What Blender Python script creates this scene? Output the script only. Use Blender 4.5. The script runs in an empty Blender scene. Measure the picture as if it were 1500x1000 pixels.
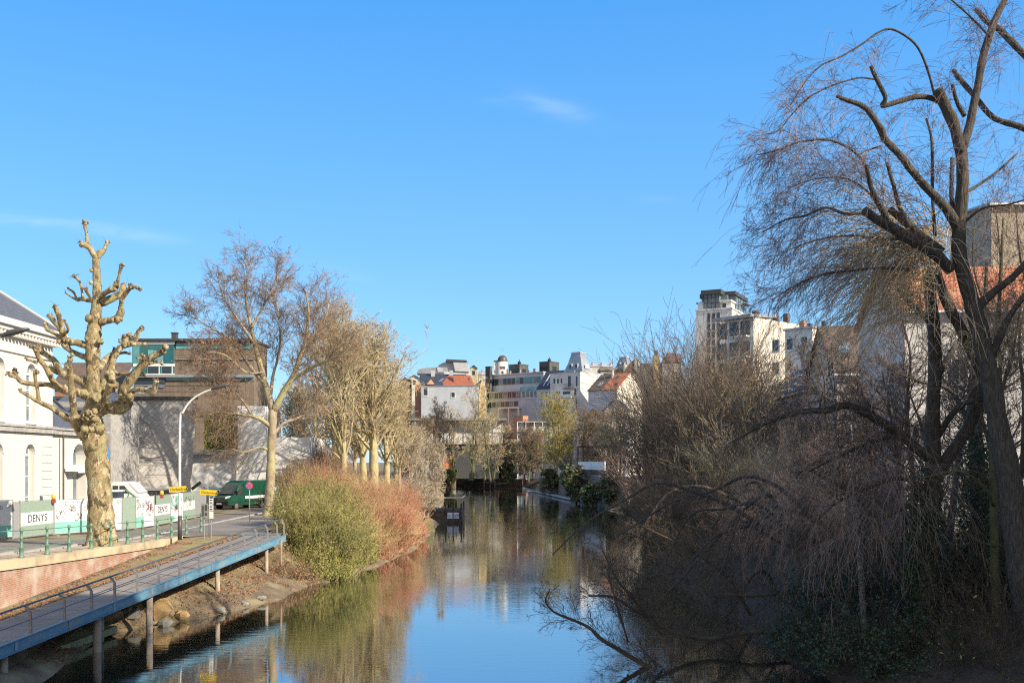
import bpy, bmesh, math, random
import numpy as np
from mathutils import Vector, Matrix
C = bpy.context.scene.collection
S = bpy.context.scene
R = math.radians
PI = math.pi
CAMZ, F, HY = 6.9, 1458.0, 676.0
def P(px, py, Y):
    """a point Y metres ahead of the bridge, measured off the photograph"""
    return np.array([(px-750)/F*Y, Y, CAMZ+(HY-py)/F*Y])
def nrm(v): return v/np.maximum(np.linalg.norm(v, axis=-1, keepdims=True), 1e-9)

# ------------------------------------------------------------------ materials
MATS = {}
def M(name, c1, c2=None, scale=6., rough=.85, bump=0., detail=5., metal=0., spec=.5, lo=.38, hi=.62, stretch=(1, 1, 1), dist=.02, third=None, tscale=.6):
    if name in MATS: return MATS[name]
    m = bpy.data.materials.new(name); m.use_nodes = True
    nt = m.node_tree; b = nt.nodes['Principled BSDF']; L = nt.links.new
    b.inputs['Roughness'].default_value = rough; b.inputs['Metallic'].default_value = metal
    b.inputs['Specular IOR Level'].default_value = spec
    b.inputs['Base Color'].default_value = (*c1, 1)
    if c2 is not None:
        tc = nt.nodes.new('ShaderNodeTexCoord'); mp = nt.nodes.new('ShaderNodeMapping')
        mp.inputs['Scale'].default_value = stretch
        L(tc.outputs['Object'], mp.inputs['Vector'])
        n = nt.nodes.new('ShaderNodeTexNoise'); n.inputs['Scale'].default_value = scale; n.inputs['Detail'].default_value = detail
        n.inputs['Roughness'].default_value = .62
        L(mp.outputs[0], n.inputs['Vector'])
        r = nt.nodes.new('ShaderNodeValToRGB')
        r.color_ramp.elements[0].position = lo; r.color_ramp.elements[0].color = (*c1, 1)
        r.color_ramp.elements[1].position = hi; r.color_ramp.elements[1].color = (*c2, 1)
        L(n.outputs['Fac'], r.inputs[0]); col = r.outputs[0]
        if third is not None:
            n2 = nt.nodes.new('ShaderNodeTexNoise'); n2.inputs['Scale'].default_value = tscale; n2.inputs['Detail'].default_value = 4
            L(mp.outputs[0], n2.inputs['Vector'])
            r2 = nt.nodes.new('ShaderNodeValToRGB'); r2.color_ramp.elements[0].position = .48; r2.color_ramp.elements[1].position = .62
            L(n2.outputs['Fac'], r2.inputs[0])
            mx = nt.nodes.new('ShaderNodeMix'); mx.data_type = 'RGBA'
            L(r2.outputs[0], mx.inputs[0]); L(col, mx.inputs[6]); mx.inputs[7].default_value = (*third, 1)
            col = mx.outputs[2]
        L(col, b.inputs['Base Color'])
        if bump:
            bp = nt.nodes.new('ShaderNodeBump'); bp.inputs['Strength'].default_value = bump; bp.inputs['Distance'].default_value = dist
            L(n.outputs['Fac'], bp.inputs['Height']); L(bp.outputs[0], b.inputs['Normal'])
    MATS[name] = m; return m
def brick(name, c1, c2, mortar, axes='yz', w=.22, h=.075, rot=0., patch=None, pscale=.5, plo=.5, phi=.6, msize=.012):
    """courses of bricks, slates or boards; axes: which object axes span the face"""
    if name in MATS: return MATS[name]
    m = bpy.data.materials.new(name); m.use_nodes = True
    nt = m.node_tree; b = nt.nodes['Principled BSDF']; L = nt.links.new
    b.inputs['Roughness'].default_value = .9; b.inputs['Specular IOR Level'].default_value = .3
    tc = nt.nodes.new('ShaderNodeTexCoord'); sp = nt.nodes.new('ShaderNodeSeparateXYZ'); cb = nt.nodes.new('ShaderNodeCombineXYZ')
    L(tc.outputs['Object'], sp.inputs[0])
    ax = {'x': 0, 'y': 1, 'z': 2}
    L(sp.outputs[ax[axes[0]]], cb.inputs[0]); L(sp.outputs[ax[axes[1]]], cb.inputs[1])
    mp = nt.nodes.new('ShaderNodeMapping'); mp.inputs['Rotation'].default_value = (0, 0, rot); L(cb.outputs[0], mp.inputs[0])
    t = nt.nodes.new('ShaderNodeTexBrick'); t.inputs['Scale'].default_value = 1
    t.inputs['Brick Width'].default_value = w; t.inputs['Row Height'].default_value = h; t.inputs['Mortar Size'].default_value = msize
    t.inputs['Color1'].default_value = (*c1, 1); t.inputs['Color2'].default_value = (*c2, 1); t.inputs['Mortar'].default_value = (*mortar, 1)
    L(mp.outputs[0], t.inputs['Vector']); col = t.outputs['Color']
    n = nt.nodes.new('ShaderNodeTexNoise'); n.inputs['Scale'].default_value = pscale; n.inputs['Detail'].default_value = 7; n.inputs['Roughness'].default_value = .65
    L(tc.outputs['Object'], n.inputs['Vector'])
    if patch:
        r = nt.nodes.new('ShaderNodeValToRGB'); r.color_ramp.elements[0].position = plo; r.color_ramp.elements[1].position = phi
        L(n.outputs['Fac'], r.inputs[0])
        mx = nt.nodes.new('ShaderNodeMix'); mx.data_type = 'RGBA'
        L(r.outputs[0], mx.inputs[0]); L(col, mx.inputs[6]); mx.inputs[7].default_value = (*patch, 1); col = mx.outputs[2]
    L(col, b.inputs['Base Color'])
    bp = nt.nodes.new('ShaderNodeBump'); bp.inputs['Strength'].default_value = .5; bp.inputs['Distance'].default_value = .015; bp.invert = True
    L(t.outputs['Fac'], bp.inputs['Height']); L(bp.outputs[0], b.inputs['Normal'])
    MATS[name] = m; return m

white = M('white_stucco', (.66, .64, .60), (.60, .58, .545), 1.2, .9, .05, third=(.63, .61, .565), tscale=.35)
white2 = M('white_render', (.66, .65, .64), (.50, .49, .475), .45, .9, .05, 9, stretch=(1, 1, .4))
cream = M('cream_render', (.66, .62, .54), (.56, .53, .46), .6, .9, .05)
blueg = M('blue_grey_render', (.50, .53, .57), (.42, .45, .49), .5, .9)
stonegrey = M('grey_limestone', (.42, .41, .39), (.30, .29, .28), 3., .9, .2)
capstone = M('cap_stone', (.52, .44, .31), (.36, .29, .19), 1.6, .92, .3, third=(.58, .47, .31), tscale=.5)
concrete = M('weathered_concrete', (.30, .28, .245), (.19, .18, .155), 1.5, .92, .2)
moss_conc = M('mossy_concrete', (.40, .42, .20), (.27, .27, .16), 1.4, .95, .3)
slate = M('slate_tiles', (.085, .085, .095), (.13, .13, .135), 3., .6, .1, stretch=(1, 1, 3))
slate_dk = M('dark_slate', (.035, .037, .045), (.06, .062, .07), 2., .55)
zinc = M('zinc_sheet', (.36, .38, .41), (.28, .30, .33), .4, .45, 0, metal=.25)
zinc_lt = M('pale_zinc_sheet', (.55, .56, .58), (.46, .47, .49), .4, .45, 0, metal=.1)
orange = M('orange_tiles', (.62, .21, .09), (.45, .14, .06), 2.5, .85, .2, stretch=(3, 1, 1))
browntile = M('brown_tiles', (.16, .11, .085), (.10, .075, .06), 2., .85, .2)
dome = M('dark_copper', (.13, .11, .08), (.085, .075, .06), 1.5, .5, metal=.3)
glass = M('window_glass', (.025, .045, .06), None, rough=.2, spec=.6)
glass_lt = M('curtained_glass', (.22, .28, .31), (.09, .13, .155), .8, .3, spec=.6)
teal = M('teal_glass', (.04, .20, .21), (.015, .085, .10), .35, .08, spec=.9, stretch=(1, 1, .3))
teal_lt = M('pale_teal_glass', (.16, .42, .43), (.07, .26, .28), .35, .08, spec=.9)
wframe = M('white_paint', (.78, .78, .76), (.70, .70, .68), 3., .6)
dframe = M('dark_grey_paint', (.05, .052, .056), (.075, .077, .08), 4., .5)
greyframe = M('grey_aluminium', (.42, .43, .44), (.34, .35, .36), 3., .45, metal=.5)
black = M('black_plastic', (.012, .012, .013), (.02, .02, .02), 5., .5)
greenpaint = M('green_iron_paint', (.13, .24, .17), (.085, .17, .115), 9., .55, .1, third=(.16, .27, .20), tscale=4)
bluepaint = M('blue_steel_paint', (.075, .20, .31), (.12, .255, .35), 2.6, .6, .1, 8, third=(.18, .25, .29), tscale=1.6, stretch=(1, .5, 2))
steel = M('brushed_steel', (.17, .18, .19), (.11, .12, .125), 8., .45, metal=.5)
galv = M('galvanised_steel', (.33, .33, .32), (.25, .25, .25), 6., .5, metal=.35)
lampwhite = M('pale_lamp_paint', (.72, .70, .65), (.62, .60, .56), 4., .5)
rustpile = M('rusty_steel_pile', (.30, .25, .21), (.42, .40, .36), 2.2, .85, .2, stretch=(1, 1, .4), third=(.25, .14, .08), tscale=1.5)
deckmat = brick('ramp_deck_boards', (.27, .24, .215), (.225, .205, .19), (.10, .09, .085), 'yx', 1.6, 3.2, 0, (.33, .28, .235), 1.2, .5, .7, .02)
earth = M('bank_earth', (.20, .15, .095), (.12, .088, .055), 1.4, .95, .7, 8, third=(.25, .21, .12), tscale=.5)
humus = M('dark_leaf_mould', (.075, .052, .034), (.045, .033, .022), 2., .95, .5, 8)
leafy = M('leaf_litter', (.33, .22, .13), (.20, .13, .075), 5., .95, .5, 8, third=(.40, .30, .18), tscale=1.5)
asphalt = M('worn_asphalt', (.21, .185, .16), (.15, .135, .12), 1.2, .9, .1, 8, third=(.26, .225, .19), tscale=.3)
paving = M('sandy_paving', (.42, .32, .21), (.30, .22, .14), 1.8, .95, .3, 8, third=(.50, .41, .30), tscale=.7)
leafverge = M('leafy_verge', (.24, .15, .085), (.33, .23, .13), 5., .95, .4, 8, third=(.26, .25, .09), tscale=1.)
verge = M('mossy_verge', (.26, .22, .10), (.28, .19, .11), 2.2, .95, .4, 8)
qbrick = brick('quay_brick', (.40, .18, .11), (.31, .135, .09), (.40, .32, .25), 'yz', .23, .075, 0, (.50, .42, .35), .8, .47, .66)
rbrick = brick('red_brick', (.42, .17, .10), (.34, .13, .08), (.36, .28, .22), 'xz', .24, .08, 0, (.46, .24, .16), .5)
dbrick = brick('brown_brick', (.20, .11, .085), (.15, .085, .07), (.16, .13, .11), 'yz', .24, .08, 0, (.24, .17, .14), .6)
stonewall = brick('rough_stone', (.20, .18, .16), (.11, .10, .09), (.06, .055, .05), 'xz', .6, .3, 0, (.25, .23, .20), 1.2)
slatewall = brick('diamond_slate', (.46, .44, .42), (.37, .355, .345), (.24, .235, .23), 'xz', .62, .62, PI/4, (.50, .47, .44), .3, .45, .7, .02)
corten = brick('brown_cladding', (.21, .165, .13), (.175, .135, .105), (.06, .05, .04), 'xz', .45, 6., 0, (.23, .18, .14), .4)
rusttile = brick('orange_pantiles', (.58, .21, .10), (.46, .155, .075), (.20, .08, .05), 'yz', .26, .34, 0, (.44, .20, .12), .5, .5, .7, .03)
# vegetation
def bark_plates(name, cols, vs=6., stretch=(1, 1, .55), bump=.6):
    """bark that flakes in plates: a few flat tones in irregular distorted patches"""
    m = bpy.data.materials.new(name); m.use_nodes = True; nt = m.node_tree; b = nt.nodes['Principled BSDF']; L = nt.links.new
    b.inputs['Roughness'].default_value = .92; b.inputs['Specular IOR Level'].default_value = .25
    tc = nt.nodes.new('ShaderNodeTexCoord'); mp = nt.nodes.new('ShaderNodeMapping'); mp.inputs['Scale'].default_value = stretch; L(tc.outputs['Object'], mp.inputs[0])
    n = nt.nodes.new('ShaderNodeTexNoise'); n.inputs['Scale'].default_value = 5.; n.inputs['Detail'].default_value = 6; L(mp.outputs[0], n.inputs['Vector'])
    ad = nt.nodes.new('ShaderNodeMix'); ad.data_type = 'RGBA'; ad.blend_type = 'LINEAR_LIGHT'; ad.inputs[0].default_value = .28; L(mp.outputs[0], ad.inputs[6]); L(n.outputs['Color'], ad.inputs[7])
    v = nt.nodes.new('ShaderNodeTexVoronoi'); v.inputs['Scale'].default_value = vs; L(ad.outputs[2], v.inputs['Vector'])
    sp = nt.nodes.new('ShaderNodeSeparateColor'); L(v.outputs['Color'], sp.inputs[0])
    r = nt.nodes.new('ShaderNodeValToRGB'); r.color_ramp.interpolation = 'CONSTANT'
    while len(r.color_ramp.elements) < len(cols): r.color_ramp.elements.new(.5)
    for k, (p, c) in enumerate(cols): r.color_ramp.elements[k].position = p; r.color_ramp.elements[k].color = (*c, 1)
    L(sp.outputs[0], r.inputs[0])
    n2 = nt.nodes.new('ShaderNodeTexNoise'); n2.inputs['Scale'].default_value = 26; n2.inputs['Detail'].default_value = 5; L(mp.outputs[0], n2.inputs['Vector'])
    r2 = nt.nodes.new('ShaderNodeMapRange'); r2.inputs[1].default_value = .3; r2.inputs[2].default_value = .7; r2.inputs[3].default_value = .55; r2.inputs[4].default_value = 1.2; L(n2.outputs[0], r2.inputs[0])
    mu = nt.nodes.new('ShaderNodeMix'); mu.data_type = 'RGBA'; mu.blend_type = 'MULTIPLY'; mu.inputs[0].default_value = 1.; L(r.outputs[0], mu.inputs[6]); L(r2.outputs[0], mu.inputs[7]); L(mu.outputs[2], b.inputs['Base Color'])
    ma = nt.nodes.new('ShaderNodeMath'); ma.operation = 'MULTIPLY_ADD'; ma.inputs[1].default_value = .5; L(sp.outputs[1], ma.inputs[0]); L(n2.outputs[0], ma.inputs[2])
    bp = nt.nodes.new('ShaderNodeBump'); bp.inputs['Strength'].default_value = bump; bp.inputs['Distance'].default_value = .05; L(ma.outputs[0], bp.inputs['Height']); L(bp.outputs[0], b.inputs['Normal'])
    MATS[name] = m; return m
planebark = bark_plates('plane_bark', [(0, (.37, .285, .155)), (.28, (.255, .20, .115)), (.50, (.34, .31, .17)), (.68, (.14, .11, .07)), (.84, (.47, .41, .28))], 6.)
pale_bark = M('pale_plane_bark', (.46, .37, .22), (.30, .235, .14), 2.2, .9, .5, 5, dist=.05, third=(.46, .42, .20), tscale=.9)
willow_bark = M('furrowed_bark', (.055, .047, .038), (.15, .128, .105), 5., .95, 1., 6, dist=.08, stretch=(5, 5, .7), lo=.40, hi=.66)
sycbark = M('grey_flaky_bark', (.38, .31, .22), (.22, .175, .12), 3., .9, .5, 5, stretch=(1, 1, .6), third=(.40, .36, .18), tscale=1.)
tw_olive = M('olive_twigs', (.50, .41, .255), (.34, .27, .16), 1.5, .9)
tw_brown = M('brown_twigs', (.29, .205, .13), (.19, .13, .09), 1.5, .9)
tw_grey = M('grey_brown_twigs', (.20, .155, .115), (.115, .09, .07), 1.2, .9)
tw_bush = M('olive_bush_stems', (.36, .31, .13), (.25, .21, .09), 1.2, .9)
tw_red = M('red_stems', (.47, .205, .135), (.40, .24, .14), .45, .85, third=(.46, .34, .17), tscale=.3)
tw_purple = M('purplish_twigs', (.30, .21, .19), (.20, .14, .13), 1., .85)
tw_gold = M('golden_willow_twigs', (.68, .54, .34), (.46, .36, .23), 1., .8)
tw_pale = M('pale_twigs', (.48, .40, .29), (.34, .28, .20), 1.2, .9)
tw_dark = M('dark_twigs', (.06, .042, .027), (.13, .092, .06), 1.2, .9)
moss_bark = M('mossy_bark', (.14, .15, .06), (.09, .085, .05), 3., .95, .6, dist=.03, stretch=(1, 1, .4))
lf_olive = M('olive_leaves', (.17, .185, .04), (.29, .265, .07), .9, .8, third=(.12, .15, .035), tscale=.5)
lf_brown = M('withered_leaves', (.32, .19, .13), (.24, .14, .10), 2., .85)
lf_dark = M('evergreen_leaves', (.06, .085, .03), (.11, .135, .05), 1.2, .6)
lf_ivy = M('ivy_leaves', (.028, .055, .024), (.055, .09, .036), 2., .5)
lf_yell = M('yellowing_leaves', (.34, .33, .05), (.18, .22, .05), 2., .7)
lf_litter = M('dead_leaves', (.36, .20, .10), (.22, .12, .065), 2., .9)
rockmat = M('ochre_boulder', (.52, .34, .14), (.36, .24, .12), 1.5, .9, .5, dist=.06)

# ------------------------------------------------------------------ meshes
class MB:
    def __init__(s): s.v = []; s.f = []; s.n = 0
    def add(s, v, f):
        v = np.asarray(v, float).reshape(-1, 3)
        if isinstance(f, np.ndarray): s.f.append(f+s.n)
        else:
            for q in f: s.f.append(np.array([q])+s.n)
        s.v.append(v); s.n += len(v); return s
    def box(s, x0, x1, y0, y1, z0, z1):
        v = [(x, y, z) for x in (x0, x1) for y in (y0, y1) for z in (z0, z1)]
        return s.add(v, np.array([(0, 1, 3, 2), (4, 6, 7, 5), (0, 4, 5, 1), (2, 3, 7, 6), (0, 2, 6, 4), (1, 5, 7, 3)]))
    def bar(s, a, b, w, h, up=(0, 0, 1)):
        """a rectangular bar from a to b, w across, h along up"""
        a = np.asarray(a, float); b = np.asarray(b, float); d = nrm(b-a); u = np.asarray(up, float)
        x = nrm(np.cross(d, u)); u = np.cross(x, d)
        v = [p+x*w/2*i+u*h/2*j for p in (a, b) for i, j in ((-1, -1), (1, -1), (1, 1), (-1, 1))]
        return s.add(v, np.array([(0, 1, 2, 3), (7, 6, 5, 4), (0, 4, 5, 1), (1, 5, 6, 2), (2, 6, 7, 3), (3, 7, 4, 0)]))
    def prism(s, pts, vec):
        """a planar outline pushed along vec"""
        p = np.asarray(pts, float); n = len(p); v = np.vstack([p, p+np.asarray(vec, float)])
        return s.add(v, [tuple(range(n))[::-1], tuple(range(n, 2*n))]+[(i, (i+1) % n, n+(i+1) % n, n+i) for i in range(n)])
    def loft(s, secs):
        """closed outlines joined one to the next"""
        secs = [np.asarray(q, float) for q in secs]; n = len(secs[0]); v = np.vstack(secs); f = []
        for k in range(len(secs)-1):
            for i in range(n): f.append((k*n+i, k*n+(i+1) % n, (k+1)*n+(i+1) % n, (k+1)*n+i))
        f += [tuple(range(n))[::-1], tuple(range((len(secs)-1)*n, len(secs)*n))]
        return s.add(v, f)
    def cyl(s, a, b, r0, r1=None, k=10):
        return s.tube([a, b], [r0, r0 if r1 is None else r1], k)
    def tube(s, pts, rad, k=8, knob=0., rng=None, sub=0):
        pts = np.asarray(pts, float); rad = np.asarray(rad, float)
        if sub:
            pr = np.column_stack([pts, rad]); ext = np.vstack([2*pr[0]-pr[1], pr, 2*pr[-1]-pr[-2]]); out = []
            for i in range(len(pr)-1):
                a, b, c, d = ext[i:i+4]
                for t in np.arange(sub)/sub:
                    out.append(.5*((2*b)+(c-a)*t+(2*a-5*b+4*c-d)*t*t+(3*b-a-3*c+d)*t**3))
            out.append(pr[-1]); pr = np.array(out); pts = pr[:, :3]; rad = np.maximum(pr[:, 3], .002)
        n = len(pts); d = np.zeros_like(pts); d[1:-1] = pts[2:]-pts[:-2] if n > 2 else 0; d[0] = pts[1]-pts[0]; d[-1] = pts[-1]-pts[-2]; d = nrm(d)
        ref = np.array([0, 0, 1.]) if abs(d[0, 2]) < .9 else np.array([1., 0, 0]); x = nrm(np.cross(ref, d[0])); V = []
        a = np.arange(k)/k*2*PI
        for i in range(n):
            x = nrm(x-d[i]*np.dot(x, d[i])); y = np.cross(d[i], x)
            rr = rad[i]*np.ones(k)
            if knob: rr = rr*(1+knob*rng.uniform(-1, 1, k)*.6+knob*rng.uniform(-.7, .7))
            V.append(pts[i]+np.outer(np.cos(a)*rr, x)+np.outer(np.sin(a)*rr, y))
        f = []
        i = np.arange(n-1)[:, None]*k; j = np.arange(k)[None]; j2 = (j+1) % k
        q = np.stack([i+j, i+j2, i+k+j2, i+k+j], -1).reshape(-1, 4)
        s.add(np.vstack(V), q)
        b = s.n-n*k
        s.f.append(np.array([[b+t for t in range(k)][::-1]])); s.f.append(np.array([[b+(n-1)*k+t for t in range(k)]]))
        return s
    def segs(s, sg, k=3):
        p0, p1, r0, r1 = sg
        if len(p0) == 0: return s
        d = nrm(p1-p0); ref = np.where(np.abs(d[:, 2:3]) < .9, np.array([[0, 0, 1.]]), np.array([[1., 0, 0]]))
        x = nrm(np.cross(ref, d)); y = np.cross(d, x); a = np.arange(k)/k*2*PI
        o = x[:, None]*np.cos(a)[None, :, None]+y[:, None]*np.sin(a)[None, :, None]
        A = p0[:, None]+o*r0[:, None, None]; B = p1[:, None]+o*r1[:, None, None]
        v = np.concatenate([A, B], 1).reshape(-1, 3); N = len(p0); b = np.arange(N)[:, None, None]*2*k
        j = np.arange(k); q = np.stack([j, (j+1) % k, k+(j+1) % k, k+j], -1)[None]
        return s.add(v, (b+q).reshape(-1, 4))
    def leaves(s, c, size, rng, flat=0.):
        """small leaf-shaped faces scattered at the points c"""
        N = len(c); a = nrm(rng.normal(size=(N, 3))*np.array([1, 1, 1-flat])); b = nrm(np.cross(a, rng.normal(size=(N, 3))))
        sz = size*rng.uniform(.6, 1.4, (N, 1))
        v = np.stack([c-a*sz, c+b*sz*.45-a*sz*.1, c+a*sz, c-b*sz*.45-a*sz*.1], 1).reshape(-1, 3)
        return s.add(v, np.arange(4*N).reshape(-1, 4))
    def blob(s, c, r, rng, jit=.18, seg=7):
        c = np.asarray(c, float); r = np.broadcast_to(np.asarray(r, float), 3); V = []; 
        for i in range(1, seg):
            th = PI*i/seg
            for j in range(seg+2):
                ph = 2*PI*j/(seg+2)
                V.append(c+r*np.array([math.sin(th)*math.cos(ph), math.sin(th)*math.sin(ph), math.cos(th)])*(1+rng.uniform(-jit, jit)))
        k = seg+2; nn = len(V); V += [c+r*np.array([0, 0, 1]), c-r*np.array([0, 0, 1])]; f = []
        for i in range(seg-2):
            for j in range(k): f.append((i*k+j, i*k+(j+1) % k, (i+1)*k+(j+1) % k, (i+1)*k+j)[::-1])
        for j in range(k): f.append((nn, j, (j+1) % k)); f.append((nn+1, (seg-2)*k+(j+1) % k, (seg-2)*k+j))
        return s.add(np.array(V), f)
    def lathe(s, base, prof, k=14):
        base = np.asarray(base, float); a = np.arange(k)/k*2*PI
        V = np.vstack([base+np.column_stack([np.cos(a)*r, np.sin(a)*r, np.full(k, z)]) for r, z in prof]); n = len(prof)
        i = np.arange(n-1)[:, None]*k; j = np.arange(k)[None]; j2 = (j+1) % k
        s.add(V, np.stack([i+j, i+j2, i+k+j2, i+k+j], -1).reshape(-1, 4)); b = s.n-n*k
        s.f.append(np.array([[b+t for t in range(k)][::-1]])); s.f.append(np.array([[b+(n-1)*k+t for t in range(k)]])); return s
    def rot(s, ang, about=(0, 0, 0)):
        c, q = math.cos(ang), math.sin(ang); o = np.asarray(about, float); m = np.array([[c, -q, 0], [q, c, 0], [0, 0, 1]])
        s.v = [(v-o)@m.T+o for v in s.v]; return s
    def build(s, name, mat, parent=None, smooth=False, local=False, base=None):
        V = np.vstack(s.v) if s.v else np.zeros((0, 3))
        me = bpy.data.meshes.new(name)
        off = None
        if parent is not None and not local: off = np.array(origin(parent))
        elif base is not None: off = np.asarray(base, float)
        if off is not None: V = V-off
        me.vertices.add(len(V)); me.vertices.foreach_set('co', V.astype(np.float32).ravel())
        li = np.concatenate([q.ravel() for q in s.f]); lt = np.concatenate([np.full(len(q), q.shape[1]) for q in s.f])
        ls = np.concatenate([[0], np.cumsum(lt)[:-1]])
        me.loops.add(len(li)); me.loops.foreach_set('vertex_index', li.astype(np.int32))
        me.polygons.add(len(lt)); me.polygons.foreach_set('loop_start', ls.astype(np.int32))
        me.update(calc_edges=True); me.validate()
        me.polygons.foreach_set('use_smooth', np.full(len(me.polygons), bool(smooth)))
        me.materials.append(mat)
        o = bpy.data.objects.new(name, me); C.objects.link(o)
        if parent is not None: o.parent = parent
        if base is not None and parent is None: o.location = base
        return o
def origin(o):
    v = Vector((0, 0, 0))
    while o is not None: v = v+o.location; o = o.parent
    return v
def tag(o, label, cat=None, group=None, kind=None):
    if label: o['label'] = label
    if cat: o['category'] = cat
    if group: o['group'] = group
    if kind: o['kind'] = kind
    return o
def thing(name, label, cat, loc=(0, 0, 0), rz=0., group=None):
    o = bpy.data.objects.new(name, None); o.empty_display_size = .3; C.objects.link(o)
    o.location = tuple(loc); o.rotation_euler = (0, 0, rz); return tag(o, label, cat, group)
def dup(root, loc, rz=None, label=None, sc=None):
    r = root.copy(); C.objects.link(r); r.location = tuple(loc)
    if rz is not None: r.rotation_euler = (0, 0, rz)
    if sc is not None: r.scale = (sc, sc, sc) if np.isscalar(sc) else sc
    if label: r['label'] = label
    for ch in list(root.children):
        c = ch.copy(); C.objects.link(c); c.parent = r
        for g in list(ch.children):
            d = g.copy(); C.objects.link(d); d.parent = c
    return r
def text_mesh(txt, size, mat, parent, M4, name='lettering'):
    cu = bpy.data.curves.new('t', 'FONT'); cu.body = txt; cu.size = size; cu.align_x = 'CENTER'; cu.align_y = 'CENTER'; cu.extrude = .004
    to = bpy.data.objects.new('t', cu); C.objects.link(to)
    me = bpy.data.meshes.new_from_object(to.evaluated_get(bpy.context.evaluated_depsgraph_get()))
    bpy.data.objects.remove(to); me.name = name; me.transform(M4); me.materials.clear(); me.materials.append(mat)
    o = bpy.data.objects.new(name, me); C.objects.link(o); o.parent = parent; return o
def carve(o, cut):
    """cut the solid in mesh builder cut out of o, for real reveals"""
    c = cut.build('cutter', wframe, None)
    c.parent = o.parent
    if o.parent is not None: c.location = -origin(o.parent)
    md = o.modifiers.new('b', 'BOOLEAN'); md.object = c; md.operation = 'DIFFERENCE'; md.solver = 'EXACT'
    for q in (o, c):
        b = bmesh.new(); b.from_mesh(q.data); bmesh.ops.recalc_face_normals(b, faces=b.faces); b.to_mesh(q.data); b.free()
    bpy.context.view_layer.update()
    me = bpy.data.meshes.new_from_object(o.evaluated_get(bpy.context.evaluated_depsgraph_get()))
    o.modifiers.clear(); o.data = me; bpy.data.objects.remove(c)

# ------------------------------------------------------------------ growth
def grow(rng, P0, D, L, r, levels, rmin=.004):
    out = []
    P0 = np.atleast_2d(P0).astype(float); D = nrm(np.atleast_2d(D).astype(float)); L = np.atleast_1d(L).astype(float); r = np.atleast_1d(r).astype(float)
    for lv in levels:
        n = lv['n']; N = len(P0); pts = np.empty((N, n+1, 3)); dirs = np.empty((N, n, 3)); pts[:, 0] = P0; d = D.copy()
        for i in range(n):
            d = d+rng.normal(0, lv['w'], (N, 3)); d[:, 2] += lv.get('g', 0.)
            d = nrm(d); dirs[:, i] = d; pts[:, i+1] = pts[:, i]+d*(L/n)[:, None]
        rad = np.maximum(r[:, None]*(1-(1-lv.get('tip', .4))*np.linspace(0, 1, n+1)[None]), rmin)
        out.append((pts[:, :-1].reshape(-1, 3), pts[:, 1:].reshape(-1, 3), rad[:, :-1].ravel(), rad[:, 1:].ravel()))
        m = lv.get('m', 0)
        if not m: break
        t = rng.uniform(lv.get('t0', .3), 1, (N, m)); k = np.minimum((t*n).astype(int), n-1); fr = (t*n-k)[..., None]; rows = np.arange(N)[:, None]
        P1 = pts[rows, k]*(1-fr)+pts[rows, k+1]*fr; pd = dirs[rows, k]
        per = nrm(np.cross(pd, rng.normal(size=pd.shape))); a = rng.uniform(*lv['a'], (N, m))[..., None]
        D = (pd*np.cos(a)+per*np.sin(a)).reshape(-1, 3); D = nrm(D)
        L = (L[:, None]*lv['lr']*rng.uniform(.6, 1.25, (N, m))*(1.15-.5*t)).ravel()
        r = np.maximum(rad[rows, k].ravel()*lv['rr'], rmin); P0 = P1.reshape(-1, 3)
    return out
def cat(sgs): return tuple(np.concatenate([s[i] for s in sgs]) for i in range(4))
def along(pts, rng, n, t0=.2, t1=1.):
    """n random points and tangents along a polyline"""
    pts = np.asarray(pts, float); d = np.diff(pts, axis=0); l = np.linalg.norm(d, axis=1); c = np.concatenate([[0], np.cumsum(l)])
    s = rng.uniform(t0, t1, n)*c[-1]; k = np.clip(np.searchsorted(c, s)-1, 0, len(d)-1); f = ((s-c[k])/l[k])[:, None]
    return pts[k]+d[k]*f, nrm(d[k]), s/c[-1]
def side(rng, T, a0, a1, bias=None):
    per = nrm(np.cross(T, rng.normal(size=T.shape))); a = rng.uniform(a0, a1, (len(T), 1)); d = T*np.cos(a)+per*np.sin(a)
    if bias is not None: d = d+np.asarray(bias)
    return nrm(d)
# ------------------------------------------------------------------ camera, sky, sun
cam = bpy.data.cameras.new('camera'); cam.sensor_width = 36; cam.lens = 36*F/1500; cam.shift_y = (HY-500)/1500
cam.clip_end = 9000; cam.clip_start = .3
co = bpy.data.objects.new('camera', cam); C.objects.link(co); co.location = (0, 0, CAMZ); co.rotation_euler = (PI/2, 0, 0); S.camera = co
SUN_EL = R(30); TO_SUN = Vector((.848*math.cos(SUN_EL), -.53*math.cos(SUN_EL), math.sin(SUN_EL))).normalized()
sl = bpy.data.lights.new('sun', 'SUN'); sl.energy = 5.0; sl.angle = R(.5); sl.color = (1, .88, .70)
so = bpy.data.objects.new('sun', sl); C.objects.link(so); so.rotation_euler = TO_SUN.to_track_quat('Z', 'Y').to_euler()
w = bpy.data.worlds.new('World'); S.world = w; w.use_nodes = True
nt = w.node_tree; L = nt.links.new; bg = nt.nodes['Background']
sky = nt.nodes.new('ShaderNodeTexSky'); sky.sky_type = 'NISHITA'; sky.sun_disc = False; sky.sun_elevation = SUN_EL
sky.sun_rotation = math.atan2(TO_SUN.x, TO_SUN.y); sky.air_density = 1.0; sky.dust_density = .2; sky.ozone_density = 2.0; sky.altitude = 20
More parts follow.
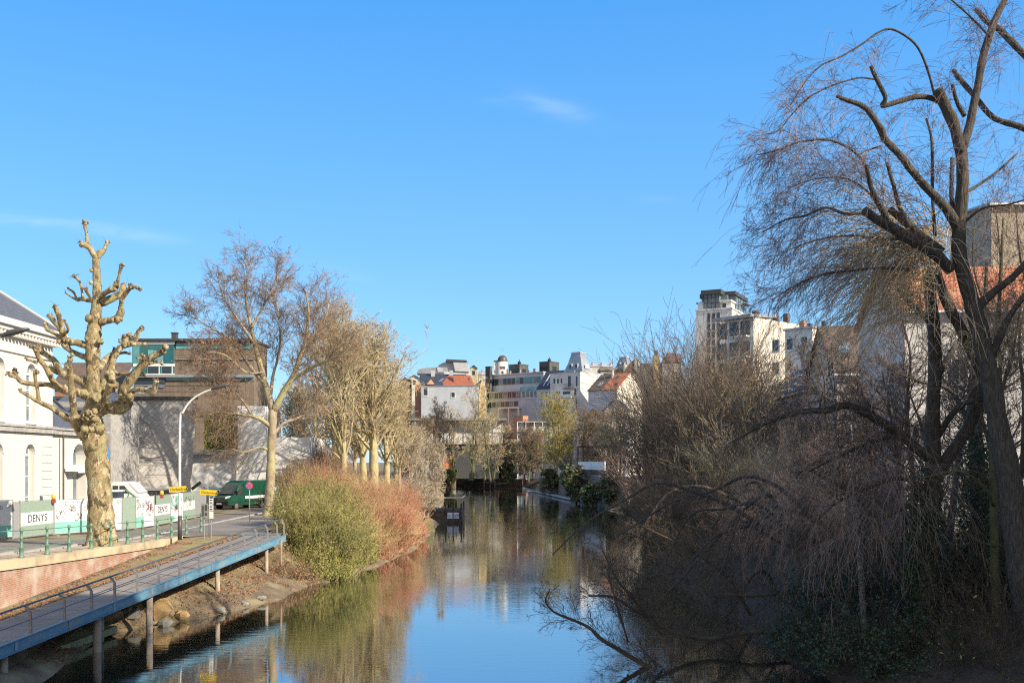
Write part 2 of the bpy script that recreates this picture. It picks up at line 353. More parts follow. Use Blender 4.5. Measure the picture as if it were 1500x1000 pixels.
# thin cirrus wisps, laid out by direction in the sky
tc = nt.nodes.new('ShaderNodeTexCoord')
def mth(op, a, b=None, c=None):
    n = nt.nodes.new('ShaderNodeMath'); n.operation = op
    for i, v in enumerate((a, b, c)):
        if v is None: continue
        if isinstance(v, (int, float)): n.inputs[i].default_value = v
        else: L(v, n.inputs[i])
    return n.outputs[0]
sp = nt.nodes.new('ShaderNodeSeparateXYZ'); L(tc.outputs['Generated'], sp.inputs[0])
yy_ = mth('MAXIMUM', sp.outputs[1], .05); cu = mth('DIVIDE', sp.outputs[0], yy_); cv = mth('DIVIDE', sp.outputs[2], yy_)
cb = nt.nodes.new('ShaderNodeCombineXYZ'); L(cu, cb.inputs[0]); L(cv, cb.inputs[1])
mp = nt.nodes.new('ShaderNodeMapping'); mp.inputs['Scale'].default_value = (14, 60, 1); mp.inputs['Rotation'].default_value = (0, 0, R(9)); L(cb.outputs[0], mp.inputs[0])
nz = nt.nodes.new('ShaderNodeTexNoise'); nz.inputs['Scale'].default_value = 1.; nz.inputs['Detail'].default_value = 6; nz.inputs['Distortion'].default_value = .8; L(mp.outputs[0], nz.inputs['Vector'])
tot = None
for (px, py, a_, b_, k_, st) in ((815, 158, .034, .010, -.30, .9), (740, 150, .03, .006, -.05, .35), (60, 325, .09, .006, -.08, .75), (190, 345, .06, .006, -.12, .55), (500, 400, .035, .006, -.25, .4), (960, 292, .02, .004, 0., .25)):
    du = mth('SUBTRACT', cu, (px-750)/F); dv = mth('MULTIPLY_ADD', du, -k_, mth('SUBTRACT', cv, (HY-py)/F))
    e = mth('ADD', mth('POWER', mth('ABSOLUTE', mth('DIVIDE', du, a_)), 2.), mth('POWER', mth('ABSOLUTE', mth('DIVIDE', dv, b_)), 2.))
    g_ = mth('MULTIPLY', mth('POWER', 2.718, mth('MULTIPLY', e, -1.)), st); tot = g_ if tot is None else mth('ADD', tot, g_)
cl = mth('MULTIPLY', mth('MULTIPLY', mth('MULTIPLY', tot, .27), mth('GREATER_THAN', sp.outputs[1], .06)), mth('MULTIPLY_ADD', nz.outputs[0], 2.2, -.62))
rp_o = mth('MINIMUM', mth('MAXIMUM', cl, 0.), .6)
hs = nt.nodes.new('ShaderNodeHueSaturation'); hs.inputs['Saturation'].default_value = 1.4; hs.inputs['Value'].default_value = 1.0
L(sky.outputs[0], hs.inputs['Color'])
mx = nt.nodes.new('ShaderNodeMix'); mx.data_type = 'RGBA'; mx.inputs[7].default_value = (5.5, 6.2, 7.2, 1)
mb = nt.nodes.new('ShaderNodeMix'); mb.data_type = 'RGBA'; mb.inputs[0].default_value = .68; L(hs.outputs[0], mb.inputs[6])
el = nt.nodes.new('ShaderNodeSeparateXYZ'); L(tc.outputs['Generated'], el.inputs[0]); rh = nt.nodes.new('ShaderNodeValToRGB'); rh.color_ramp.elements[0].position = .0; rh.color_ramp.elements[0].color = (.21, .43, .68, 1); rh.color_ramp.elements[1].position = .42; rh.color_ramp.elements[1].color = (.066, .262, .62, 1)
L(el.outputs[2], rh.inputs[0]); rs = nt.nodes.new('ShaderNodeVectorMath'); rs.operation = 'SCALE'; rs.inputs['Scale'].default_value = 10.; L(rh.outputs[0], rs.inputs[0]); L(rs.outputs[0], mb.inputs[7])
# towards the low sun, behind the bridge, the sky is paler and whiter
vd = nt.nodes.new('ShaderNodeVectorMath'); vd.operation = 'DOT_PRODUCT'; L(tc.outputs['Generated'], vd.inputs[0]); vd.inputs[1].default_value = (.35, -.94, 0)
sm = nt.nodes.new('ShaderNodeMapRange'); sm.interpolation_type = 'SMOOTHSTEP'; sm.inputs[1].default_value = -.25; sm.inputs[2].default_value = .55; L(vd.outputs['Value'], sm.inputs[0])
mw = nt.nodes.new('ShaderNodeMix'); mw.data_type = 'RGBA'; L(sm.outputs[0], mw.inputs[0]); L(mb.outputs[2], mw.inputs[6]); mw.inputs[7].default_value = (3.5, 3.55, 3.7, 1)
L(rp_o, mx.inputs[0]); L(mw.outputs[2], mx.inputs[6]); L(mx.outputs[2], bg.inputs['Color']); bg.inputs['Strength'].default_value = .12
S.view_settings.view_transform = 'Standard'; S.view_settings.look = 'None'; S.view_settings.exposure = .6
S.cycles.use_denoising = False; S.cycles.pixel_filter_type = 'BLACKMAN_HARRIS'; S.cycles.filter_width = 1.15; S.cycles.max_bounces = 6; S.cycles.diffuse_bounces = 3; S.cycles.glossy_bounces = 3

# ------------------------------------------------------------------ ground, canal, street
ip = lambda y, a: float(np.interp(y, [q[0] for q in a], [q[1] for q in a]))
QZ = [(-80, 5.4), (0, 4.7), (30, 3.5), (38, 3.17), (44, 2.97), (52.7, 2.7), (60, 2.62), (900, 2.62)]
XL = [(-80, -14.5), (31, -14.5), (36.3, -16), (41.4, -15.6), (43.6, -13.6), (46.6, -12.4), (50.3, -11.8), (55.3, -11.4), (59.5, -10.2), (67.5, -8.8), (79, -7.6), (92, -7.9), (109, -8.2), (146, -10.2), (205, -14), (287, -18.7), (330, -21)]
XR = [(-80, 10), (31, 9.8), (55, 9.4), (80, 11.5), (113, 14.7), (152, 15.6), (180, 11.7), (265, 4.5), (296, 2), (330, 0)]
def deck_z(y): return 1.32+(y-30)*.05
def deck_x(y): return -15.4+(y-30)*.088        # canal-side edge of the walkway
g = MB(); ys = list(np.arange(-80, 30, 10))+list(np.arange(30, 58, 2.))+[56.98, 57.02]+list(np.arange(58, 120, 2.))+list(np.arange(120, 334, 8.))+[334, 337, 345, 420, 700, 1500, 4000]
rng = np.random.default_rng(5); secs = []; ys = sorted(ys)
for y in ys:
    q = ip(y, QZ); xl = ip(min(y, 330), XL); xr = ip(min(y, 330), XR)
    near = y < 57
    c3 = (-18.8, deck_z(max(y, 10))-.06 if near else q); c4 = (min(-17.0, xl-.6), c3[1]-.12) if near else (xl-3.6, q-.15)
    if y < 34: c4 = (-17.2, c3[1]-.3)
    pr = [(-2500, 3.2), (-60, 3.), (-18.85, q-.03), c3, c4, *[(c4[0]+(xl-.5-c4[0])*f, c4[1]+(.25-c4[1])*(f**.85)) for f in (.25, .5, .75)], (xl-.5, .25), (xl, 0.02), (xl+2.5, -1.3), (xr-2.5, -1.3), (xr, .02), (xr+1.2, .9), (xr+6, 2.6), (50, 3.2), (2500, 3.4)]
    if y > 335: pr = [(x, max(z, 2.6)) for x, z in pr]
    secs.append([(x+rng.normal(0, .14)*(4 < i < 11 or 11 < i < 14), y, z+rng.normal(0, .07)*(3 < i < 15)) for i, (x, z) in enumerate(pr)])
secs = np.array(secs); n = secs.shape[1]; i = np.arange(len(secs)-1)[:, None]*n; j = np.arange(n-1)[None]
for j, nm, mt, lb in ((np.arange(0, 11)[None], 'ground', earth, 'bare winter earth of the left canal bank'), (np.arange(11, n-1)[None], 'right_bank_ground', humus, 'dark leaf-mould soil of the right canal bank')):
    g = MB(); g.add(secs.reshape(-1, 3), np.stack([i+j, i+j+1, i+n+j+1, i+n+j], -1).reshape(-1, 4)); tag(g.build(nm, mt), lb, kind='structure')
def strip(name, mat, xa, xb, y0, y1, dz, step=3., label=None):
    m = MB(); yy = np.append(np.arange(y0, y1, step), y1); v = []
    for y in yy: v += [(xa(y), y, ip(y, QZ)+dz), (xb(y), y, ip(y, QZ)+dz)]
    k = np.arange(len(yy)-1)*2; m.add(v, np.stack([k, k+1, k+3, k+2], -1)); return tag(m.build(name, mat), label, kind='structure')
strip('road', asphalt, lambda y: -40, lambda y: -20.6, 10, 260, .012, label='worn grey asphalt street along the left bank')
strip('pavement', paving, lambda y: -20.6, lambda y: -18.63 if y < 58 else ip(y, XL)-5.2, 10, 200, .03, 2., 'sandy leaf-strewn pavement behind the green railing')
strip('road_end', asphalt, lambda y: -20.5, lambda y: -13.5 if y < 60 else -15.4, 57.03, 84, .036, 2., 'asphalt where the walkway meets the street')
m = MB(); v = []
yy = np.append(np.arange(31, 57, 1.), 57.03)
for y in yy: v += [(-18.5, y, deck_z(y)-.12*min(1, (57.1-y)/8)+.04*math.sin(y*3)*(y < 56)), (deck_x(y)-2.42, y, deck_z(y)-.02)]
k = np.arange(len(yy)-1)*2; m.add(v, np.stack([k, k+1, k+3, k+2], -1))
tag(m.build('verge', leafverge), 'mossy leaf-covered strip at the foot of the brick wall', kind='structure')
# water
wm = bpy.data.materials.new('canal_water'); wm.use_nodes = True; nt = wm.node_tree; L = nt.links.new
nt.nodes.remove(nt.nodes['Principled BSDF']); out = nt.nodes['Material Output']
df = nt.nodes.new('ShaderNodeBsdfDiffuse'); df.inputs[0].default_value = (.022, .026, .014, 1)
gl = nt.nodes.new('ShaderNodeBsdfGlossy'); gl.inputs['Roughness'].default_value = .02; gl.inputs[0].default_value = (.93, .95, .96, 1)
fr = nt.nodes.new('ShaderNodeFresnel'); fr.inputs['IOR'].default_value = 3.0
ms = nt.nodes.new('ShaderNodeMixShader'); fm = nt.nodes.new('ShaderNodeMath'); fm.operation = 'MULTIPLY_ADD'; fm.inputs[1].default_value = .56; fm.inputs[2].default_value = .44; L(fr.outputs[0], fm.inputs[0]); L(fm.outputs[0], ms.inputs[0]); L(df.outputs[0], ms.inputs[1]); L(gl.outputs[0], ms.inputs[2]); L(ms.outputs[0], out.inputs[0])
tc = nt.nodes.new('ShaderNodeTexCoord'); mp = nt.nodes.new('ShaderNodeMapping'); mp.inputs['Scale'].default_value = (.55, 2.6, 1); L(tc.outputs['Object'], mp.inputs[0])
n1 = nt.nodes.new('ShaderNodeTexNoise'); n1.inputs['Scale'].default_value = 1.7; n1.inputs['Detail'].default_value = 4; n1.inputs['Distortion'].default_value = .4; L(mp.outputs[0], n1.inputs['Vector'])
n2 = nt.nodes.new('ShaderNodeTexNoise'); n2.inputs['Scale'].default_value = .07; n2.inputs['Detail'].default_value = 3; L(tc.outputs['Object'], n2.inputs['Vector'])
rr = nt.nodes.new('ShaderNodeMapRange'); rr.inputs[1].default_value = .42; rr.inputs[2].default_value = .62; rr.inputs[3].default_value = .25; rr.inputs[4].default_value = 1.; L(n2.outputs[0], rr.inputs[0])
mu = nt.nodes.new('ShaderNodeMath'); mu.operation = 'MULTIPLY'; L(n1.outputs[0], mu.inputs[0]); L(rr.outputs[0], mu.inputs[1])
bp = nt.nodes.new('ShaderNodeBump'); bp.inputs['Strength'].default_value = .5; bp.inputs['Distance'].default_value = .012; L(mu.outputs[0], bp.inputs['Height'])
for q in (gl, fr): L(bp.outputs[0], q.inputs['Normal'])
m = MB(); m.add([(-24, -70, 0), (24, -70, 0), (24, 336, 0), (-24, 336, 0)], [(0, 1, 2, 3)])
tag(m.build('water', wm), 'calm canal water with faint ripples', kind='structure')

# ------------------------------------------------------------------ brick quay wall
r_ = thing('quay_wall', 'patchy red brick retaining wall with sandstone capping beside the walkway', 'wall', (-18.6, 43, 2))
m = MB(); y = np.arange(8, 57.6, 2.)
for a, b in zip(y[:-1], y[1:]):
    za, zb = ip(a, QZ), ip(b, QZ)
    m.prism([(-18.6, a, deck_z(a)-.6), (-18.6, b, deck_z(b)-.6), (-18.6, b, zb-.34), (-18.6, a, za-.34)], (-.35, 0, 0))
m.build('brick_face', qbrick, r_)
m = MB()
for a, b in zip(y[:-1], y[1:]):
    za, zb = ip(a, QZ), ip(b, QZ)
    m.prism([(-18.52, a, za-.30), (-18.52, b, zb-.30), (-18.52, b, zb+.06), (-18.52, a, za+.06)], (-.55, 0, 0))
m.build('capping', capstone, r_)
m = MB()
for a, b in zip(y[:-1], y[1:]):
    za, zb = ip(a, QZ), ip(b, QZ)
    m.prism([(-18.57, a, za-.335), (-18.57, b, zb-.335), (-18.57, b, zb-.303), (-18.57, a, za-.303)], (-.3, 0, 0))
m.build('drip_joint', dframe, r_)

# ------------------------------------------------------------------ green post railing on the quay
r_ = thing('quay_railing', 'green cast iron railing of knobbed posts on the quay wall capping', 'railing', (-18.78, 45, 2.9))
post = None; py_ = [31.2, 33.4, 35.7, 38.1, 40.2, 42.2, 44.4, 46.6, 48.6, 50.6, 52.7, 54.9, 57.4, 60.1]
def at_q(y): return (-18.78, y, ip(y, QZ)+.06)
for y in py_:
    if post is None:
        m = MB(); m.lathe(at_q(y), [(.11, 0), (.11, .06), (.085, .08), (.075, .34), (.095, .36), (.095, .40), (.058, .43), (.05, .70), (.066, .72), (.066, .77), (.048, .79), (.044, 1.0), (.07, 1.02), (.075, 1.06), (.055, 1.12), (.02, 1.15)], 10)
        post = m.build('post', greenpaint, r_, True); post.location = (0, y-45, ip(y, QZ)+.06-2.9)
        post.data.transform(Matrix.Translation(-Vector(post.location)))
    else:
        p = post.copy(); C.objects.link(p); p.parent = r_; p.location = (0, y-45, ip(y, QZ)+.06-2.9)
for h in (.38, 1.04):
    m = MB(); m.tube([np.array(at_q(y))+(0, 0, h) for y in py_], [.02]*len(py_), 6); m.build('rail', greenpaint, r_, True)

# ------------------------------------------------------------------ steel walkway down to the water
r_ = thing('walkway', 'blue-edged steel walkway on rusty piles sloping down along the bank', 'walkway', (-14.5, 42, 0))
Y0, Y1 = 22., 57.1
def dk(y, u, dz=0): return np.array([deck_x(y)-u*2.35, y, deck_z(y)+dz])
m = MB(); m.prism([dk(Y0, 0.02), dk(Y1, 0.02), dk(Y1, 1), dk(Y0, 1)], (0, 0, -.10)); m.build('deck', deckmat, r_)
m = MB(); m.prism([dk(Y0, 0, .06), dk(Y1, 0, .06), dk(Y1, 0, -.30), dk(Y0, 0, -.30)], (.05, 0, 0))
for z in (.06, -.30): m.prism([dk(Y0, 0, z-.012), dk(Y1, 0, z-.012), dk(Y1, 0, z+.012), dk(Y0, 0, z+.012)], (.11, 0, 0))
m.prism([dk(Y1, 0, .06), dk(Y1+.02, 1, .06), dk(Y1+.02, 1, -.3), dk(Y1, 0, -.3)], (0, .06, 0)); m.build('edge_beam', bluepaint, r_)
m = MB(); m.prism([dk(Y0, .98, .04), dk(Y1, .98, .04), dk(Y1, .98, -.3), dk(Y0, .98, -.3)], (-.05, 0, 0))
for y in np.arange(Y0, Y1, 1.55): m.bar(dk(y, .02, -.2), dk(y, .97, -.2), .10, .18)
m.build('underframe', dframe, r_)
rp_ = [Y0+.8, 25.2, 27.4, 29.6, 31.6, 33.6, 35.4, 37.1, 38.9, 40.8, 42.8, 44.9, 46.9, 48.8, 50.7, 52.5, 54.2, 55.8, 57.0]
rp0 = None
for y in rp_:
    if rp0 is None:
        m = MB(); a = dk(y, 0, 0); [(m.bar(a+(-.03, e_, -.1), a+(-.05, e_, .74), .022, .085, (1, 0, 0)), m.bar(a+(-.05, e_, .73), a+(-.20, e_, .93), .022, .075, (1, 0, 0))) for e_ in (0, .045)]
        rp0 = m.build('rail_post', galv, r_); loc0 = Vector(dk(y, 0))-Vector(r_.location); rp0.data.transform(Matrix.Translation(-loc0)); rp0.location = loc0
    else:
        p = rp0.copy(); C.objects.link(p); p.parent = r_; p.location = Vector(dk(y, 0))-Vector(r_.location)
yy = np.arange(Y0, Y1+.2, 1.5); e = [dk(Y1+.15, .12, .93), dk(Y1+.3, .5, .93), dk(Y1+.3, .9, .93)]
m = MB(); m.tube([dk(y, .085, .95) for y in yy]+e, [.034]*(len(yy)+3), 6); m.build('handrail', steel, r_, True)
m = MB(); m.tube([dk(y, .03, .48) for y in yy], [.018]*len(yy), 5); m.build('mid_rail', steel, r_, True)
pil = [(30.6, .12, .19), (30.9, .85, .2), (36.2, .10, .23), (38.6, .55, .17), (40.2, .06, .20), (47.6, .10, .17), (54.6, .10, .16), (34.2, .8, .22), (26, .1, .2), (56.0, -.05, .1)]
for y, u, rad in pil:
    p = dk(y, u, -.12); rad *= .66; m = MB(); m.cyl((p[0], y, -1.6), (p[0], y, p[2]), rad, rad, 12); m.build('pile', rustpile, r_, True)
for y in (36.2, 40.2, 47.6, 54.6): m = MB(); m.bar(dk(y, .0, -.25), dk(y, 1, -.25), .2, .2); m.build('cross_beam', dframe, r_)
for y in np.arange(24.5, 55, 3.1):
    m = MB(); m.box(deck_x(y)+.05, deck_x(y)+.062, y-.09, y+.09, deck_z(y)-.28, deck_z(y)+.03); [m.cyl((deck_x(y)+.06, y+a, deck_z(y)+c), (deck_x(y)+.075, y+a, deck_z(y)+c), .016, None, 6) for a in (-.05, .05) for c in (-.22, -.12, -.02)]; m.build('splice_plate', zinc, r_)
m = MB(); m.prism([(-17.6, 33.5, .1), (-16.1, 34, .1), (-15.7, 39.6, .12), (-16.2, 40.2, .12), (-17.2, 38, .3)], (0, 0, .26))
tag(m.build('quay_footing', moss_conc), 'mossy concrete ledge at the waterline under the walkway', 'ledge')
def drop(q, ob):
    out = []
    for p in q:
        ok, loc, nn, _ = ob.ray_cast(Vector((p[0], p[1], 50)), Vector((0, 0, -1)))
        out.append((p[0], p[1], loc.z if ok else -9.))
    return np.array(out)
rng = np.random.default_rng(8); bpy.context.view_layer.update(); gob = bpy.data.objects['ground']
for x, y, rr_, mt, lab in ((-15.15, 42.6, (.72, .55, .48), rockmat, 'large ochre boulder at the waterline under the walkway'), (-15.9, 41.6, (.42, .4, .28), concrete, 'dark small boulder left of the large ochre one'), (-14.3, 43.2, (.34, .30, .24), rockmat, 'small rubble stone right of the large ochre boulder'), (-13.3, 45.2, (.32, .28, .14), concrete, 'pale flat stone on the muddy shoreline between the piles'), (-12.7, 47.2, (.2, .2, .12), concrete, 'small grey stone at the water near the middle pile'), (-12.3, 48.8, (.24, .2, .12), concrete, 'low grey stone on the shore before the brambles'), (-14.6, 41.9, (.3, .28, .2), concrete, 'little wet stone just in front of the large ochre boulder')):
    z = max(0, drop([(x, y)], gob)[0][2]); m = MB(); m.blob((x, y, z+rr_[2]*.45), rr_, rng, .24, 6); tag(m.build('boulder', mt, None, base=(x, y, z)), lab, 'boulder', 'stones at the shoreline')
m = MB(); yy = np.arange(20, 84, 3.); [m.box(-20.66, -20.5, a, a+2.98, ip(a+1.5, QZ)-.2, ip(a+1.5, QZ)+.11) for a in yy]; tag(m.build('kerb', stonegrey), 'grey stone kerb between pavement and street', kind='structure')
# ------------------------------------------------------------------ site hoarding panels
fp = [(-30.5, 46.0), (-28.2, 49.5), (-26.55, 52.95), (-26.45, 53.5), (-26.1, 56.7), (-24.9, 58.9), (-23.9, 61.0), (-23.55, 62.3), (-23.4, 65.1), (-23.4, 68.2), (-23.6, 71.4), (-23.75, 74.6), (-23.85, 77.6)]
kinds = 'mWgDptgpDpgm'
mint = M('mint_print', (.22, .55, .46), (.19, .48, .40), 2., .7); sage = M('sage_mesh', (.22, .30, .24), (.27, .35, .29), 12., .8); wht = M('white_banner', (.72, .73, .72), (.64, .66, .65), 1.5, .7); ink = M('black_ink', (.035, .035, .04), None, rough=.7); greymesh = M('grey_netting', (.22, .23, .24), (.30, .31, .31), 20., .8); pinkpaint = M('dark_red_print', (.30, .06, .08), None)
orangecap = M('yellow_lamp_plastic', (.75, .48, .05), None, rough=.4)
labs = {0: 'grey netting fence panel at the far left end of the hoarding', 1: 'white hoarding panel with black figure doodles and mint foot', 2: 'narrow grey netting strip between doodle panel and lettered panel', 3: 'sage hoarding panel with lettered white band, left of the big plane tree', 4: 'white graffiti panel with mint lower block beside the plane trunk', 5: 'white graffiti panel half hidden behind the pollarded plane trunk', 6: 'narrow sage panel just right of the pollarded plane trunk', 7: 'white scribbled panel with mint square lower left, right of the trunk', 8: 'sage hoarding panel with lettered white band, right of the plane tree', 9: 'poster panel with mint blocks and dark pictures near the lamp post', 10: 'sage panel with scribbled white band behind the yellow signs', 11: 'grey netting panel at the far end of the hoarding near the van'}
rng = np.random.default_rng(21)
def doodle(m, u0, u1, z0, z1, n, T, rng, th=.012):
    """loose marker scribbles on the face of a panel"""
    for _ in range(n):
        c = np.array([rng.uniform(u0, u1), rng.uniform(z0, z1)]); k = rng.integers(5, 10); a = rng.uniform(0, 6.3); da = rng.choice([-1, 1])*rng.uniform(.5, 1.1); s = rng.uniform(.05, .13); pts = [c]
        for _ in range(k):
            c = np.clip(c+s*np.array([math.cos(a), math.sin(a)*1.1]), (u0, z0), (u1, z1)); a += da+rng.normal(0, .25); pts.append(c)
        for p, q in zip(pts[:-1], pts[1:]):
            if np.linalg.norm(q-p) > .02: m.bar(T(p[0], p[1], .012), T(q[0], q[1], .012), th, .006, T(0, 0, 1)-T(0, 0, 0))
for i, k in enumerate(kinds):
    a = np.array(fp[i]); b = np.array(fp[i+1]); ln = np.linalg.norm(b-a); d = (b-a)/ln; o = np.array([d[1], -d[0]])
    if o @ (-(a+b)/2) < 0: o = -o
    zb = ip(a[1], QZ)+.02 if i > 0 else 2.7
    t = thing('hoarding_panel', labs[i], 'hoarding', ((a[0]+b[0])/2, (a[1]+b[1])/2, zb), 0, 'hoarding panels along the street')
    T = lambda u, z, out, a=a, d=d, o=o, zb=zb: np.array([*(a+d*u+o*out), zb+z])
    def rect(u0, u1, z0, z1, out=0., th=.02):
        return MB().prism([T(u0, z0, out), T(u1, z0, out), T(u1, z1, out), T(u0, z1, out)], T(0, 0, -th)-T(0, 0, 0))
    g0, g1 = .05, ln-.05; H = 2.02
    if k in 'mg': rect(g0, g1, .12, H).build('sheet', greymesh if k == 'm' or i == 2 else sage, t)
    elif k == 'D':
        rect(g0, g1, .12, H).build('sheet', sage, t); rect(g0+.02, g1-.02, .72, 1.42, .006, .005).build('band', wht, t)
        ang = math.atan2(d[1], d[0]); M4 = Matrix.Translation(Vector(T(ln/2, 1.06, .014))-origin(t)) @ Matrix.Rotation(ang, 4, 'Z') @ Matrix.Rotation(PI/2, 4, 'X')
        text_mesh('DENYS', .60, ink, t, M4)
    else:
        rect(g0, g1, .12, H).build('sheet', wht, t)
        if k == 'W': rect(g0, g1, .14, .72, .006, .005).build('mint_block', mint, t)
        elif i == 9:
            for q in ((.1, 1., .15, .55), (1.2, 2.0, 1.3, 1.9), (.15, .8, 1.2, 1.6), (2.2, 2.9, .2, .9)): rect(*q, .006, .005).build('mint_block', mint, t)
            for q in ((1.0, 1.25, .95, 1.2), (1.4, 1.6, .9, 1.25), (2.3, 2.6, 1.2, 1.7)): rect(*q, .009, .005).build('picture_block', ink, t)
        else:
            rect(g0, g0+(g1-g0)*(.95 if i == 4 else .45), .14, .78, .006, .005).build('mint_block', mint, t)
            if i == 7: 
                for q in ((1.3*ln/2, 1.3*ln/2+.16, 1.2, 1.5), (1.55*ln/2, 1.55*ln/2+.2, 1.15, 1.55)): rect(*q, .009, .005).build('picture_block', pinkpaint, t)
        m = MB(); doodle(m, g0+.08, g1-.08, .8, 1.9, 34 if k == 'p' else 16, T, rng, .014); m.build('scribble', ink, t)
    if i == 10:
        rect(g0, g1, .75, 1.4, .006, .005).build('band', wht, t); m = MB(); doodle(m, .3, ln-.3, .8, 1.75, 22, T, rng); m.build('scribble', ink, t)
    m = MB()
    for u in (0.03, ln-.03): m.cyl(T(u, 0, 0), T(u, 2.08, 0), .022, None, 6)
    for z in (.1, 2.05): m.bar(T(0.03, z, 0), T(ln-.03, z, 0), .03, .03)
    m.bar(T(.03, .02, .35), T(.03, .02, -.35), .2, .08); m.bar(T(.03, 1.7, 0), T(.03, .05, -.8), .03, .03)
    m.build('frame', galv, t)
for px, Y in ((80, 56.6), (238, 65.1)):
    p = P(px, 0, Y); p[2] = ip(Y, QZ)+2.12; t = thing('warning_lamp', 'yellow warning lamp on the hoarding '+('left' if px < 100 else 'right')+' of the pollarded plane tree', 'warning lamp', p-(0, 0, .02), 0, 'warning lamps on the hoarding')
    MB().lathe(p+(0, -.12, 0), [(.05, 0), (.11, .03), (.12, .2), (.08, .27), (.02, .29)], 10).build('lens', orangecap, t, True); MB().box(p[0]-.1, p[0]+.1, p[1]-.20, p[1]-.05, p[2]-.22, p[2]).build('battery_box', pinkpaint, t)
# ------------------------------------------------------------------ white classical building on the left
X0 = -30.; r_ = thing('classical_building', 'white stuccoed two-storey building with arched windows, bracketed cornice and slate roof', 'building', (X0, 55, 2.6))
def arch(y, z0, z1, wd, k=12):
    """outline of a round-headed opening on the facade plane"""
    rr = wd/2; return [(y-rr, z0), (y+rr, z0)]+[(y+rr*math.cos(a), z1-rr+rr*math.sin(a)) for a in np.linspace(0, PI, k)]
m = MB(); m.box(X0-16, X0, 30, 65, 2.4, 14.6); wall = m.build('wall', white, r_)
cut = MB(); wins = []
for y in (62.05, 58.2, 54.4, 50.6, 46.8): wins.append((y, 9.35, 13.0, 1.15))
for y in (61.9, 58.0, 54.2, 50.4): wins.append((y, 3.3, 8.0, 1.25))
for q in wins: cut.prism([(X0+.4, y, z) for y, z in arch(*q)], (-.85, 0, 0))
carve(wall, cut)
for q in wins:
    o_ = arch(*q); i_ = arch(q[0], q[1]+.1, q[2]-.1, q[3]-.2); n = len(o_)
    m = MB()
    for k in range(n):
        a, b, c, d = o_[k], o_[(k+1) % n], i_[(k+1) % n], i_[k]
        m.prism([(X0-.38, *a), (X0-.38, *b), (X0-.38, *c), (X0-.38, *d)], (.08, 0, 0))
    y, z0, z1, wd = q
    m.box(X0-.375, X0-.305, y-.05, y+.05, z0+.1, z1-wd/2-.12)
    m.box(X0-.37, X0-.28, y-wd/2+.09, y+wd/2-.09, z1-wd/2-.12, z1-wd/2+.02)
    for zz in np.linspace(z0+.1, z1-wd/2-.1, 4)[1:-1]: m.box(X0-.37, X0-.31, y-wd/2+.09, y+wd/2-.09, zz-.03, zz+.03)
    f = m.build('window', wframe, r_)
    m = MB(); m.prism([(X0-.36, *p) for p in i_], (-.03, 0, 0)); m.build('pane', glass_lt, f)
    m = MB()
    for k in range(2, n-1):
        a, b = o_[k], o_[k+1]; ca, cb = [((p[0]-y)*1.16+y, (p[1]-(z1-wd/2))*1.16+z1-wd/2) for p in (a, b)]
        m.prism([(X0, *a), (X0, *b), (X0, *cb), (X0, *ca)], (.06, 0, 0))
    m.build('arch_moulding', white, f)
    if z0 > 9: m = MB(); m.box(X0-.3, X0+.12, y-wd/2-.1, y+wd/2+.1, z0-.12, z0-.004); m.build('sill', white, f)
m = MB()
for x, z0, z1 in ((.55, 14.62, 14.9), (.75, 14.9, 15.12), (.68, 15.12, 15.3)): m.box(X0-16, X0+x, 29.8, 65+x, z0, z1)
m.box(X0-16, X0+.12, 29.8, 65.12, 13.45, 13.62)
for y in np.arange(44, 65.4, .42): m.box(X0+.01, X0+.5, y, y+.2, 14.36, 14.615)
m.build('cornice', white, r_)
m = MB(); m.box(X0-16, X0+.22, 29.8, 65.15, 8.72, 9.02); m.box(X0-16, X0+.3, 29.8, 65.25, 9.02, 9.16); m.build('string_course', stonegrey, r_)
m = MB()
for z in np.arange(3.2, 8.4, .52): m.box(X0, X0+.05, 63.5, 64.9, z, z+.47)
m.build('quoins', white, r_)
m = MB(); zr = 15.305; m.add([(X0+.6, 65.6, zr), (X0+.6, 30, zr), (X0-6.2, 59.0, 20.6), (X0-6.2, 36, 20.6), (X0-16, 65.6, zr), (X0-16, 59.0, 20.6), (X0-16, 36, 20.6), (X0-16, 30, zr)], [(1, 0, 2, 3), (0, 4, 5, 2), (3, 2, 5, 6), (1, 3, 6, 7)]); rf = m.build('roof', slate, r_)
m = MB(); m.cyl((X0+.6, 65.6, zr+.05), (X0-6.2, 59., 20.65), .09, None, 6); m.build('hip_flashing', zinc_lt, rf)
sd = np.array([-6.8, 0, 5.3])/np.linalg.norm([6.8, 5.3]); nn_ = np.array([5.3, 0, 6.8])/np.linalg.norm([6.8, 5.3]); c0 = np.array([X0+.6, 0, zr])
for y0 in (56.5, 51.0):
    q = [c0+sd*s+np.array([0, y, 0])+nn_*.04 for s, y in ((1.2, y0), (1.2, y0+1.5), (3.6, y0+1.5), (3.6, y0))]
    f = MB(); 
    for a, b in zip(q, q[1:]+q[:1]): f.bar(a, b, .12, .12, nn_)
    f = f.build('skylight', dframe, rf); MB().prism(q, nn_*.03).build('pane', teal, f)
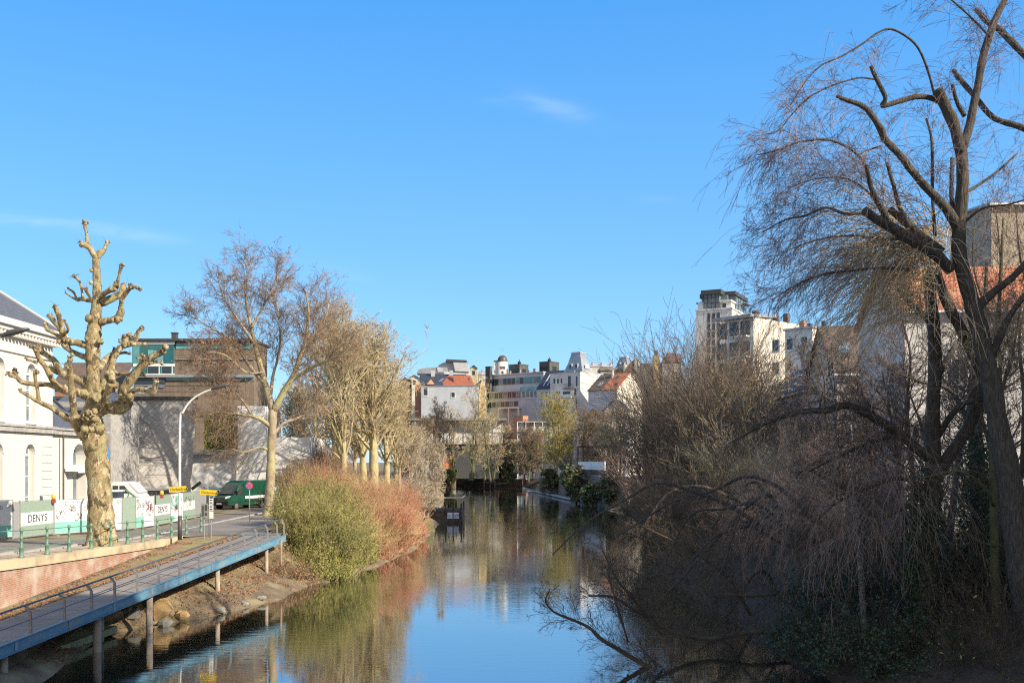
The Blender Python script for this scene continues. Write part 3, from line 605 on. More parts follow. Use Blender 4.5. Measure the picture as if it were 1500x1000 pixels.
# lower wing
rw = thing('entrance_wing', 'low white wing with arched doorway and hood between classical building and plane tree', 'building', (X0, 69, 2.6))
m = MB(); m.box(X0-12, X0-.25, 65.02, 73.5, 2.4, 8.7); wl = m.build('wall', white, rw)
cut = MB(); cut.prism([(X0+.2, y, z) for y, z in arch(69.6, 2.9, 8.15, 2.1)], (-1.2, 0, 0)); carve(wl, cut)
m = MB(); o_ = arch(69.6, 6.62, 8.15, 2.1); m.prism([(X0-1.0, y, z) for y, z in o_], (.05, 0, 0)); m.build('lunette', glass_lt, rw)
m = MB(); m.box(X0-.9, X0-.15, 68.5, 70.75, 6.12, 6.68); m.box(X0-.15, X0+.55, 67.2, 68.9, 6.25, 6.5); m.build('door_hood', wframe, rw)
dr = MB().box(X0-.95, X0-.85, 69.3, 70.55, 2.9, 6.1).build('door', wframe, rw); MB().box(X0-.84, X0-.80, 69.5, 70.4, 4.2, 5.8).build('pane', glass_lt, dr)
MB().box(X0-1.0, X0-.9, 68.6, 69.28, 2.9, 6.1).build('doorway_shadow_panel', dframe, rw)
m = MB(); m.box(X0-12, X0+.05, 65.26, 73.7, 8.705, 9.0); m.box(X0-12, X0+.15, 65.26, 73.8, 9.0, 9.15); m.build('string_course', stonegrey, rw)
m = MB(); m.prism([(X0, 65.3, 9.16), (X0, 73.7, 9.16), (X0-5, 73.7, 11.6), (X0-5, 65.3, 11.6)], (-.1, 0, -.06)); m.build('roof', slate, rw)
m = MB(); m.cyl((X0+.12, 66.3, 2.7), (X0+.12, 66.3, 8.7), .06, None, 6); m.build('downpipe', dframe, rw)

# ------------------------------------------------------------------ slate-clad hall, white annex, glass house
t = thing('slate_hall', 'big hall with grey diamond slate cladding behind the hoarding', 'building', (-28, 84, 2.6))
a, b = P(150, 582, 82), P(277, 582, 84)
pts = [(a[0]-5, a[1], 2.4), (b[0], b[1], 2.4), (b[0], b[1]+2.2, b[2]), (a[0]-5, a[1]+2.2, a[2]+.05)]
MB().prism(pts, (-3.2, 9, 0)).build('cladding', slatewall, t)
m = MB(); m.bar((a[0]-5, a[1]+2.1, a[2]+.12), (b[0]+.1, b[1]+2.1, b[2]+.12), .35, .22); m.build('eaves_gutter', dframe, t)
m = MB()
for px in np.arange(160, 350, 12.): q = P(px, 582, 86); m.bar(q, q+(0, 0, 1.1), .05, .05)
q0, q1 = P(158, 565, 86), P(352, 565, 86)
for z in (0, -.5): m.bar(q0+(0, 0, z), q1+(0, 0, z), .05, .05)
m.build('terrace_rail', dframe, t)
t = thing('glazed_frame', 'thin dark steel frame standing before the slate hall', 'frame', P(228, 770, 80))
m = MB(); c = [P(212, y, 80) for y in (674, 695, 728)]; d = [P(252, y, 80) for y in (674, 695, 728)]
for p, q in zip(c, d): m.bar(p, q, .05, .05)
for s in (c, d): m.bar(s[0], (*s[0][:2], 2.7), .05, .05)
m.bar(P(232, 690, 79.98), P(232, 760, 79.98), .05, .05); m.build('frame', dframe, t)
t = thing('white_annex', 'bright white windowless annex with stepped top behind the green van', 'building', (-26, 100, 2.6))
for (x0, x1, yt), nm in (((278, 346, 664), 'low_block'), ((346, 385, 594), 'tall_block'), ((385, 452, 640), 'rear_block')):
    p, q = P(x0, yt, 100), P(x1, yt, 100); m = MB(); m.box(p[0]+.01, q[0], 100+(nm != 'low_block')*.4, 108, 2.4, p[2]); m.build(nm, M('bright_white_wall', (.76, .75, .73), (.68, .67, .65), .5), t)
p, q = P(300, 658, 99.6), P(345, 605, 99.6); m = MB(); m.box(p[0], q[0], 99.6, 108, p[2], q[2]); m.build('trellis_box', dframe, t)
rng = np.random.default_rng(4); c = rng.uniform([p[0], 99.35, p[2]], [q[0], 99.65, q[2]], (4200, 3)); MB().leaves(c, .12, rng).build('climbing_foliage', lf_olive, t)
m = MB()
for x in np.linspace(p[0], q[0], 9): m.bar((x, 99.5, p[2]), (x, 99.5, q[2]), .05, .05)
m.build('trellis', moss_conc, t)
m = MB(); m.box(p[0]-1.6, q[0], 99.2, 108, p[2]-.5, p[2]-.01); m.build('canopy_slab', concrete, t)
# glass house
gY = 112; t = thing('glass_building', 'flat-roofed building with teal glass corner and brown cladding above the slate hall', 'building', P(190, 676, gY))
def gp(px, py, dy=0): return P(px, py, gY+dy)
def rect_px(m, x0, y0, x1, y1, dep, dy=0., Y=gY):
    p, q = P(x0, y1, Y), P(x1, y0, Y); return m.box(p[0], q[0], Y-dep+dy, Y+dy, p[2], q[2])
rect_px(MB(), 196, 500, 372, 715, -6, .02).build('core', corten, t)
rect_px(MB(), 192, 496.5, 374, 500, -7.5, -.6).build('roof_slab', dframe, t)
g_ = rect_px(MB(), 195, 502, 255.5, 549, .25).build('corner_glazing', teal, t)
m = MB(); 
for x in (195, 200.5, 206, 211, 216, 226, 233.5, 241, 248, 255.5): p, q = gp(x, 502, -.32), gp(x, 549, -.32); m.bar(p, q, .07 if 195 < x < 255 else .2, .06)
for yy, x1 in ((502, 256), (534.5, 256), (549, 256)): m.bar(gp(195, yy, -.3), gp(x1, yy, -.3), .08, .28)
m.build('mullions', wframe, g_)
for x0, y0, x1, y1, mt in ((218, 513, 226, 533, teal_lt), (226.5, 514, 240.5, 533, M('sky_lit_glass', (.20, .42, .50), (.10, .28, .33), .5, .1)), (241.5, 503, 255, 534, M('deep_teal_glass', (.02, .13, .17), (.01, .07, .09), .4, .08)), (196, 503, 205.5, 549, M('clear_teal_glass', (.14, .36, .36), (.06, .22, .23), .3, .08)), (206.5, 535, 216, 549, MATS['deep_teal_glass'])): rect_px(MB(), x0, y0, x1, y1, .05, -.26).build('glass_pane', mt, g_)
for x0, x1 in ((217, 235), (238, 254)):
    f = rect_px(MB(), x0, 536, x1, 548, .06, -.26).build('window', wframe, t); rect_px(MB(), x0+1, 537, x1-1, 547.3, .03, -.33).build('pane', glass, f)
f = rect_px(MB(), 197, 552.5, 242, 565, .1).build('lower_glazing', glass, t)
m = MB(); 
for x in (197, 205, 216, 229, 242): m.bar(gp(x, 552, -.14), gp(x, 590, -.14), .12, .06)
m.bar(gp(195, 550.5, -.3), gp(372, 550.5, -.3), .35, .3); m.bar(gp(197, 565, -.14), gp(242, 565, -.14), .12, .2); m.build('mullions', greyframe, f)
for y0, y1 in ((502.5, 511), (552.5, 556.5)): rect_px(MB(), 258 if y0 < 510 else 243, y0, 372, y1, .06).build('clerestory', teal_lt, t)
m = MB()
for x in (269, 283, 297, 318, 340, 360): m.bar(gp(x, 502, -.1), gp(x, 549, -.1), .09, .07)
for x in (252, 270, 288, 306): m.bar(gp(x, 552, -.1), gp(x, 582, -.1), .09, .07)
m.bar(gp(258, 526, -.1), gp(372, 526, -.1), .09, .1); m.build('cladding_battens', greyframe, t)
rect_px(MB(), 299, 508, 304, 520, .05, -.07).build('window', glass, t)
p, q = gp(251, 500, 4), gp(258.5, 488, 4); ch = MB().box(p[0], q[0], gY+4, gY+4.6, p[2]-1, q[2]).build('chimney', dframe, t)
MB().box(p[0]-.08, q[0]+.08, gY+3.92, gY+4.68, q[2], q[2]+.12).build('chimney_cap', dframe, ch)
# terrace things on the slate hall
for k, px in enumerate((172, 186, 200, 212)):
    q = P(px, 583, 87); t = thing('terrace_chair', 'small pale terrace chair above the slate hall' if True else '', 'chair', q, 0, 'pale chairs on the roof terrace')
    m = MB(); m.box(q[0]-.25, q[0]+.25, 86.8, 87.25, q[2]+.42, q[2]+.47); m.build('seat', wframe, t)
    m = MB(); m.box(q[0]-.25, q[0]+.25, 87.2, 87.26, q[2]+.47, q[2]+.95); m.build('backrest', wframe, t)
    m = MB(); [m.bar((q[0]+a, 87+b, q[2]), (q[0]+a, 87+b, q[2]+.42), .04, .04) for a in (-.22, .22) for b in (-.18, .22)]; m.build('legs', wframe, t)
q = P(230, 583, 88); t = thing('terrace_shelter', 'white open shelter frame on the roof terrace', 'shelter', q); m = MB()
a = P(219, 566, 88); b = P(237, 566, 88)
m.bar(a, b, .8, .14); [m.bar(p, (p[0], 88, q[2]), .09, .09) for p in (a, b)]; m.build('frame', wframe, t)
t = thing('brick_house', 'small orange brick house with dark roof between classical building and plane tree', 'house', (-55, 118, 2.6))
p, q = P(80, 570, 120), P(172, 556, 120); MB().box(p[0], q[0], 120, 128, 2.4, q[2]-1).build('wall', rbrick, t)
m = MB(); m.prism([(p[0]-.4, 119.6, q[2]-1.02), (q[0]+.4, 119.6, q[2]-1.02), (q[0]+.4, 124, q[2]+2.2), (p[0]-.4, 124, q[2]+2.2)], (0, .3, .3)); m.build('roof', browntile, t)
t = thing('long_shed', 'low grey shed with sloping roof between classical building and slate hall', 'shed', (-36, 78, 2.6))
p, q = P(70, 640, 78), P(162, 588, 78); MB().box(p[0], q[0], 78, 84, 2.4, q[2]).build('wall', stonegrey, t)
m = MB(); m.prism([(p[0], 77.7, q[2]-.7), (q[0], 77.7, q[2]-.7), (q[0], 82, q[2]+.8), (p[0], 82, q[2]+.8)], (0, .1, .2)); m.build('roof', slate, t)
m = MB(); m.bar(P(78, 585, 76), P(120, 624, 76), .3, .18); m.build('verge_trim', dframe, t)

# ------------------------------------------------------------------ building site behind the hoarding
yc = 70.
q = P(182, 740, yc); t = thing('site_truck', 'white site truck cab behind the hoarding, right of the pollarded plane trunk', 'truck', (q[0], yc, 2.65))
pf = [(163, 742), (163, 708), (166, 705.5), (181, 705.5), (186, 708), (203, 726), (207, 731), (207, 742)]
MB().prism([P(x, y, yc) for x, y in pf], (0, 2.1, 0)).build('cab', wframe, t)
MB().prism([P(x, y, yc-.02) for x, y in ((165, 722), (165, 711), (173, 711), (173, 722))], (0, .02, 0)).build('side_window', dark_ := M('dark_cab_glass', (.03, .04, .045), None, rough=.15), t); MB().prism([P(x, y, yc-.02) for x, y in ((175, 722), (175, 711), (182, 711), (191, 722))], (0, .02, 0)).build('side_window', dark_, t)
MB().prism([P(x, y, yc) + (0, .15, .03) for x, y in ((187, 708), (201, 723))] + [P(x, y, yc) + (0, 1.95, .03) for x, y in ((201, 723), (187, 708))], (.05, 0, .05)).build('windscreen', zinc_lt, t)
for x in (170, 198): c = P(x, 742, yc); MB().cyl((c[0], yc-.05, 3.05), (c[0], yc+.3, 3.05), .42, None, 14).build('wheel', black, t)
q0, q1 = P(196, 760, 72), P(233, 718, 72); t = thing('site_container', 'black steel site container behind the hoarding', 'container', (q0[0], 72, 2.65))
MB().box(q0[0], q1[0], 72, 74.4, 2.65, q1[2]).build('body', black, t)
m = MB(); [m.box(x, x+.05, 71.95, 72, 2.75, q1[2]-.1) for x in np.arange(q0[0]+.1, q1[0], .3)]; m.build('corrugation', dframe, t)
m = MB(); m.box(q0[0]-.03, q1[0]+.03, 71.93, 74.45, q1[2], q1[2]+.1); m.build('roof_rim', galv, t)
t = thing('lattice_barrier', 'green steel lattice propped behind the hoarding beside the black container', 'barrier', P(190, 760, 69)); m = MB()
a0, a1 = P(183, 716, 69), P(208, 735, 69); b0, b1 = P(183, 740, 69), P(208, 745, 69)
for u, v in ((a0, a1), (b0, b1), (a0, b0), (a1, b1)): m.bar(u, v, .1, .1)
for f in (.25, .5, .75): m.bar(a0*(1-f)+a1*f, b0*(1-f)+b1*f, .06, .06); m.bar(a0*(1-f)+a1*f, b0*(1.25-f)+b1*(f-.25), .06, .06)
m.bar(b0, (b0[0], 69, 2.65), .08, .08); m.bar(b1, (b1[0], 69, 2.65), .08, .08); m.build('frame', greenpaint, t)
t = thing('site_cable', 'bright blue rolled tarpaulin hanging just right of the plane trunk', 'tarpaulin', P(155, 660, 60)); m = MB()
m.tube([P(153, 640, 60), P(155, 655, 60), P(157, 668, 60), P(158, 684, 60)], [.16, .18, .15, .08], 7); m.build('sheet', M('blue_tarpaulin', (.02, .22, .62), (.02, .16, .5), 4., .6), t)
m = MB(); m.bar(P(153, 640, 60.1), (P(153, 640, 60.1)[0], 60.1, 2.6), .06, .06); m.build('pole', galv, t)
q = P(170, 742, 68); t = thing('portable_toilet', 'dark blue portable cabin between plane trunk and white tent legs', 'cabin', (q[0], 68, 2.65)); p1 = P(161, 720, 68); p2 = P(178, 720, 68)
MB().box(p1[0], p2[0]-.3, 68, 69.2, 2.65, p1[2]).build('body', M('navy_plastic', (.02, .035, .08), (.03, .05, .10), 3., .5), t); MB().box(p1[0]-.05, p2[0]-.25, 67.95, 69.25, p1[2], p1[2]+.12).build('roof', wframe, t)

# ------------------------------------------------------------------ street lamps and signs
def lamp_parts(t, base, H, reach):
    b = np.array(base, float); m = MB(); m.tube([b, b+(0, 0, H*.74), b+(reach*.06, 0, H*.83), b+(reach*.22, 0, H*.905), b+(reach*.45, 0, H*.955), b+(reach*.70, 0, H*.985)], [.085, .065, .06, .055, .05, .045], 8, sub=4); m.build('pole', lampwhite, t, True)
    m = MB(); m.cyl(b, b+(0, 0, 1.3), .115, .11, 10); m.build('base_sleeve', dframe, t, True)
    d = np.array([1, 0, .27]); d /= np.linalg.norm(d); a = b+(reach*.64, 0, H*.978); m = MB(); secs = []
    for s, wd, h in ((0, .05, .06), (.15, .10, .10), (.4, .17, .13), (.8, .17, .10), (1.05, .08, .04)):
        c = a+d*s; secs.append([c+(0, -wd, 0), c+(0, -wd*.7, h), c+(0, wd*.7, h), c+(0, wd, 0), c+(0, wd*.6, -h*.5), c+(0, -wd*.6, -h*.5)])
    m.loft(secs); m.build('lamp_head', dframe, t, True)
b = P(263.5, 790, 53.7); b[2] = ip(53.7, QZ); t = thing('street_lamp', 'curved white street lamp carrying a yellow arrow sign, right of the hoarding lettering', 'street lamp', b, 0, 'street lamps'); lamp_parts(t, b, 8.28, 2.65)
b2 = np.array([-20.25, 36., ip(36, QZ)]); t2 = thing('street_lamp', 'dark street lamp head reaching into view before the white cornice', 'street lamp', b2, 0, 'street lamps'); lamp_parts(t2, b2, 8.35, 2.75)
yel = M('yellow_sign_face', (.82, .56, .02), (.76, .50, .02), 2., .5); inkg = M('worn_black_letters', (.10, .085, .03), None, rough=.7)
def arrow_sign(px, py, Y, lab, words, post):
    c = P(px, py, Y-.12); t = thing('detour_sign', lab, 'sign', c, 0, 'yellow detour signs'); hw, h = .5, .145; tilt = .06
    T = Matrix.Translation(Vector((0, 0, 0))) @ Matrix.Rotation(-tilt*(1 if px < 280 else -1.0), 4, 'Y')
    o_ = [(-hw, 0, -h), (hw*.84, 0, -h), (hw, 0, 0), (hw*.84, 0, h), (-hw, 0, h)]
    m = MB(); m.prism([np.array(T @ Vector(p)) for p in o_], (0, .03, 0)); m.build('board', yel, t, local=True)
    m = MB(); m.prism([np.array(T @ Vector(p)) for p in ((hw*.86, -.006, -h*.8), (hw*.99, -.006, 0), (hw*.86, -.006, h*.8))], (0, .004, 0)); m.build('arrow_tip', ink, t, local=True)
    text_mesh(words, .21, inkg, t, T @ Matrix.Translation((0.0, -.004, -.01)) @ Matrix.Rotation(PI/2, 4, 'X'))
    if post: m = MB(); m.cyl((0, .06, ip(Y, QZ)-c[2]), (0, .06, .1), .03, None, 8); m.build('post', galv, t, True, local=True)
    else: m = MB(); m.box(-.12, .12, .03, .12, -.09, .09); m.build('bracket', galv, t, local=True)
arrow_sign(261, 716, 53.7, 'yellow arrow sign mounted on the curved white lamp post', 'Omleiding', False)
arrow_sign(306, 721, 55.8, 'yellow arrow sign on its own thin post, left of the green van', 'Omleiding', True)
c = P(299, 750, 54.6); t = thing('notice_board', 'small grey and white notice board on two posts beside the second yellow sign', 'notice board', (c[0], 54.6, ip(54.6, QZ)))
p, q = P(295, 758, 54.6), P(305, 737, 54.6); MB().box(p[0], q[0], 54.55, 54.6, p[2], q[2]).build('panel', galv, t)
m = MB()
for a, b_, d, e in ((.12, .4, .1, .85), (.55, .9, .15, .35), (.55, .9, .5, .9)): m.box(p[0]+(q[0]-p[0])*a, p[0]+(q[0]-p[0])*b_, 54.54, 54.549, p[2]+(q[2]-p[2])*d, p[2]+(q[2]-p[2])*e)
m.build('notice_print', dframe, t)
p, q = P(307, 759, 54.9), P(312.5, 730, 54.9); m = MB(); m.box(p[0], q[0], 54.85, 54.9, p[2], p[2]+(q[2]-p[2])*.36); m.box(p[0], q[0], 54.85, 54.9, p[2]+(q[2]-p[2])*.40, p[2]+(q[2]-p[2])*.68); m.box(p[0], q[0], 54.85, 54.9, p[2]+(q[2]-p[2])*.72, q[2]); m.build('white_plates', wframe, t)
m = MB()
for f in (.47, .60, .8, .92): z = p[2]+(q[2]-p[2])*f; m.box(p[0]+.03, q[0]-.03, 54.84, 54.849, z-.03, z+.03)
m.build('plate_print', ink, t)
m = MB(); m.cyl((P(299, 0, 54.65)[0], 54.65, 2.6), P(299, 737, 54.65), .03, None, 6); m.cyl((P(309.5, 0, 54.95)[0], 54.95, 2.6), P(309.5, 730, 54.95), .025, None, 6); m.build('posts', galv, t)
c = P(365.5, 711, 71); t = thing('no_stopping_sign', 'blue and red round traffic sign on a thin grey post before the green van', 'sign', (c[0], 71, ip(71, QZ)))
rd = M('sign_red', (.62, .03, .04), None, rough=.45); bl = M('sign_blue', (.05, .28, .72), None, rough=.45)
def disc(m, c, r0, y, th): a = np.linspace(0, 2*PI, 25)[:-1]; return m.prism([(c[0]+r0*math.cos(u), y, c[2]+r0*math.sin(u)) for u in a], (0, th, 0))
pn = disc(MB(), c, .26, 71-.07, .02).build('disc', rd, t); disc(MB(), c, .205, 71-.078, .007).build('blue_field', bl, pn)
m = MB(); m.bar(c+(-.145, -.083, .145), c+(.145, -.083, -.145), .008, .07, (1, 0, 1)); m.bar(c+(-.145, -.087, -.145), c+(.145, -.087, .145), .008, .07, (-1, 0, 1)); m.build('red_cross', rd, pn)
m = MB(); m.cyl((c[0], 71, ip(71, QZ)), (c[0], 71, c[2]+.3), .032, None, 8); m.build('post', galv, t, True)
t = thing('site_barrier_arm', 'short black propped boom beside the white annex wall', 'boom', P(284, 745, 80)); m = MB(); m.bar(P(281, 716, 80), P(294, 706, 80), .18, .22); m.build('arm', black, t); m = MB(); m.bar(P(282, 715, 80.1), (P(282, 715, 80.1)[0], 80.1, 2.6), .12, .12); m.build('post', galv, t)

# ------------------------------------------------------------------ vehicles
vgreen = M('dark_green_car_paint', (.005, .066, .038), (.006, .058, .034), .8, .28); vgreen.node_tree.nodes['Principled BSDF'].inputs['Coat Weight'].default_value = .6
rub = M('tyre_rubber', (.015, .015, .016), None, rough=.8); hub = M('wheel_silver', (.5, .5, .52), None, rough=.35, metal=.8); lampg = M('headlamp_glass', (.62, .64, .66), (.45, .47, .5), 8., .1)
redl = M('tail_lamp', (.4, .01, .01), None, rough=.2)
def van_secs(prof, hw):
    """loft across the width with rounded shoulders; prof: side outline as (y, z)"""
    out = []; n = len(prof); zmax = max(z for _, z in prof); cy = sum(p[0] for p in prof)/n
    for x, s in ((-1, .0), (-.97, .05), (-.88, .09), (.88, .09), (.97, .05), (1, 0)):
        sec = []
        for (y, z) in prof:
            lean = hw*.11*max(0, (z-1.15)/(zmax-1.15)) if z > 1.15 else 0
            sh = (.09-s)*1.0
            sec.append((x*(hw-lean), cy+(y-cy)*(1-sh*.25), z-(sh if z > 1.2 else -sh*.6)))
        out.append(sec)
    return out
q = P(352, 745, 91); vz = q[2]; t = thing('van', 'dark green high-roofed delivery van parked facing the bridge', 'van', (q[0], 91, vz), R(-24))
prof = [(-2.75, .45), (-2.82, .75), (-2.74, 1.08), (-2.55, 1.22), (-1.92, 1.36), (-1.25, 2.15), (-.95, 2.42), (-.3, 2.60), (2.6, 2.62), (2.85, 2.45), (2.98, 1.2), (2.98, .5), (2.2, .38), (-2.2, .38)]
MB().loft(van_secs(prof, 1.0)).build('body', vgreen, t, local=True)
dark = M('dark_windscreen', (.03, .04, .045), (.06, .075, .08), 1., .06, spec=.9)
ws = [(-.86, -1.97, 1.40), (.86, -1.97, 1.40), (.76, -1.32, 2.14), (-.76, -1.32, 2.14)]; MB().prism(ws, (0, -.05, .03)).build('windscreen', dark, t, local=True)
for s in (-1, 1):
    MB().prism([(s*1.0, -1.72, 1.36), (s*1.0, -.75, 1.36), (s*.91, -.75, 2.08), (s*.915, -1.26, 2.08)], (s*.02, 0, 0)).build('side_window', dark, t, local=True)
    MB().prism([(s*.60, -2.79, 1.0), (s*.95, -2.70, 1.03), (s*.93, -2.42, 1.27), (s*.60, -2.66, 1.20)], (0, -.05, .02)).build('headlight', lampg, t, local=True)
    mi = MB(); mi.box(s*1.06-.1, s*1.06+.1, -1.85, -1.72, 1.36, 1.72); mi.bar((s*.95, -1.7, 1.4), (s*1.05, -1.78, 1.42), .05, .05); mi.build('mirror', black, t, local=True)
    MB().prism([(s*1.004, -.55, .98), (s*1.004, 2.75, .98), (s*1.004, 2.75, 1.26), (s*1.004, -.55, 1.20)], (s*.006, 0, 0)).build('white_stripe', wframe, t, local=True)
    m = MB(); m.bar((s*1.006, -.7, .5), (s*.93, -.7, 2.3), .012, .02, (0, 1, 0)); m.bar((s*1.006, .55, .5), (s*.91, .55, 2.4), .012, .02, (0, 1, 0)); m.box(s*1.0-.02, s*1.0+.02, -.6, 2.4, .68, .78); m.build('side_trim', black, t, local=True)
    for y in (-1.75, 1.85):
        m = MB(); x0, x1 = s*.80, s*1.005; a = np.linspace(0, 2*PI, 21)[:-1]
        m.prism([(x0, y+.36*math.cos(u), .36+.36*math.sin(u)) for u in a], (x1-x0, 0, 0)); wh = m.build('wheel', rub, t, local=True)
        m = MB(); m.prism([(s*1.0, y+.23*math.cos(u), .36+.23*math.sin(u)) for u in a], (s*.02, 0, 0)); m.build('rim', hub, wh, local=True)
m = MB(); m.prism([(-.55, -2.80, .80), (.55, -2.80, .80), (.62, -2.76, 1.12), (-.62, -2.76, 1.12)], (0, -.05, 0)); gr = m.build('grille', black, t, local=True)
m = MB(); 
for z in (.79, .95, 1.12): m.box(-.58, .58, -2.88, -2.855, z-.015, z+.015)
m.box(-.14, .14, -2.885, -2.87, .93, 1.0); m.build('grille_bars', hub, gr, local=True)
m = MB(); m.box(-.98, .98, -2.90, -2.7, .40, .70); m.build('bumper', black, t, local=True); MB().box(-.27, .27, -2.915, -2.895, .52, .64).build('number_plate', wframe, t, local=True)
q = P(385, 744, 99); t = thing('car', 'dark green car parked behind the van, half hidden by the sycamore trunk', 'car', (q[0], 99, q[2]), R(-24))
prof = [(-2.1, .4), (-2.15, .72), (-1.9, .92), (-1.0, 1.02), (-.3, 1.48), (.6, 1.56), (1.6, 1.42), (2.1, .98), (2.15, .5), (1.6, .3), (-1.7, .3)]
def car_secs(hw):
    out = []
    for x, sh in ((-1, .08), (-.93, .02), (-.6, 0), (.6, 0), (.93, .02), (1, .08)):
        out.append([(x*(hw-(.22 if z > 1.2 else .0)), y*(1-sh*.3), z-(sh if z > .8 else -sh)) for y, z in prof])
    return out
MB().loft(car_secs(.9)).build('body', vgreen, t, local=True)
MB().prism([(-.68, -.98, 1.06), (.68, -.98, 1.06), (.6, -.38, 1.44), (-.6, -.38, 1.44)], (0, -.05, .03)).build('windscreen', dark, t, local=True)
for s in (-1, 1):
    MB().prism([(s*.9, -.75, 1.0), (s*.88, 1.5, 1.0), (s*.70, 1.2, 1.4), (s*.70, -.2, 1.42)], (s*.02, 0, 0)).build('side_window', dark, t, local=True)
    MB().prism([(s*.5, -2.12, .66), (s*.84, -2.05, .66), (s*.82, -1.9, .84), (s*.5, -1.98, .82)], (0, -.05, .02)).build('headlight', lampg, t, local=True)
    for y in (-1.35, 1.35):
        a = np.linspace(0, 2*PI, 21)[:-1]; m = MB(); m.prism([(s*.72, y+.31*math.cos(u), .31+.31*math.sin(u)) for u in a], (s*.19, 0, 0)); wh = m.build('wheel', rub, t, local=True)
        m = MB(); m.prism([(s*.905, y+.2*math.cos(u), .31+.2*math.sin(u)) for u in a], (s*.015, 0, 0)); m.build('rim', hub, wh, local=True)
q = P(318, 742, 97); t = thing('trailer', 'grey box trailer standing left of the green van', 'trailer', (q[0], 97, 2.62)); p0, p1 = P(306, 716, 97), P(322, 716, 97)
MB().box(p0[0], p1[0], 97, 100, 3.1, p0[2]).build('box', zinc, t); MB().box(p0[0]-.05, p1[0]+.05, 96.95, 100.05, p0[2], p0[2]+.1).build('roof', bluepaint, t)
for x in (p0[0]+.2, p1[0]-.2): MB().cyl((x-.1, 98.2, 2.95), (x+.1, 98.2, 2.95), .32, None, 14).build('wheel', rub, t)
MB().box(p0[0]+.1, p1[0]-.1, 96.8, 97, 2.9, 3.1).build('bumper', black, t)

# ------------------------------------------------------------------ person on the far path
q = P(583, 708, 175); z0 = 2.62; t = thing('person', 'person in a dark jacket and pale-topped trousers walking the far path', 'person', (q[0], 175, z0))
me = bpy.data.meshes.new('body'); vs = [(0, 0, .95), (0, 0, 1.2), (0, 0, 1.45), (0, -.02, 1.58), (0, -.04, 1.72), (.22, 0, 1.42), (.30, .02, 1.12), (.27, -.1, .88), (-.22, 0, 1.42), (-.30, .02, 1.12), (-.27, -.1, .88), (.10, 0, .9), (.11, -.1, .5), (.11, 0, .08), (.11, -.16, .04), (-.10, 0, .9), (-.11, .08, .5), (-.11, .22, .1), (-.11, .08, .04)]
es = [(0, 1), (1, 2), (2, 3), (3, 4), (2, 5), (5, 6), (6, 7), (2, 8), (8, 9), (9, 10), (0, 11), (11, 12), (12, 13), (13, 14), (0, 15), (15, 16), (16, 17), (17, 18)]
rads = [.16, .16, .19, .07, .115, .08, .06, .045, .08, .06, .045, .10, .075, .05, .05, .10, .075, .05, .05]
me.from_pydata(vs, es, []); bo = bpy.data.objects.new('body', me); C.objects.link(bo); md = bo.modifiers.new('s', 'SKIN'); me.skin_vertices[0].data[0].use_root = True
for i, rr in enumerate(rads): me.skin_vertices[0].data[i].radius = (rr, rr)
bo.modifiers.new('u', 'SUBSURF').levels = 1; bpy.context.view_layer.update(); nm = bpy.data.meshes.new_from_object(bo.evaluated_get(bpy.context.evaluated_depsgraph_get())); nm.name = 'body'; bo.modifiers.clear(); bo.data = nm
nm.materials.clear(); nm.materials.append(M('navy_trousers', (.03, .035, .05), (.04, .045, .06), 6., .9)); bo.parent = t
MB().lathe((0, 0, .78), [(.20, 0), (.215, .1), (.20, .3), (.25, .55), (.22, .68), (.09, .76)], 12).build('jacket', M('black_jacket', (.012, .012, .014), (.02, .02, .024), 8., .8), t, True, local=True)
MB().blob((0, -.04, 1.74), (.10, .115, .13), rng, 0., 7).build('head', M('skin', (.48, .29, .21), None, rough=.6), t, True, local=True)
MB().lathe((0, -.02, 1.74), [(.112, 0), (.112, .06), (.08, .125), (.02, .145)], 12).build('hair', M('dark_hair', (.02, .014, .01), None), t, True, local=True)

# ------------------------------------------------------------------ landing stage
dY = 113; q = P(655, 765, dY); t = thing('landing_stage', 'dark timber landing stage with panelled side and top rail by the left bank', 'landing stage', (q[0], dY, 0))
dw = M('tarred_timber', (.014, .014, .016), (.028, .026, .026), 3., .9, spec=.1); p0, p1 = P(632, 742, dY), P(677, 742, dY)
MB().box(p0[0]-3, p1[0], dY, dY+6, 1.15, 1.4).build('deck', dw, t)
m = MB(); m.box(p0[0]-3, p1[0]-.02, dY+.02, dY+.2, -.1, 1.14); m.box(p1[0]-.2, p1[0]-.03, dY+.2, dY+6, -.1, 1.14); m.build('side_boards', dw, t)
for x in np.linspace(p0[0]+1.6, p1[0]-.1, 3):
    for y in (dY+.1, dY+5.8): m = MB(); m.cyl((x, y, -1.2), (x, y, 2.2), .1, None, 8); m.build('pile', dw, t)
x0, x1 = P(655, 0, dY)[0], P(673, 0, dY)[0]
for k in range(2):
    for j in range(2): MB().box(x0+.72*k, x0+.72*k+.62, dY-.02, dY+.02, .45+.38*j, .76+.38*j).build('side_panel', M('dull_blue_panel', (.16, .20, .32), (.11, .14, .24), 4., .6), t)
m = MB(); a = P(640, 728.5, dY); b = P(677, 728.5, dY); m.bar(a, b, .1, .1); m.bar(b, b+(0, 6, 0), .1, .1); m.bar((b[0], dY, 1.4), b, .09, .09); m.bar((b[0], dY+5.9, 1.4), b+(0, 5.9, 0), .09, .09); m.bar((a[0]+2.2, dY, 1.4), a+(2.2, 0, 0), .08, .08); m.build('railing', galv, t)
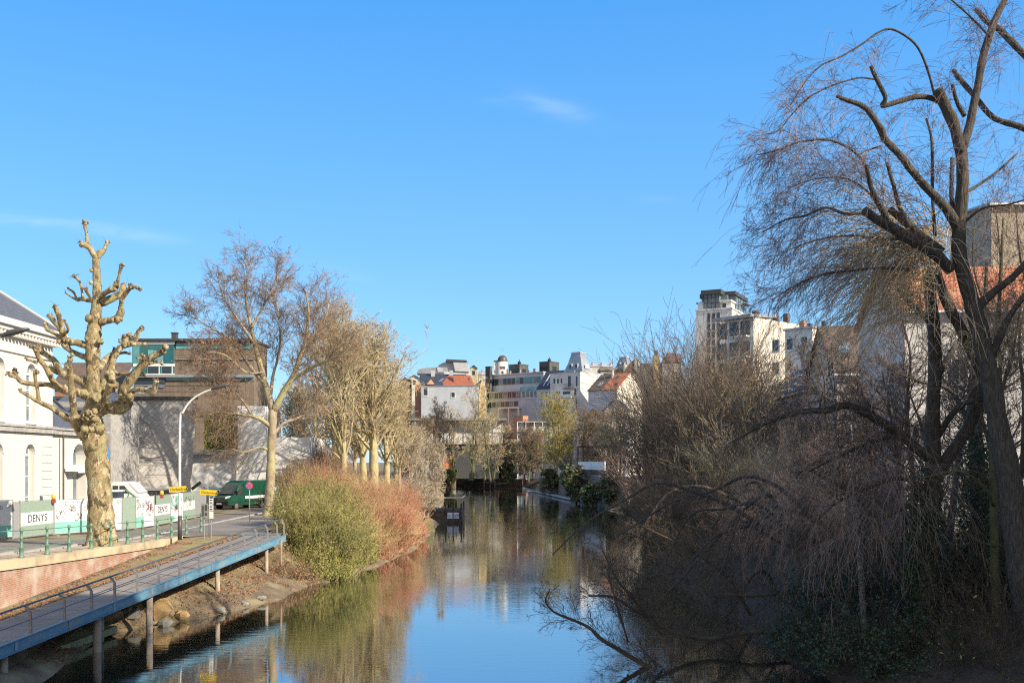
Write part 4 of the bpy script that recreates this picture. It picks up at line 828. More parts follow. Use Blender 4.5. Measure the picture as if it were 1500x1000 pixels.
# ------------------------------------------------------------------ town on the rise beyond the canal, and the right bank
def corner(name, label, cat, px0, pxc, px1, ytop, Y, th, group=None, zb=2.4):
    """a block whose near corner stands at pxc; its left face runs back-left, its right face back-right"""
    th = R(th); c = P(pxc, ytop, Y); t = thing(name, label, cat, (c[0], Y, zb), -th, group)
    def span(px, sgn):
        k = (px-750)/F; d = np.array([-math.cos(th), math.sin(th)]) if sgn < 0 else np.array([math.sin(th), math.cos(th)])
        return abs((k*Y-c[0])/(d[0]-k*d[1]))
    t['_'] = 0; del t['_']
    return t, span(px0, -1), span(px1, 1), c[2]-zb
def wz(py, Y, zb=2.4): return CAMZ+(HY-py)/F*Y-zb
def opening(t, face, u, z, w, h, wl, frame=wframe, gl=glass, name='window', bars=1):
    """a framed window on the left ('L', u from the near corner) or right ('R') face, in the block's own axes"""
    def bx(m, u0, u1, z0, z1, o0, o1): return m.box(-u1, -u0, -o1, -o0, z0, z1) if face == 'L' else m.box(o0, o1, u0, u1, z0, z1)
    f = MB(); e = min(.10, w*.14); bx(f, u, u+e, z, z+h, 0, .09); bx(f, u+w-e, u+w, z, z+h, 0, .09); bx(f, u+e, u+w-e, z, z+e, 0, .09); bx(f, u+e, u+w-e, z+h-e, z+h, 0, .09)
    for k in range(1, bars): x = u+w*k/bars; bx(f, x-e*.4, x+e*.4, z+e, z+h-e, 0, .08)
    bx(f, u-.08, u+w+.08, z-.13, z-.005, 0, .16)
    f = f.build(name, frame, t, local=True); bx(MB(), u+e, u+w-e, z+e, z+h-e, 0, .03).build('pane', gl, f, local=True); return f
def block(t, wl, wr, h, mat, name='wall'): return MB().box(-wl, 0, 0, wr, 0, h).build(name, mat, t, local=True)
def gable(t, wl, wr, h, rise, mat, axis='x', wallm=None, over=.3):
    """ridge along the left face ('x') or away from it ('y')"""
    m = MB()
    if axis == 'x':
        m.prism([(-wl-over, -over, h), (over, -over, h), (over, wr/2, h+rise), (-wl-over, wr/2, h+rise)], (0, 0, .18)); m.prism([(-wl-over, wr+over, h), (over, wr+over, h), (over, wr/2, h+rise), (-wl-over, wr/2, h+rise)], (0, 0, .18))
        if wallm: MB().prism([(-.01, 0, h), (-.01, wr, h), (-.01, wr/2, h+rise)], (-wl+.02, 0, 0)).build('gable_wall', wallm, t, local=True)
    else:
        m.prism([(-wl-over, -over, h), (-wl-over, wr+over, h), (-wl/2, wr+over, h+rise), (-wl/2, -over, h+rise)], (0, 0, .18)); m.prism([(over, -over, h), (over, wr+over, h), (-wl/2, wr+over, h+rise), (-wl/2, -over, h+rise)], (0, 0, .18))
        if wallm: MB().prism([(-wl, .01, h), (0, .01, h), (-wl/2, .01, h+rise)], (0, wr-.02, 0)).build('gable_wall', wallm, t, local=True)
    return m.build('roof', mat, t, local=True)
def flat(t, wl, wr, h, mat, th=.25, over=.2): return MB().box(-wl-over, over, -over, wr+over, h, h+th).build('roof', mat, t, local=True)
skg = 'town buildings beyond the canal'
def clutter(t, wl, wr, h, n, seed):
    """vents, stacks and aerials on a flat roof"""
    q = np.random.default_rng(seed)
    for _ in range(n):
        u, v, s = q.uniform(.08, .9)*wl, q.uniform(.1, .85)*wr, q.uniform(.3, .9); MB().box(-u, -u+s, v, v+s, h, h+q.uniform(.5, 1.4)).build('roof_vent', (zinc, concrete, rbrick, dframe)[q.integers(0, 4)], t, local=True)
    for _ in range(max(1, n//3)):
        u, v, z = q.uniform(.1, .9)*wl, q.uniform(.2, .8)*wr, q.uniform(1.6, 3.2); m = MB(); m.bar((-u, v, h), (-u, v, h+z), .07, .07); m.bar((-u-.6, v, h+z-.2), (-u+.6, v, h+z-.2), .05, .05); m.bar((-u-.4, v, h+z-.5), (-u+.4, v, h+z-.5), .05, .05); m.build('aerial', dframe, t, local=True)
# long terraced office block
t, wl, wr, h = corner('office_building', 'long blue-grey terraced block with ribbon windows in the middle of the skyline', 'building', 702, 790, 803, 571, 300, 38, skg)
block(t, wl, wr, h, blueg); z2 = wz(544.5, 300)
MB().box(-wl+2.2, -.02, 2.2, wr, h, z2).build('upper_storey', blueg, t, local=True)
MB().box(-wl*1.0-.3, -wl*.30, -.5, 2.6, h, h+.22).build('terrace_slab', zinc_lt, t, local=True); MB().box(-wl+1.7, .2, 1.7, wr+.2, z2, z2+.3).build('roof', zinc_lt, t, local=True)
clutter(t, wl-2.4, wr, z2+.3, 7, 3)
for k in range(9): opening(t, 'L', wl*.30+k*wl*.074, wz(581, 300), wl*.066, 1.9, wl, greyframe, glass_lt if k % 3 == 0 else glass, bars=2)
for k in range(8): opening(t, 'L', wl*.34+k*wl*.074, wz(594, 300), wl*.066, 1.8, wl, greyframe, glass_lt if k % 3 == 1 else glass, bars=2)
for k in range(4): opening(t, 'L', .5+k*wl*.065, wz(582, 300), wl*.06, 2.2, wl, wframe, glass_lt)
for k in range(12):
    u = 1.0+k*(wl-4)/12.; f = MB().box(-u-1.7, -u, 2.12, 2.2, z2-3.2, z2-1.0).build('window', greyframe, t, local=True); MB().box(-u-1.58, -u-.12, 2.09, 2.12, z2-3.08, z2-1.12).build('pane', glass_lt if k % 4 == 1 else (teal if k < 4 else glass), f, local=True)
MB().box(-wl*.3, -.3, -.3, -.2, h, h+1.1).build('glass_balustrade', teal_lt, t, local=True)
MB().box(-wl*.62, -wl*.28, -1.6, -.02, wz(597, 300), wz(594.5, 300)).build('loggia_slab', wframe, t, local=True)
m = MB(); [m.box(-wl*f-.2, -wl*f+.2, -1.6, -1.2, 0, wz(597, 300)) for f in (.61, .45, .29)]; m.build('loggia_posts', wframe, t, local=True)
# dark roof with skylight stripes
t, wl, wr, h = corner('attic_house', 'dark steep-roofed house with pale skylight stripes between blue-grey block and white apartments', 'house', 786, 812, 815, 569, 292, 38, skg)
block(t, wl, wr, h, blueg); rh = wz(540, 292)
rf = MB().prism([(-wl, -.3, h), (.2, -.3, h), (.2, 5, rh), (-wl, 5, rh)], (0, 1, 0)).build('roof', slate_dk, t, local=True)
for k in range(3): u = wl*(.2+.22*k); MB().prism([(-u-.35, .55, h+.95), (-u, .55, h+.95), (-u, 4.2, h+(rh-h)*.83), (-u-.35, 4.2, h+(rh-h)*.83)], (0, -.15, .1)).build('skylight', zinc_lt, rf, local=True)
for k in range(3): opening(t, 'L', .6+k*1.7, h-2.6, 1.2, 2., wl, wframe, glass_lt)
# white apartment
t, wl, wr, h = corner('apartment_house', 'white cubic apartment house with bright blank side wall in the middle of the skyline', 'house', 806, 850, 883, 545, 285, 40, skg)
block(t, wl, wr, h, white2); flat(t, wl, wr, h, zinc_lt, .2, .1); clutter(t, wl, wr, h+.2, 5, 6)
for u, py, w_, hh in ((.8, 566, .9, 3.2), (3.2, 566, 1.3, 3.4), (6.3, 560, .9, 1.6), (7.6, 560, .9, 1.6), (8.9, 560, 1., 1.7), (1.2, 581, 1., 2.6), (3.4, 577, 3., 1.1), (7.2, 577, 1.6, 1.2), (.9, 598, 1., 2.6), (5.5, 598, 1.4, 2.2)): opening(t, 'L', u*wl/11, wz(py, 285), w_*wl/11, hh, wl, wframe, glass)
b_ = MB().box(-wl*.52, -wl*.22, -1.1, -.01, wz(568.5, 285), wz(568, 285)+.1).build('balcony', dframe, t, local=True); m = MB(); [m.box(-x-.04, -x, -1.1, -1.05, wz(568, 285)+.1, wz(568, 285)+1.2) for x in np.arange(wl*.22, wl*.52, .3)]; m.box(-wl*.52, -wl*.22, -1.12, -1.04, wz(568, 285)+1.2, wz(568, 285)+1.28); m.build('balustrade', dframe, b_, local=True)
ex = MB().box(-wl*.98, -wl*.12, -2.8, -.02, 0, wz(582, 285)).build('lower_extension', white2, t, local=True); MB().box(-wl*1.0, -wl*.1, -2.95, -.02, wz(582, 285), wz(581, 285)).build('terrace_edge', wframe, ex, local=True)
for u in (.2, .5, .75): f = MB().box(-wl*u-1.9, -wl*u, -2.86, -2.8, wz(597, 285), wz(586, 285)).build('window', dframe, t, local=True); MB().box(-wl*u-1.75, -wl*u-.15, -2.9, -2.86, wz(596.3, 285), wz(586.7, 285)).build('pane', glass_lt, f, local=True)
# twin-roofed house
t, wl, wr, h = corner('terraced_house', 'pale terraced house with half brown, half orange roof and cream gable', 'house', 862, 904, 941, 570, 270, 42, skg)
block(t, wl, wr, h, cream); rh = wz(545, 270)-h; w2 = wl*.52
MB().prism([(-.01, 0, h), (-.01, wr, h), (-.01, wr*.5, h+rh)], (-wl+.02, 0, 0)).build('gable_wall', cream, t, local=True); MB().box(-wl, -.02, -.06, -.003, 0, h).build('shade_blue_front', blueg, t, local=True)  # front coloured blue-grey to stand for its shaded side; gable stays cream
for u0, u1, mt, nm in ((-.15, w2, orange, 'orange_roof'), (w2, wl+.2, browntile, 'brown_roof')):
    m = MB(); m.prism([(-u1, -.35, h-.1), (-u0, -.35, h-.1), (-u0, wr*.5, h+rh+.1), (-u1, wr*.5, h+rh+.1)], (0, .0, .16)); m.prism([(-u1, wr+.3, h-.1), (-u0, wr+.3, h-.1), (-u0, wr*.5, h+rh+.1), (-u1, wr*.5, h+rh+.1)], (0, 0, .16)); rf = m.build(nm, mt, t, local=True)
    for f, s in ((.3, .25), (.62, .7)) if mt is orange else ((.4, .35),):
        u = u0+(u1-u0)*f; y = wr*.5*s; z = h+rh*s+.22; MB().prism([(-u-.7, y-.5, z-rh/wr*1.0), (-u+.5, y-.5, z-rh/wr*1.0), (-u+.5, y+.7, z+rh/wr*1.4), (-u-.7, y+.7, z+rh/wr*1.4)], (0, -.05, .1)).build('skylight', dframe if mt is orange else zinc_lt, rf, local=True)
MB().box(-w2-.25, -w2+.25, wr*.36, wr*.44, h+rh*.7, h+rh+1.2).build('chimney', zinc_lt, t, local=True)
for u, py, w_, hh in ((.9, 579, 1., 1.1), (3.3, 579, 1., 1.1), (.9, 592, 1., 1.8), (3.4, 598, .9, 2.2), (6.2, 580, 1.8, 1.7), (8.5, 580, 1., 1.7), (6.8, 590, 2., 1.5)): opening(t, 'L', u*wl/10.5, wz(py, 270), w_*wl/10.5, hh, wl, wframe, glass)
t, wl, wr, h = corner('small_gabled_house', 'small white gabled house below the orange-roofed house', 'house', 884, 916, 924, 602, 250, 25, skg); block(t, wl, wr, h, white2); gable(t, wl, wr, h, wz(585, 250)-h, slate_dk, 'y', white2); opening(t, 'L', wl*.4, h-.6, wl*.2, 1.2, wl)
# mansard towers
for (lab, a, b, c_, y0, y1, y2, Y) in (('larger grey mansard pavilion tower with dark window band behind the white apartments', 826, 853, 868, 543, 528, 513.5, 330), ('smaller grey mansard pavilion tower behind the orange-roofed house', 899, 920, 931, 541, 533, 520.5, 345)):
    t, wl, wr, h = corner('mansard_tower', lab, 'tower', a, b, c_, y0, Y, 38, 'mansard pavilion towers'); block(t, wl, wr, h, stonegrey)
    za, zb_ = wz(y0, Y), wz(y2+2, Y); i_ = .28
    sec = lambda s, z: [(-wl*(1-s), wr*s, z), (-wl*s, wr*s, z), (-wl*s, wr*(1-s), z), (-wl*(1-s), wr*(1-s), z)]
    MB().loft([sec(.0, za), sec(.14, za+(zb_-za)*.45), sec(.22, za+(zb_-za)*.8), sec(.27, zb_)]).build('mansard_roof', zinc, t, local=True)
    MB().loft([sec(.24, zb_), sec(.24, zb_+.35), sec(.36, wz(y2, Y)), sec(.46, wz(y2, Y)+.1)]).build('roof_crown', zinc_lt, t, local=True)
    for u in (.3, .62):
        f = MB().box(-wl*u-.9, -wl*u+.2, wr*.08-.3, wr*.2, za+1.0, za+2.6).build('dormer', zinc_lt, t, local=True); MB().box(-wl*u-.75, -wl*u+.05, wr*.08-.34, wr*.08-.3, za+1.15, za+2.4).build('pane', glass, f, local=True)
    f = MB().box(-wl*.02, .12-wl*.02, wr*.3, wr*.7, za+.9, za+2.4).build('dormer', zinc_lt, t, local=True)
    MB().box(-wl*.8, -wl*.2, -.05, -.003, za-2.6, za-.5).build('window_band', glass, t, local=True)
# roof boxes of the office block, dome tower
def roofbox(lab, a, b, c_, ytop, yb, Y, ma, chim=None):
    t, wl, wr, h = corner('penthouse', lab, 'penthouse', a, b, c_, ytop, Y, 38, 'dark boxes on the skyline'); block(t, wl, wr, h, ma); flat(t, wl, wr, h, dframe, .15, .12)
    for k in range(3): opening(t, 'L', wl*(.12+.28*k), h-3.0, wl*.2, 1.6, wl, dframe, glass)
    opening(t, 'R', wr*.3, h-2.8, wr*.4, 1.5, wr, dframe, glass)
    if chim: m = MB(); m.box(-.9, -.1, .2, 1.0, h, h+.9); m.cyl((-.5, .6, h+.9), (-.5, .6, h+1.5), .2, .15, 8); m.build('chimney', slate_dk, t, local=True)
roofbox('dark penthouse box just right of the domed white tower', 745, 761, 774, 533.5, 545, 315, M('dark_cladding', (.07, .07, .072), (.10, .098, .095), .6, .8), True)
roofbox('dark penthouse box with chimney left of the larger mansard tower', 790, 805, 819, 529.5, 543, 318, MATS['dark_cladding'], True)
roofbox('tiny dark roof pavilion left of the domed white tower', 711, 718, 721, 537, 545, 312, MATS['dark_cladding'])
Y = 318; c = P(736, 545, Y); t = thing('domed_tower', 'round white stair tower with dark dome and roof antenna', 'tower', (c[0], Y, 2.4)); rr = 11.5/F*Y*.62
MB().lathe((c[0], Y, 2.4), [(rr*1.05, 0), (rr*1.05, wz(529, Y))], 20).build('drum', white, t, True)
MB().lathe((c[0], Y, 2.4+wz(529.3, Y)), [(rr*1.12, 0), (rr*1.1, .25)]+[(rr*1.02*math.cos(a), .25+rr*1.12*math.sin(a)) for a in np.linspace(0, 1.5, 9)], 20).build('dome', dome, t, True)
MB().box(c[0]-rr*1.75, c[0]-rr*.75, Y-.5, Y+2, 2.4, 2.4+wz(530, Y)).build('side_block', white2, t); MB().box(c[0]-rr*1.8, c[0]-rr*.9, Y-.6, Y+2.1, 2.4+wz(530, Y), 2.4+wz(528, Y)).build('side_roof', dframe, t)
MB().box(c[0]-.9, c[0]+.9, Y-rr*1.06, Y-rr*1.0, 2.4+wz(541, Y), 2.4+wz(537, Y)).build('window', browntile, t)
m = MB(); a0 = P(736.5, 520, Y); m.bar(a0, P(736.5, 505, Y), .09, .09); m.bar(P(731, 511, Y), P(739, 511, Y), .07, .07); m.bar(P(733, 514, Y), P(739, 514, Y), .06, .06); m.build('antenna', galv, t)
# metal-roofed hall
Y = 380; a, b = P(668, 0, Y)[0], P(684, 0, Y)[0]
t = thing('metal_roofed_hall', 'large hall with curved pale metal roof and dark flat top on the skyline', 'building', (a, Y, 2.4))
xs = lambda px: P(px, 0, Y)[0]; zz = lambda py: P(0, py, Y)[2]
arc = [(636, 545), (637, 540), (642, 535), (648, 531.5), (656, 529), (664, 528), (668, 530), (670, 537), (671, 545)]
MB().prism([(xs(x), Y, zz(y)) for x, y in arc], (0, 14, 0)).build('curved_roof', zinc, t)
MB().prism([(xs(x), Y-1.5, zz(y)) for x, y in ((664, 530), (684.5, 531), (688, 545), (667, 544))], (0, 12, 0)).build('flat_face', zinc_lt, t)
MB().prism([(xs(x), Y-1.8, zz(y)) for x, y in ((653, 530), (654, 526.5), (684, 528), (684, 530.5))], (0, 12, 0)).build('roof_top', dframe, t)
MB().box(xs(640), xs(688), Y-1, Y+12, 2.4, zz(545)).build('wall', white2, t)
MB().prism([(xs(x), Y-6, zz(y)) for x, y in ((612, 549), (615, 543), (622, 541), (641, 540), (647, 540), (652, 547), (652, 549))], (0, 8, 0)).build('front_roof', zinc, t)
MB().prism([(xs(x), Y-6.3, zz(y)) for x, y in ((642, 540), (648, 540.5), (652.5, 547), (643, 547))], (0, .3, 0)).build('white_gable', zinc_lt, t)
Y = 335; t = thing('slate_roofed_house', 'long house with dark slate roof in front of the metal-roofed hall', 'house', (xs(640)*Y/380, Y, 2.4))
f_ = lambda px, py, dy=0: P(px, py, Y)+(0, dy, 0)
MB().prism([f_(612, 558), f_(684, 556), f_(682, 546, 5), f_(614, 546, 5)], (0, .4, 0)).build('roof', slate_dk, t); MB().box(f_(613, 0)[0], f_(683, 0)[0], Y+.3, Y+8, 2.4, f_(0, 557)[2]).build('wall', cream, t)
for px in (660, 633): q = f_(px, 541, 3); MB().box(q[0]-.6, q[0]+.6, Y+3, Y+4, q[2]-3, q[2]).build('chimney', zinc_lt, t)
Y = 300; t = thing('brick_gabled_house', 'orange-red brick house with twin gables and chimney shadows painted dark', 'house', (f_(670, 0)[0], Y, 2.4))
f_ = lambda px, py, dy=0: P(px, py, Y)+(0, dy, 0)
MB().prism([f_(645, 640), f_(694, 640), f_(694, 562), f_(689, 549.5), f_(657, 549.5), f_(646, 563)], (0, 8, 0)).build('brick_wall', M('orange_brick_far', (.46, .17, .11), (.40, .14, .09), 1., .9), t)
m = MB(); m.prism([f_(655, 552.5, -.12), f_(659, 551.5, -.12), (f_(664, 553.5, -.12)), f_(665, 559, -.12), f_(661, 557, -.12)], (0, .1, 0)); m.prism([f_(686, 553, -.12), f_(688.5, 553.5, -.12), f_(688, 556, -.12), f_(686, 555.5, -.12)], (0, .1, 0)); m.build('window', slate_dk, t)  # dark patches laid on the brick as painted chimney shadows
m = MB(); m.prism([f_(637, 563, -1), f_(648, 563, -1), f_(655, 552, 4), f_(645, 552, 4)], (0, .3, 0)); rf = m.build('roof', slate_dk, t)
m = MB(); [m.bar(f_(640+k*2.6, 561, -.8), f_(647+k*2.6, 553, 3.2), .12, .2) for k in range(4)]; m.build('standing_seams', zinc, rf)
Y = 285; t, wl, wr, h = corner('grey_house', 'blue-grey rendered house with one tall window below the brick gables', 'house', 617, 700, 702, 565, 285, 5, skg); block(t, wl, wr, h, blueg); opening(t, 'L', wl*.88, wz(579, 285), 1.3, 2.4, wl); opening(t, 'L', wl*.4, wz(582, 285), 1.2, 1.6, wl); flat(t, wl, wr, h, zinc, .2)
f_ = lambda px, py, dy=0: P(px, py, 290)+(0, dy, 0)
t = thing('orange_dormer_house', 'small house with dark roof and pointed orange gable left of the brick gables', 'house', (f_(628, 0)[0], 290, 2.4)); MB().prism([f_(611, 566), f_(650, 566), f_(646, 556, 5), f_(614, 556, 5)], (0, .3, 0)).build('roof', slate_dk, t); MB().prism([f_(625, 563, -.4), f_(636, 563, -.4), f_(631, 555.5, -.4)], (0, 4, 0)).build('orange_gable', M('orange_render', (.60, .34, .17), (.54, .29, .14), 1.), t); MB().box(f_(612, 0)[0], f_(648, 0)[0], 290.3, 298, 2.4, f_(0, 566)[2]).build('wall', rbrick, t)
t = thing('red_house', 'little red-brick chimney house at the left end of the skyline', 'house', (f_(612, 0)[0], 291, 2.4)); MB().prism([f_(608, 640), f_(617, 640), f_(617, 566), f_(608, 566)], (0, 5, 0)).build('wall', rbrick, t); m = MB(); [m.box(f_(x, 0)[0]-.35, f_(x, 0)[0]+.35, 291, 291.8, f_(0, 567)[2], f_(0, 562)[2]) for x in (610, 614)]; m.build('chimney', rbrick, t)
Y = 350
for px0, px1, yt, mt, lab in ((600, 614, 549, cream, 'cream gabled house at the far left of the skyline'), (689, 699, 535, M('ochre_render', (.58, .50, .33), (.5, .42, .27), 1.), 'narrow ochre house behind the brick gables'), (584, 603, 553, browntile, 'brown-roofed house peeping out left of the cream gable')):
    t = thing('far_house', lab, 'house', (P(px0, 0, Y)[0], Y, 2.4), 0, skg); p, q = P(px0, yt+5, Y), P(px1, yt+5, Y); MB().prism([(p[0], Y, 2.4), (q[0], Y, 2.4), (q[0], Y, q[2]), ((p[0]+q[0])/2, Y, P(0, yt, Y)[2]), (p[0], Y, p[2])], (0, 6, 0)).build('wall', mt, t)
    m = MB(); mid = np.array([(p[0]+q[0])/2, Y-.2, P(0, yt, Y)[2]]); m.bar(p+(-.2, -.2, 0), mid, .5, .25); m.bar(q+(.2, -.2, 0), mid, .5, .25); m.build('roof_edge', slate_dk, t); MB().box(mid[0]-.5, mid[0]+.5, Y-.06, Y, p[2]-2.2, p[2]-.7).build('window', glass, t)
Y = 335
for px0, px1, yt, yb, lab in ((700, 723, 548, 556, 'white low roof storey left of the blue-grey block'), (862, 898, 537, 548, 'pale low rooftop building between the mansard towers')):
    p, q = P(px0, yt, Y), P(px1, yt, Y); t = thing('rooftop_building', lab, 'building', (p[0], Y, 2.4), 0, skg); MB().box(p[0], q[0], Y, Y+8, 2.4, q[2]).build('wall', white2, t)
    m = MB(); m.prism([(p[0]-.3, Y-.3, q[2]), (q[0]+.3, Y-.3, q[2]), (q[0], Y+4, q[2]+1.4), (p[0]+1, Y+4, q[2]+1.4)], (0, .2, .2)); m.build('roof', zinc_lt, t); [MB().box(x, x+.5, Y+1, Y+1.6, q[2], q[2]+1.6).build('chimney', rbrick, t) for x in np.linspace(p[0]+1, q[0]-1, 3)]
p, q = P(699, 566, 300), P(711, 566, 300); t = thing('yellow_gable_house', 'small house with pale yellow gable left of the blue-grey block', 'house', (p[0], 306, 2.4)); MB().prism([(p[0], 306, 2.4), (q[0], 306, 2.4), (q[0], 306, q[2]), ((p[0]+q[0])/2, 306, q[2]+2.4), (p[0], 306, q[2])], (0, 6, 0)).build('wall', M('yellow_render', (.62, .52, .28), (.55, .46, .25), 1.), t); MB().prism([(p[0]-2.5, 305.8, q[2]-.6), ((p[0]+q[0])/2-.2, 305.8, q[2]+2.5), ((p[0]+q[0])/2-.2, 312, q[2]+2.5), (p[0]-2.5, 312, q[2]-.6)], (0, 0, .15)).build('roof', browntile, t)
# long flat block and chimneys on the right of the skyline
Y = 325; p, q = P(880, 538, Y), P(992, 536, Y); t = thing('long_flat_building', 'long low grey building with flat cornice behind the orange-roofed house', 'building', (p[0], Y, 2.4)); MB().box(p[0], q[0], Y, Y+8, 2.4, p[2]-1).build('wall', stonegrey, t); MB().box(p[0]-.4, q[0]+.4, Y-.5, Y+8.4, p[2]-1, p[2]-.2).build('cornice', concrete, t)
m = MB(); [m.box(x, x+1.2, Y-.05, Y, p[2]-4, p[2]-2) for x in np.arange(p[0]+1, q[0]-1, 3.)]; m.build('window', glass, t)
Y = 322; c = P(926, 541, Y); t = thing('steep_roofed_house', 'house with steep dark roof and square pale chimney right of the smaller mansard tower', 'house', c); MB().prism([P(914, 545, Y), P(932, 545, Y), P(934, 528, Y), P(927, 528, Y)], (0, 6, 0)).build('roof', browntile, t); MB().box(P(929, 0, Y)[0], P(937, 0, Y)[0], Y-.5, Y+2, P(0, 545, Y)[2], P(0, 526, Y)[2]).build('chimney', stonegrey, t); MB().box(P(914, 0, Y)[0], P(958, 0, Y)[0], Y+.5, Y+6, 2.4, P(0, 533, Y)[2]).build('wall', cream, t); MB().box(P(936, 0, Y)[0], P(958.5, 0, Y)[0], Y+.3, Y+6.2, P(0, 533, Y)[2], P(0, 532, Y)[2]).build('roof_edge', zinc_lt, t)
c = P(961, 540, 320); t = thing('tall_chimney', 'ochre brick chimney stack sticking up left of the tall shrub', 'chimney', c); MB().box(c[0]-1.0, c[0]+1.0, 319, 321, c[2]-6, P(0, 521, 320)[2]).build('stack', M('ochre_brick', (.40, .30, .14), (.32, .23, .11), 2.), t); MB().box(c[0]-.5, c[0]+.5, 319.4, 320.6, P(0, 521, 320)[2], P(0, 513, 320)[2]).build('pot', browntile, t); MB().box(c[0]-3, c[0]+3, 319, 325, 2.4, c[2]-6).build('base_house', browntile, t)
t = thing('maroon_roofed_house', 'house with low maroon roof beside the tall shrub top', 'house', P(985, 560, 318)); MB().prism([P(968, 530, 318), P(1000, 530, 318), P(996, 518, 323), P(978, 516, 323)], (0, .4, 0)).build('roof', M('maroon_tiles', (.17, .10, .10), (.12, .07, .07), 2.), t); MB().box(P(970, 0, 318)[0], P(999, 0, 318)[0], 318.5, 326, 2.4, P(0, 530, 318)[2]).build('wall', stonegrey, t)
# tall white tower with glazed belvedere
Y = 330; bright = M('bright_white_wall', (.76, .75, .73), (.68, .67, .65), .5)
t, wl, wr, h = corner('library_tower', 'tall white square tower with glazed top storey and dark flat cap', 'tower', 1019.5, 1072, 1097, 452, Y, 27); block(t, wl, wr, h, bright)
m = MB(); m.box(-wl-.25, .25, -.25, wr+.25, h, h+.5); m.build('cornice', bright, t, local=True)
for k in range(3):
    u = wl*(.33+.135*k); m = MB().box(-u-.95, -u, -.04, -.003, 8, h-1.0).build('window_slot', glass, t, local=True); q = MB(); [q.box(-u-.95, -u, -.07, -.04, z, z+.5) for z in np.arange(9, h-2, 2.6)]; q.build('spandrels', greyframe, m, local=True)
    v = wr*(.28+.19*k); MB().box(.003, .04, v, v+wr*.09, 8, h-1.0).build('window_slot', glass, t, local=True)
h1 = wz(428.5, Y); i_ = .11
MB().box(-wl*.9, -wl*.06, wr*.08, wr*.92, h+.5, h1-2.4).build('belvedere_wall', bright, t, local=True)
gz = MB(); gz.box(-wl*.80, -wl*.38, wr*.045, wr*.9, h+.2+.4, h1); gz.box(-wl*.93, -wl*.2, wr*.16, wr*.95, h1-4.2, h1); gz.box(-wl*.5, -wl*.045, wr*.28, wr*.95, h+.6, h1); g_ = gz.build('belvedere_glazing', glass_lt, t, local=True)
m = MB(); [m.box(-wl*f-.12, -wl*f+.12, wr*.045-.08, wr*.045, h+.6, h1) for f in (.80, .70, .59, .48, .38)]; [m.box(-wl*.8, -wl*.38, wr*.045-.09, wr*.045, z-.1, z+.1) for z in (h+.7, h+2.6, h+4.4)]; [m.box(-wl*.045, -wl*.045+.1, wr*f, wr*f+.2, h+.6, h1) for f in (.3, .45, .6, .75, .9)]; m.build('mullions', dframe, g_, local=True)
MB().box(-wl*.36, -wl*.02, -.02, wr*.3, h+2.6, h+3.1).build('balcony', bright, t, local=True); m = MB().box(-wl*.30, -wl*.20, wr*.078, wr*.082, h+.8, h+2.2).build('window', glass, t, local=True)
m = MB(); m.box(-wl*.86, -wl*.30, -.1, wr*.9, h1, h1+1.5); m.box(-wl*.97, -wl*.80, wr*.13, wr*.95, h1-.6, h1+.9); m.box(-wl*.40, .0, wr*.2, wr*.97, h1+.1, h1+1.3); m.build('flat_cap', dframe, t, local=True)
for q in ((-wl-1.4, -wl*.95, wr*.2, wr*.4), (-.2, 1.6, wr*.6, wr*.8)): MB().box(*q, h+3.3, h+3.6).build('corner_slab', dframe, t, local=True)
MB().box(-wl*1.0, -wl*.85, wr*.1, wr*.9, h+.5, h+3.3).build('corner_pavilion', bright, t, local=True)
# apartments with raking roof on the right bank
Y = 150; t, wl, wr, h = corner('raked_apartment_building', 'white apartment building with oversailing sloped roof right of the tall tower', 'building', 1062, 1103, 1170, 466, Y, 48); block(t, wl, wr, h, bright)
MB().box(.003, .08, 0, wr, 0, h+.2).build('cream_side_wall', cream, t, local=True)
z = wz(462, Y); MB().prism([(-wl-1.4, -1.2, h+.1-.0), (.3, -1.2, h+.1), (.3, 6, h+.6), (-wl-1.4, 6, h+.6)], (0, 0, .45)).build('oversailing_roof', zinc, t, local=True)
for py in (491, 521, 551):
    zf = wz(py, Y); b_ = MB().box(-wl*.75, -.4, -1.2, -.003, zf-.2, zf).build('balcony', bright, t, local=True); m = MB(); [m.box(-x-.03, -x, -1.2, -1.15, zf, zf+1.) for x in np.arange(.5, wl*.75, .25)]; m.box(-wl*.75, -.4, -1.22, -1.14, zf+1., zf+1.06); m.build('balustrade', dframe, b_, local=True)
    for u in (.6, 2.6, 4.8): opening(t, 'L', u, zf, 1.6, 2.3, wl, dframe, glass)
for v, py, w_, h_ in ((wr*.52, 500, wr*.42, 2.6), (wr*.25, 530, wr*.3, 1.8)): opening(t, 'R', v, wz(py, Y), w_, h_, wr, greyframe, M('blue_sky_glass', (.22, .42, .62), (.30, .48, .66), .5, .1), bars=4)
[MB().box(-.6, .2, v, v+.7, h+.2, h+.2+k).build('chimney', browntile, t, local=True) for v, k in ((.6, 1.0), (3., .6), (6., .9), (9, 1.4))]
m = MB(); m.bar((-.5, 5, h), (-.5, 5, h+8), .05, .05); m.bar((-1.2, 5, h+6.5), (.2, 5, h+6.5), .04, .04); m.build('antenna', galv, t, local=True)
Y = 168; t, wl, wr, h = corner('white_row_house', 'white flat-roofed row house partly hidden by the willow twigs', 'house', 1150, 1190, 1230, 480, 128, 50); block(t, wl, wr, h, bright); flat(t, wl, wr, h, zinc_lt); clutter(t, wl, wr, h+.2, 5, 9)
for k in range(3):
    for j in range(3): opening(t, 'L', .6+k*2.2, h-2.6-j*3., 1.1, 1.6, wl)
    for j in range(3): opening(t, 'R', .8+k*2.4, h-2.6-j*3., 1.1, 1.6, wl)
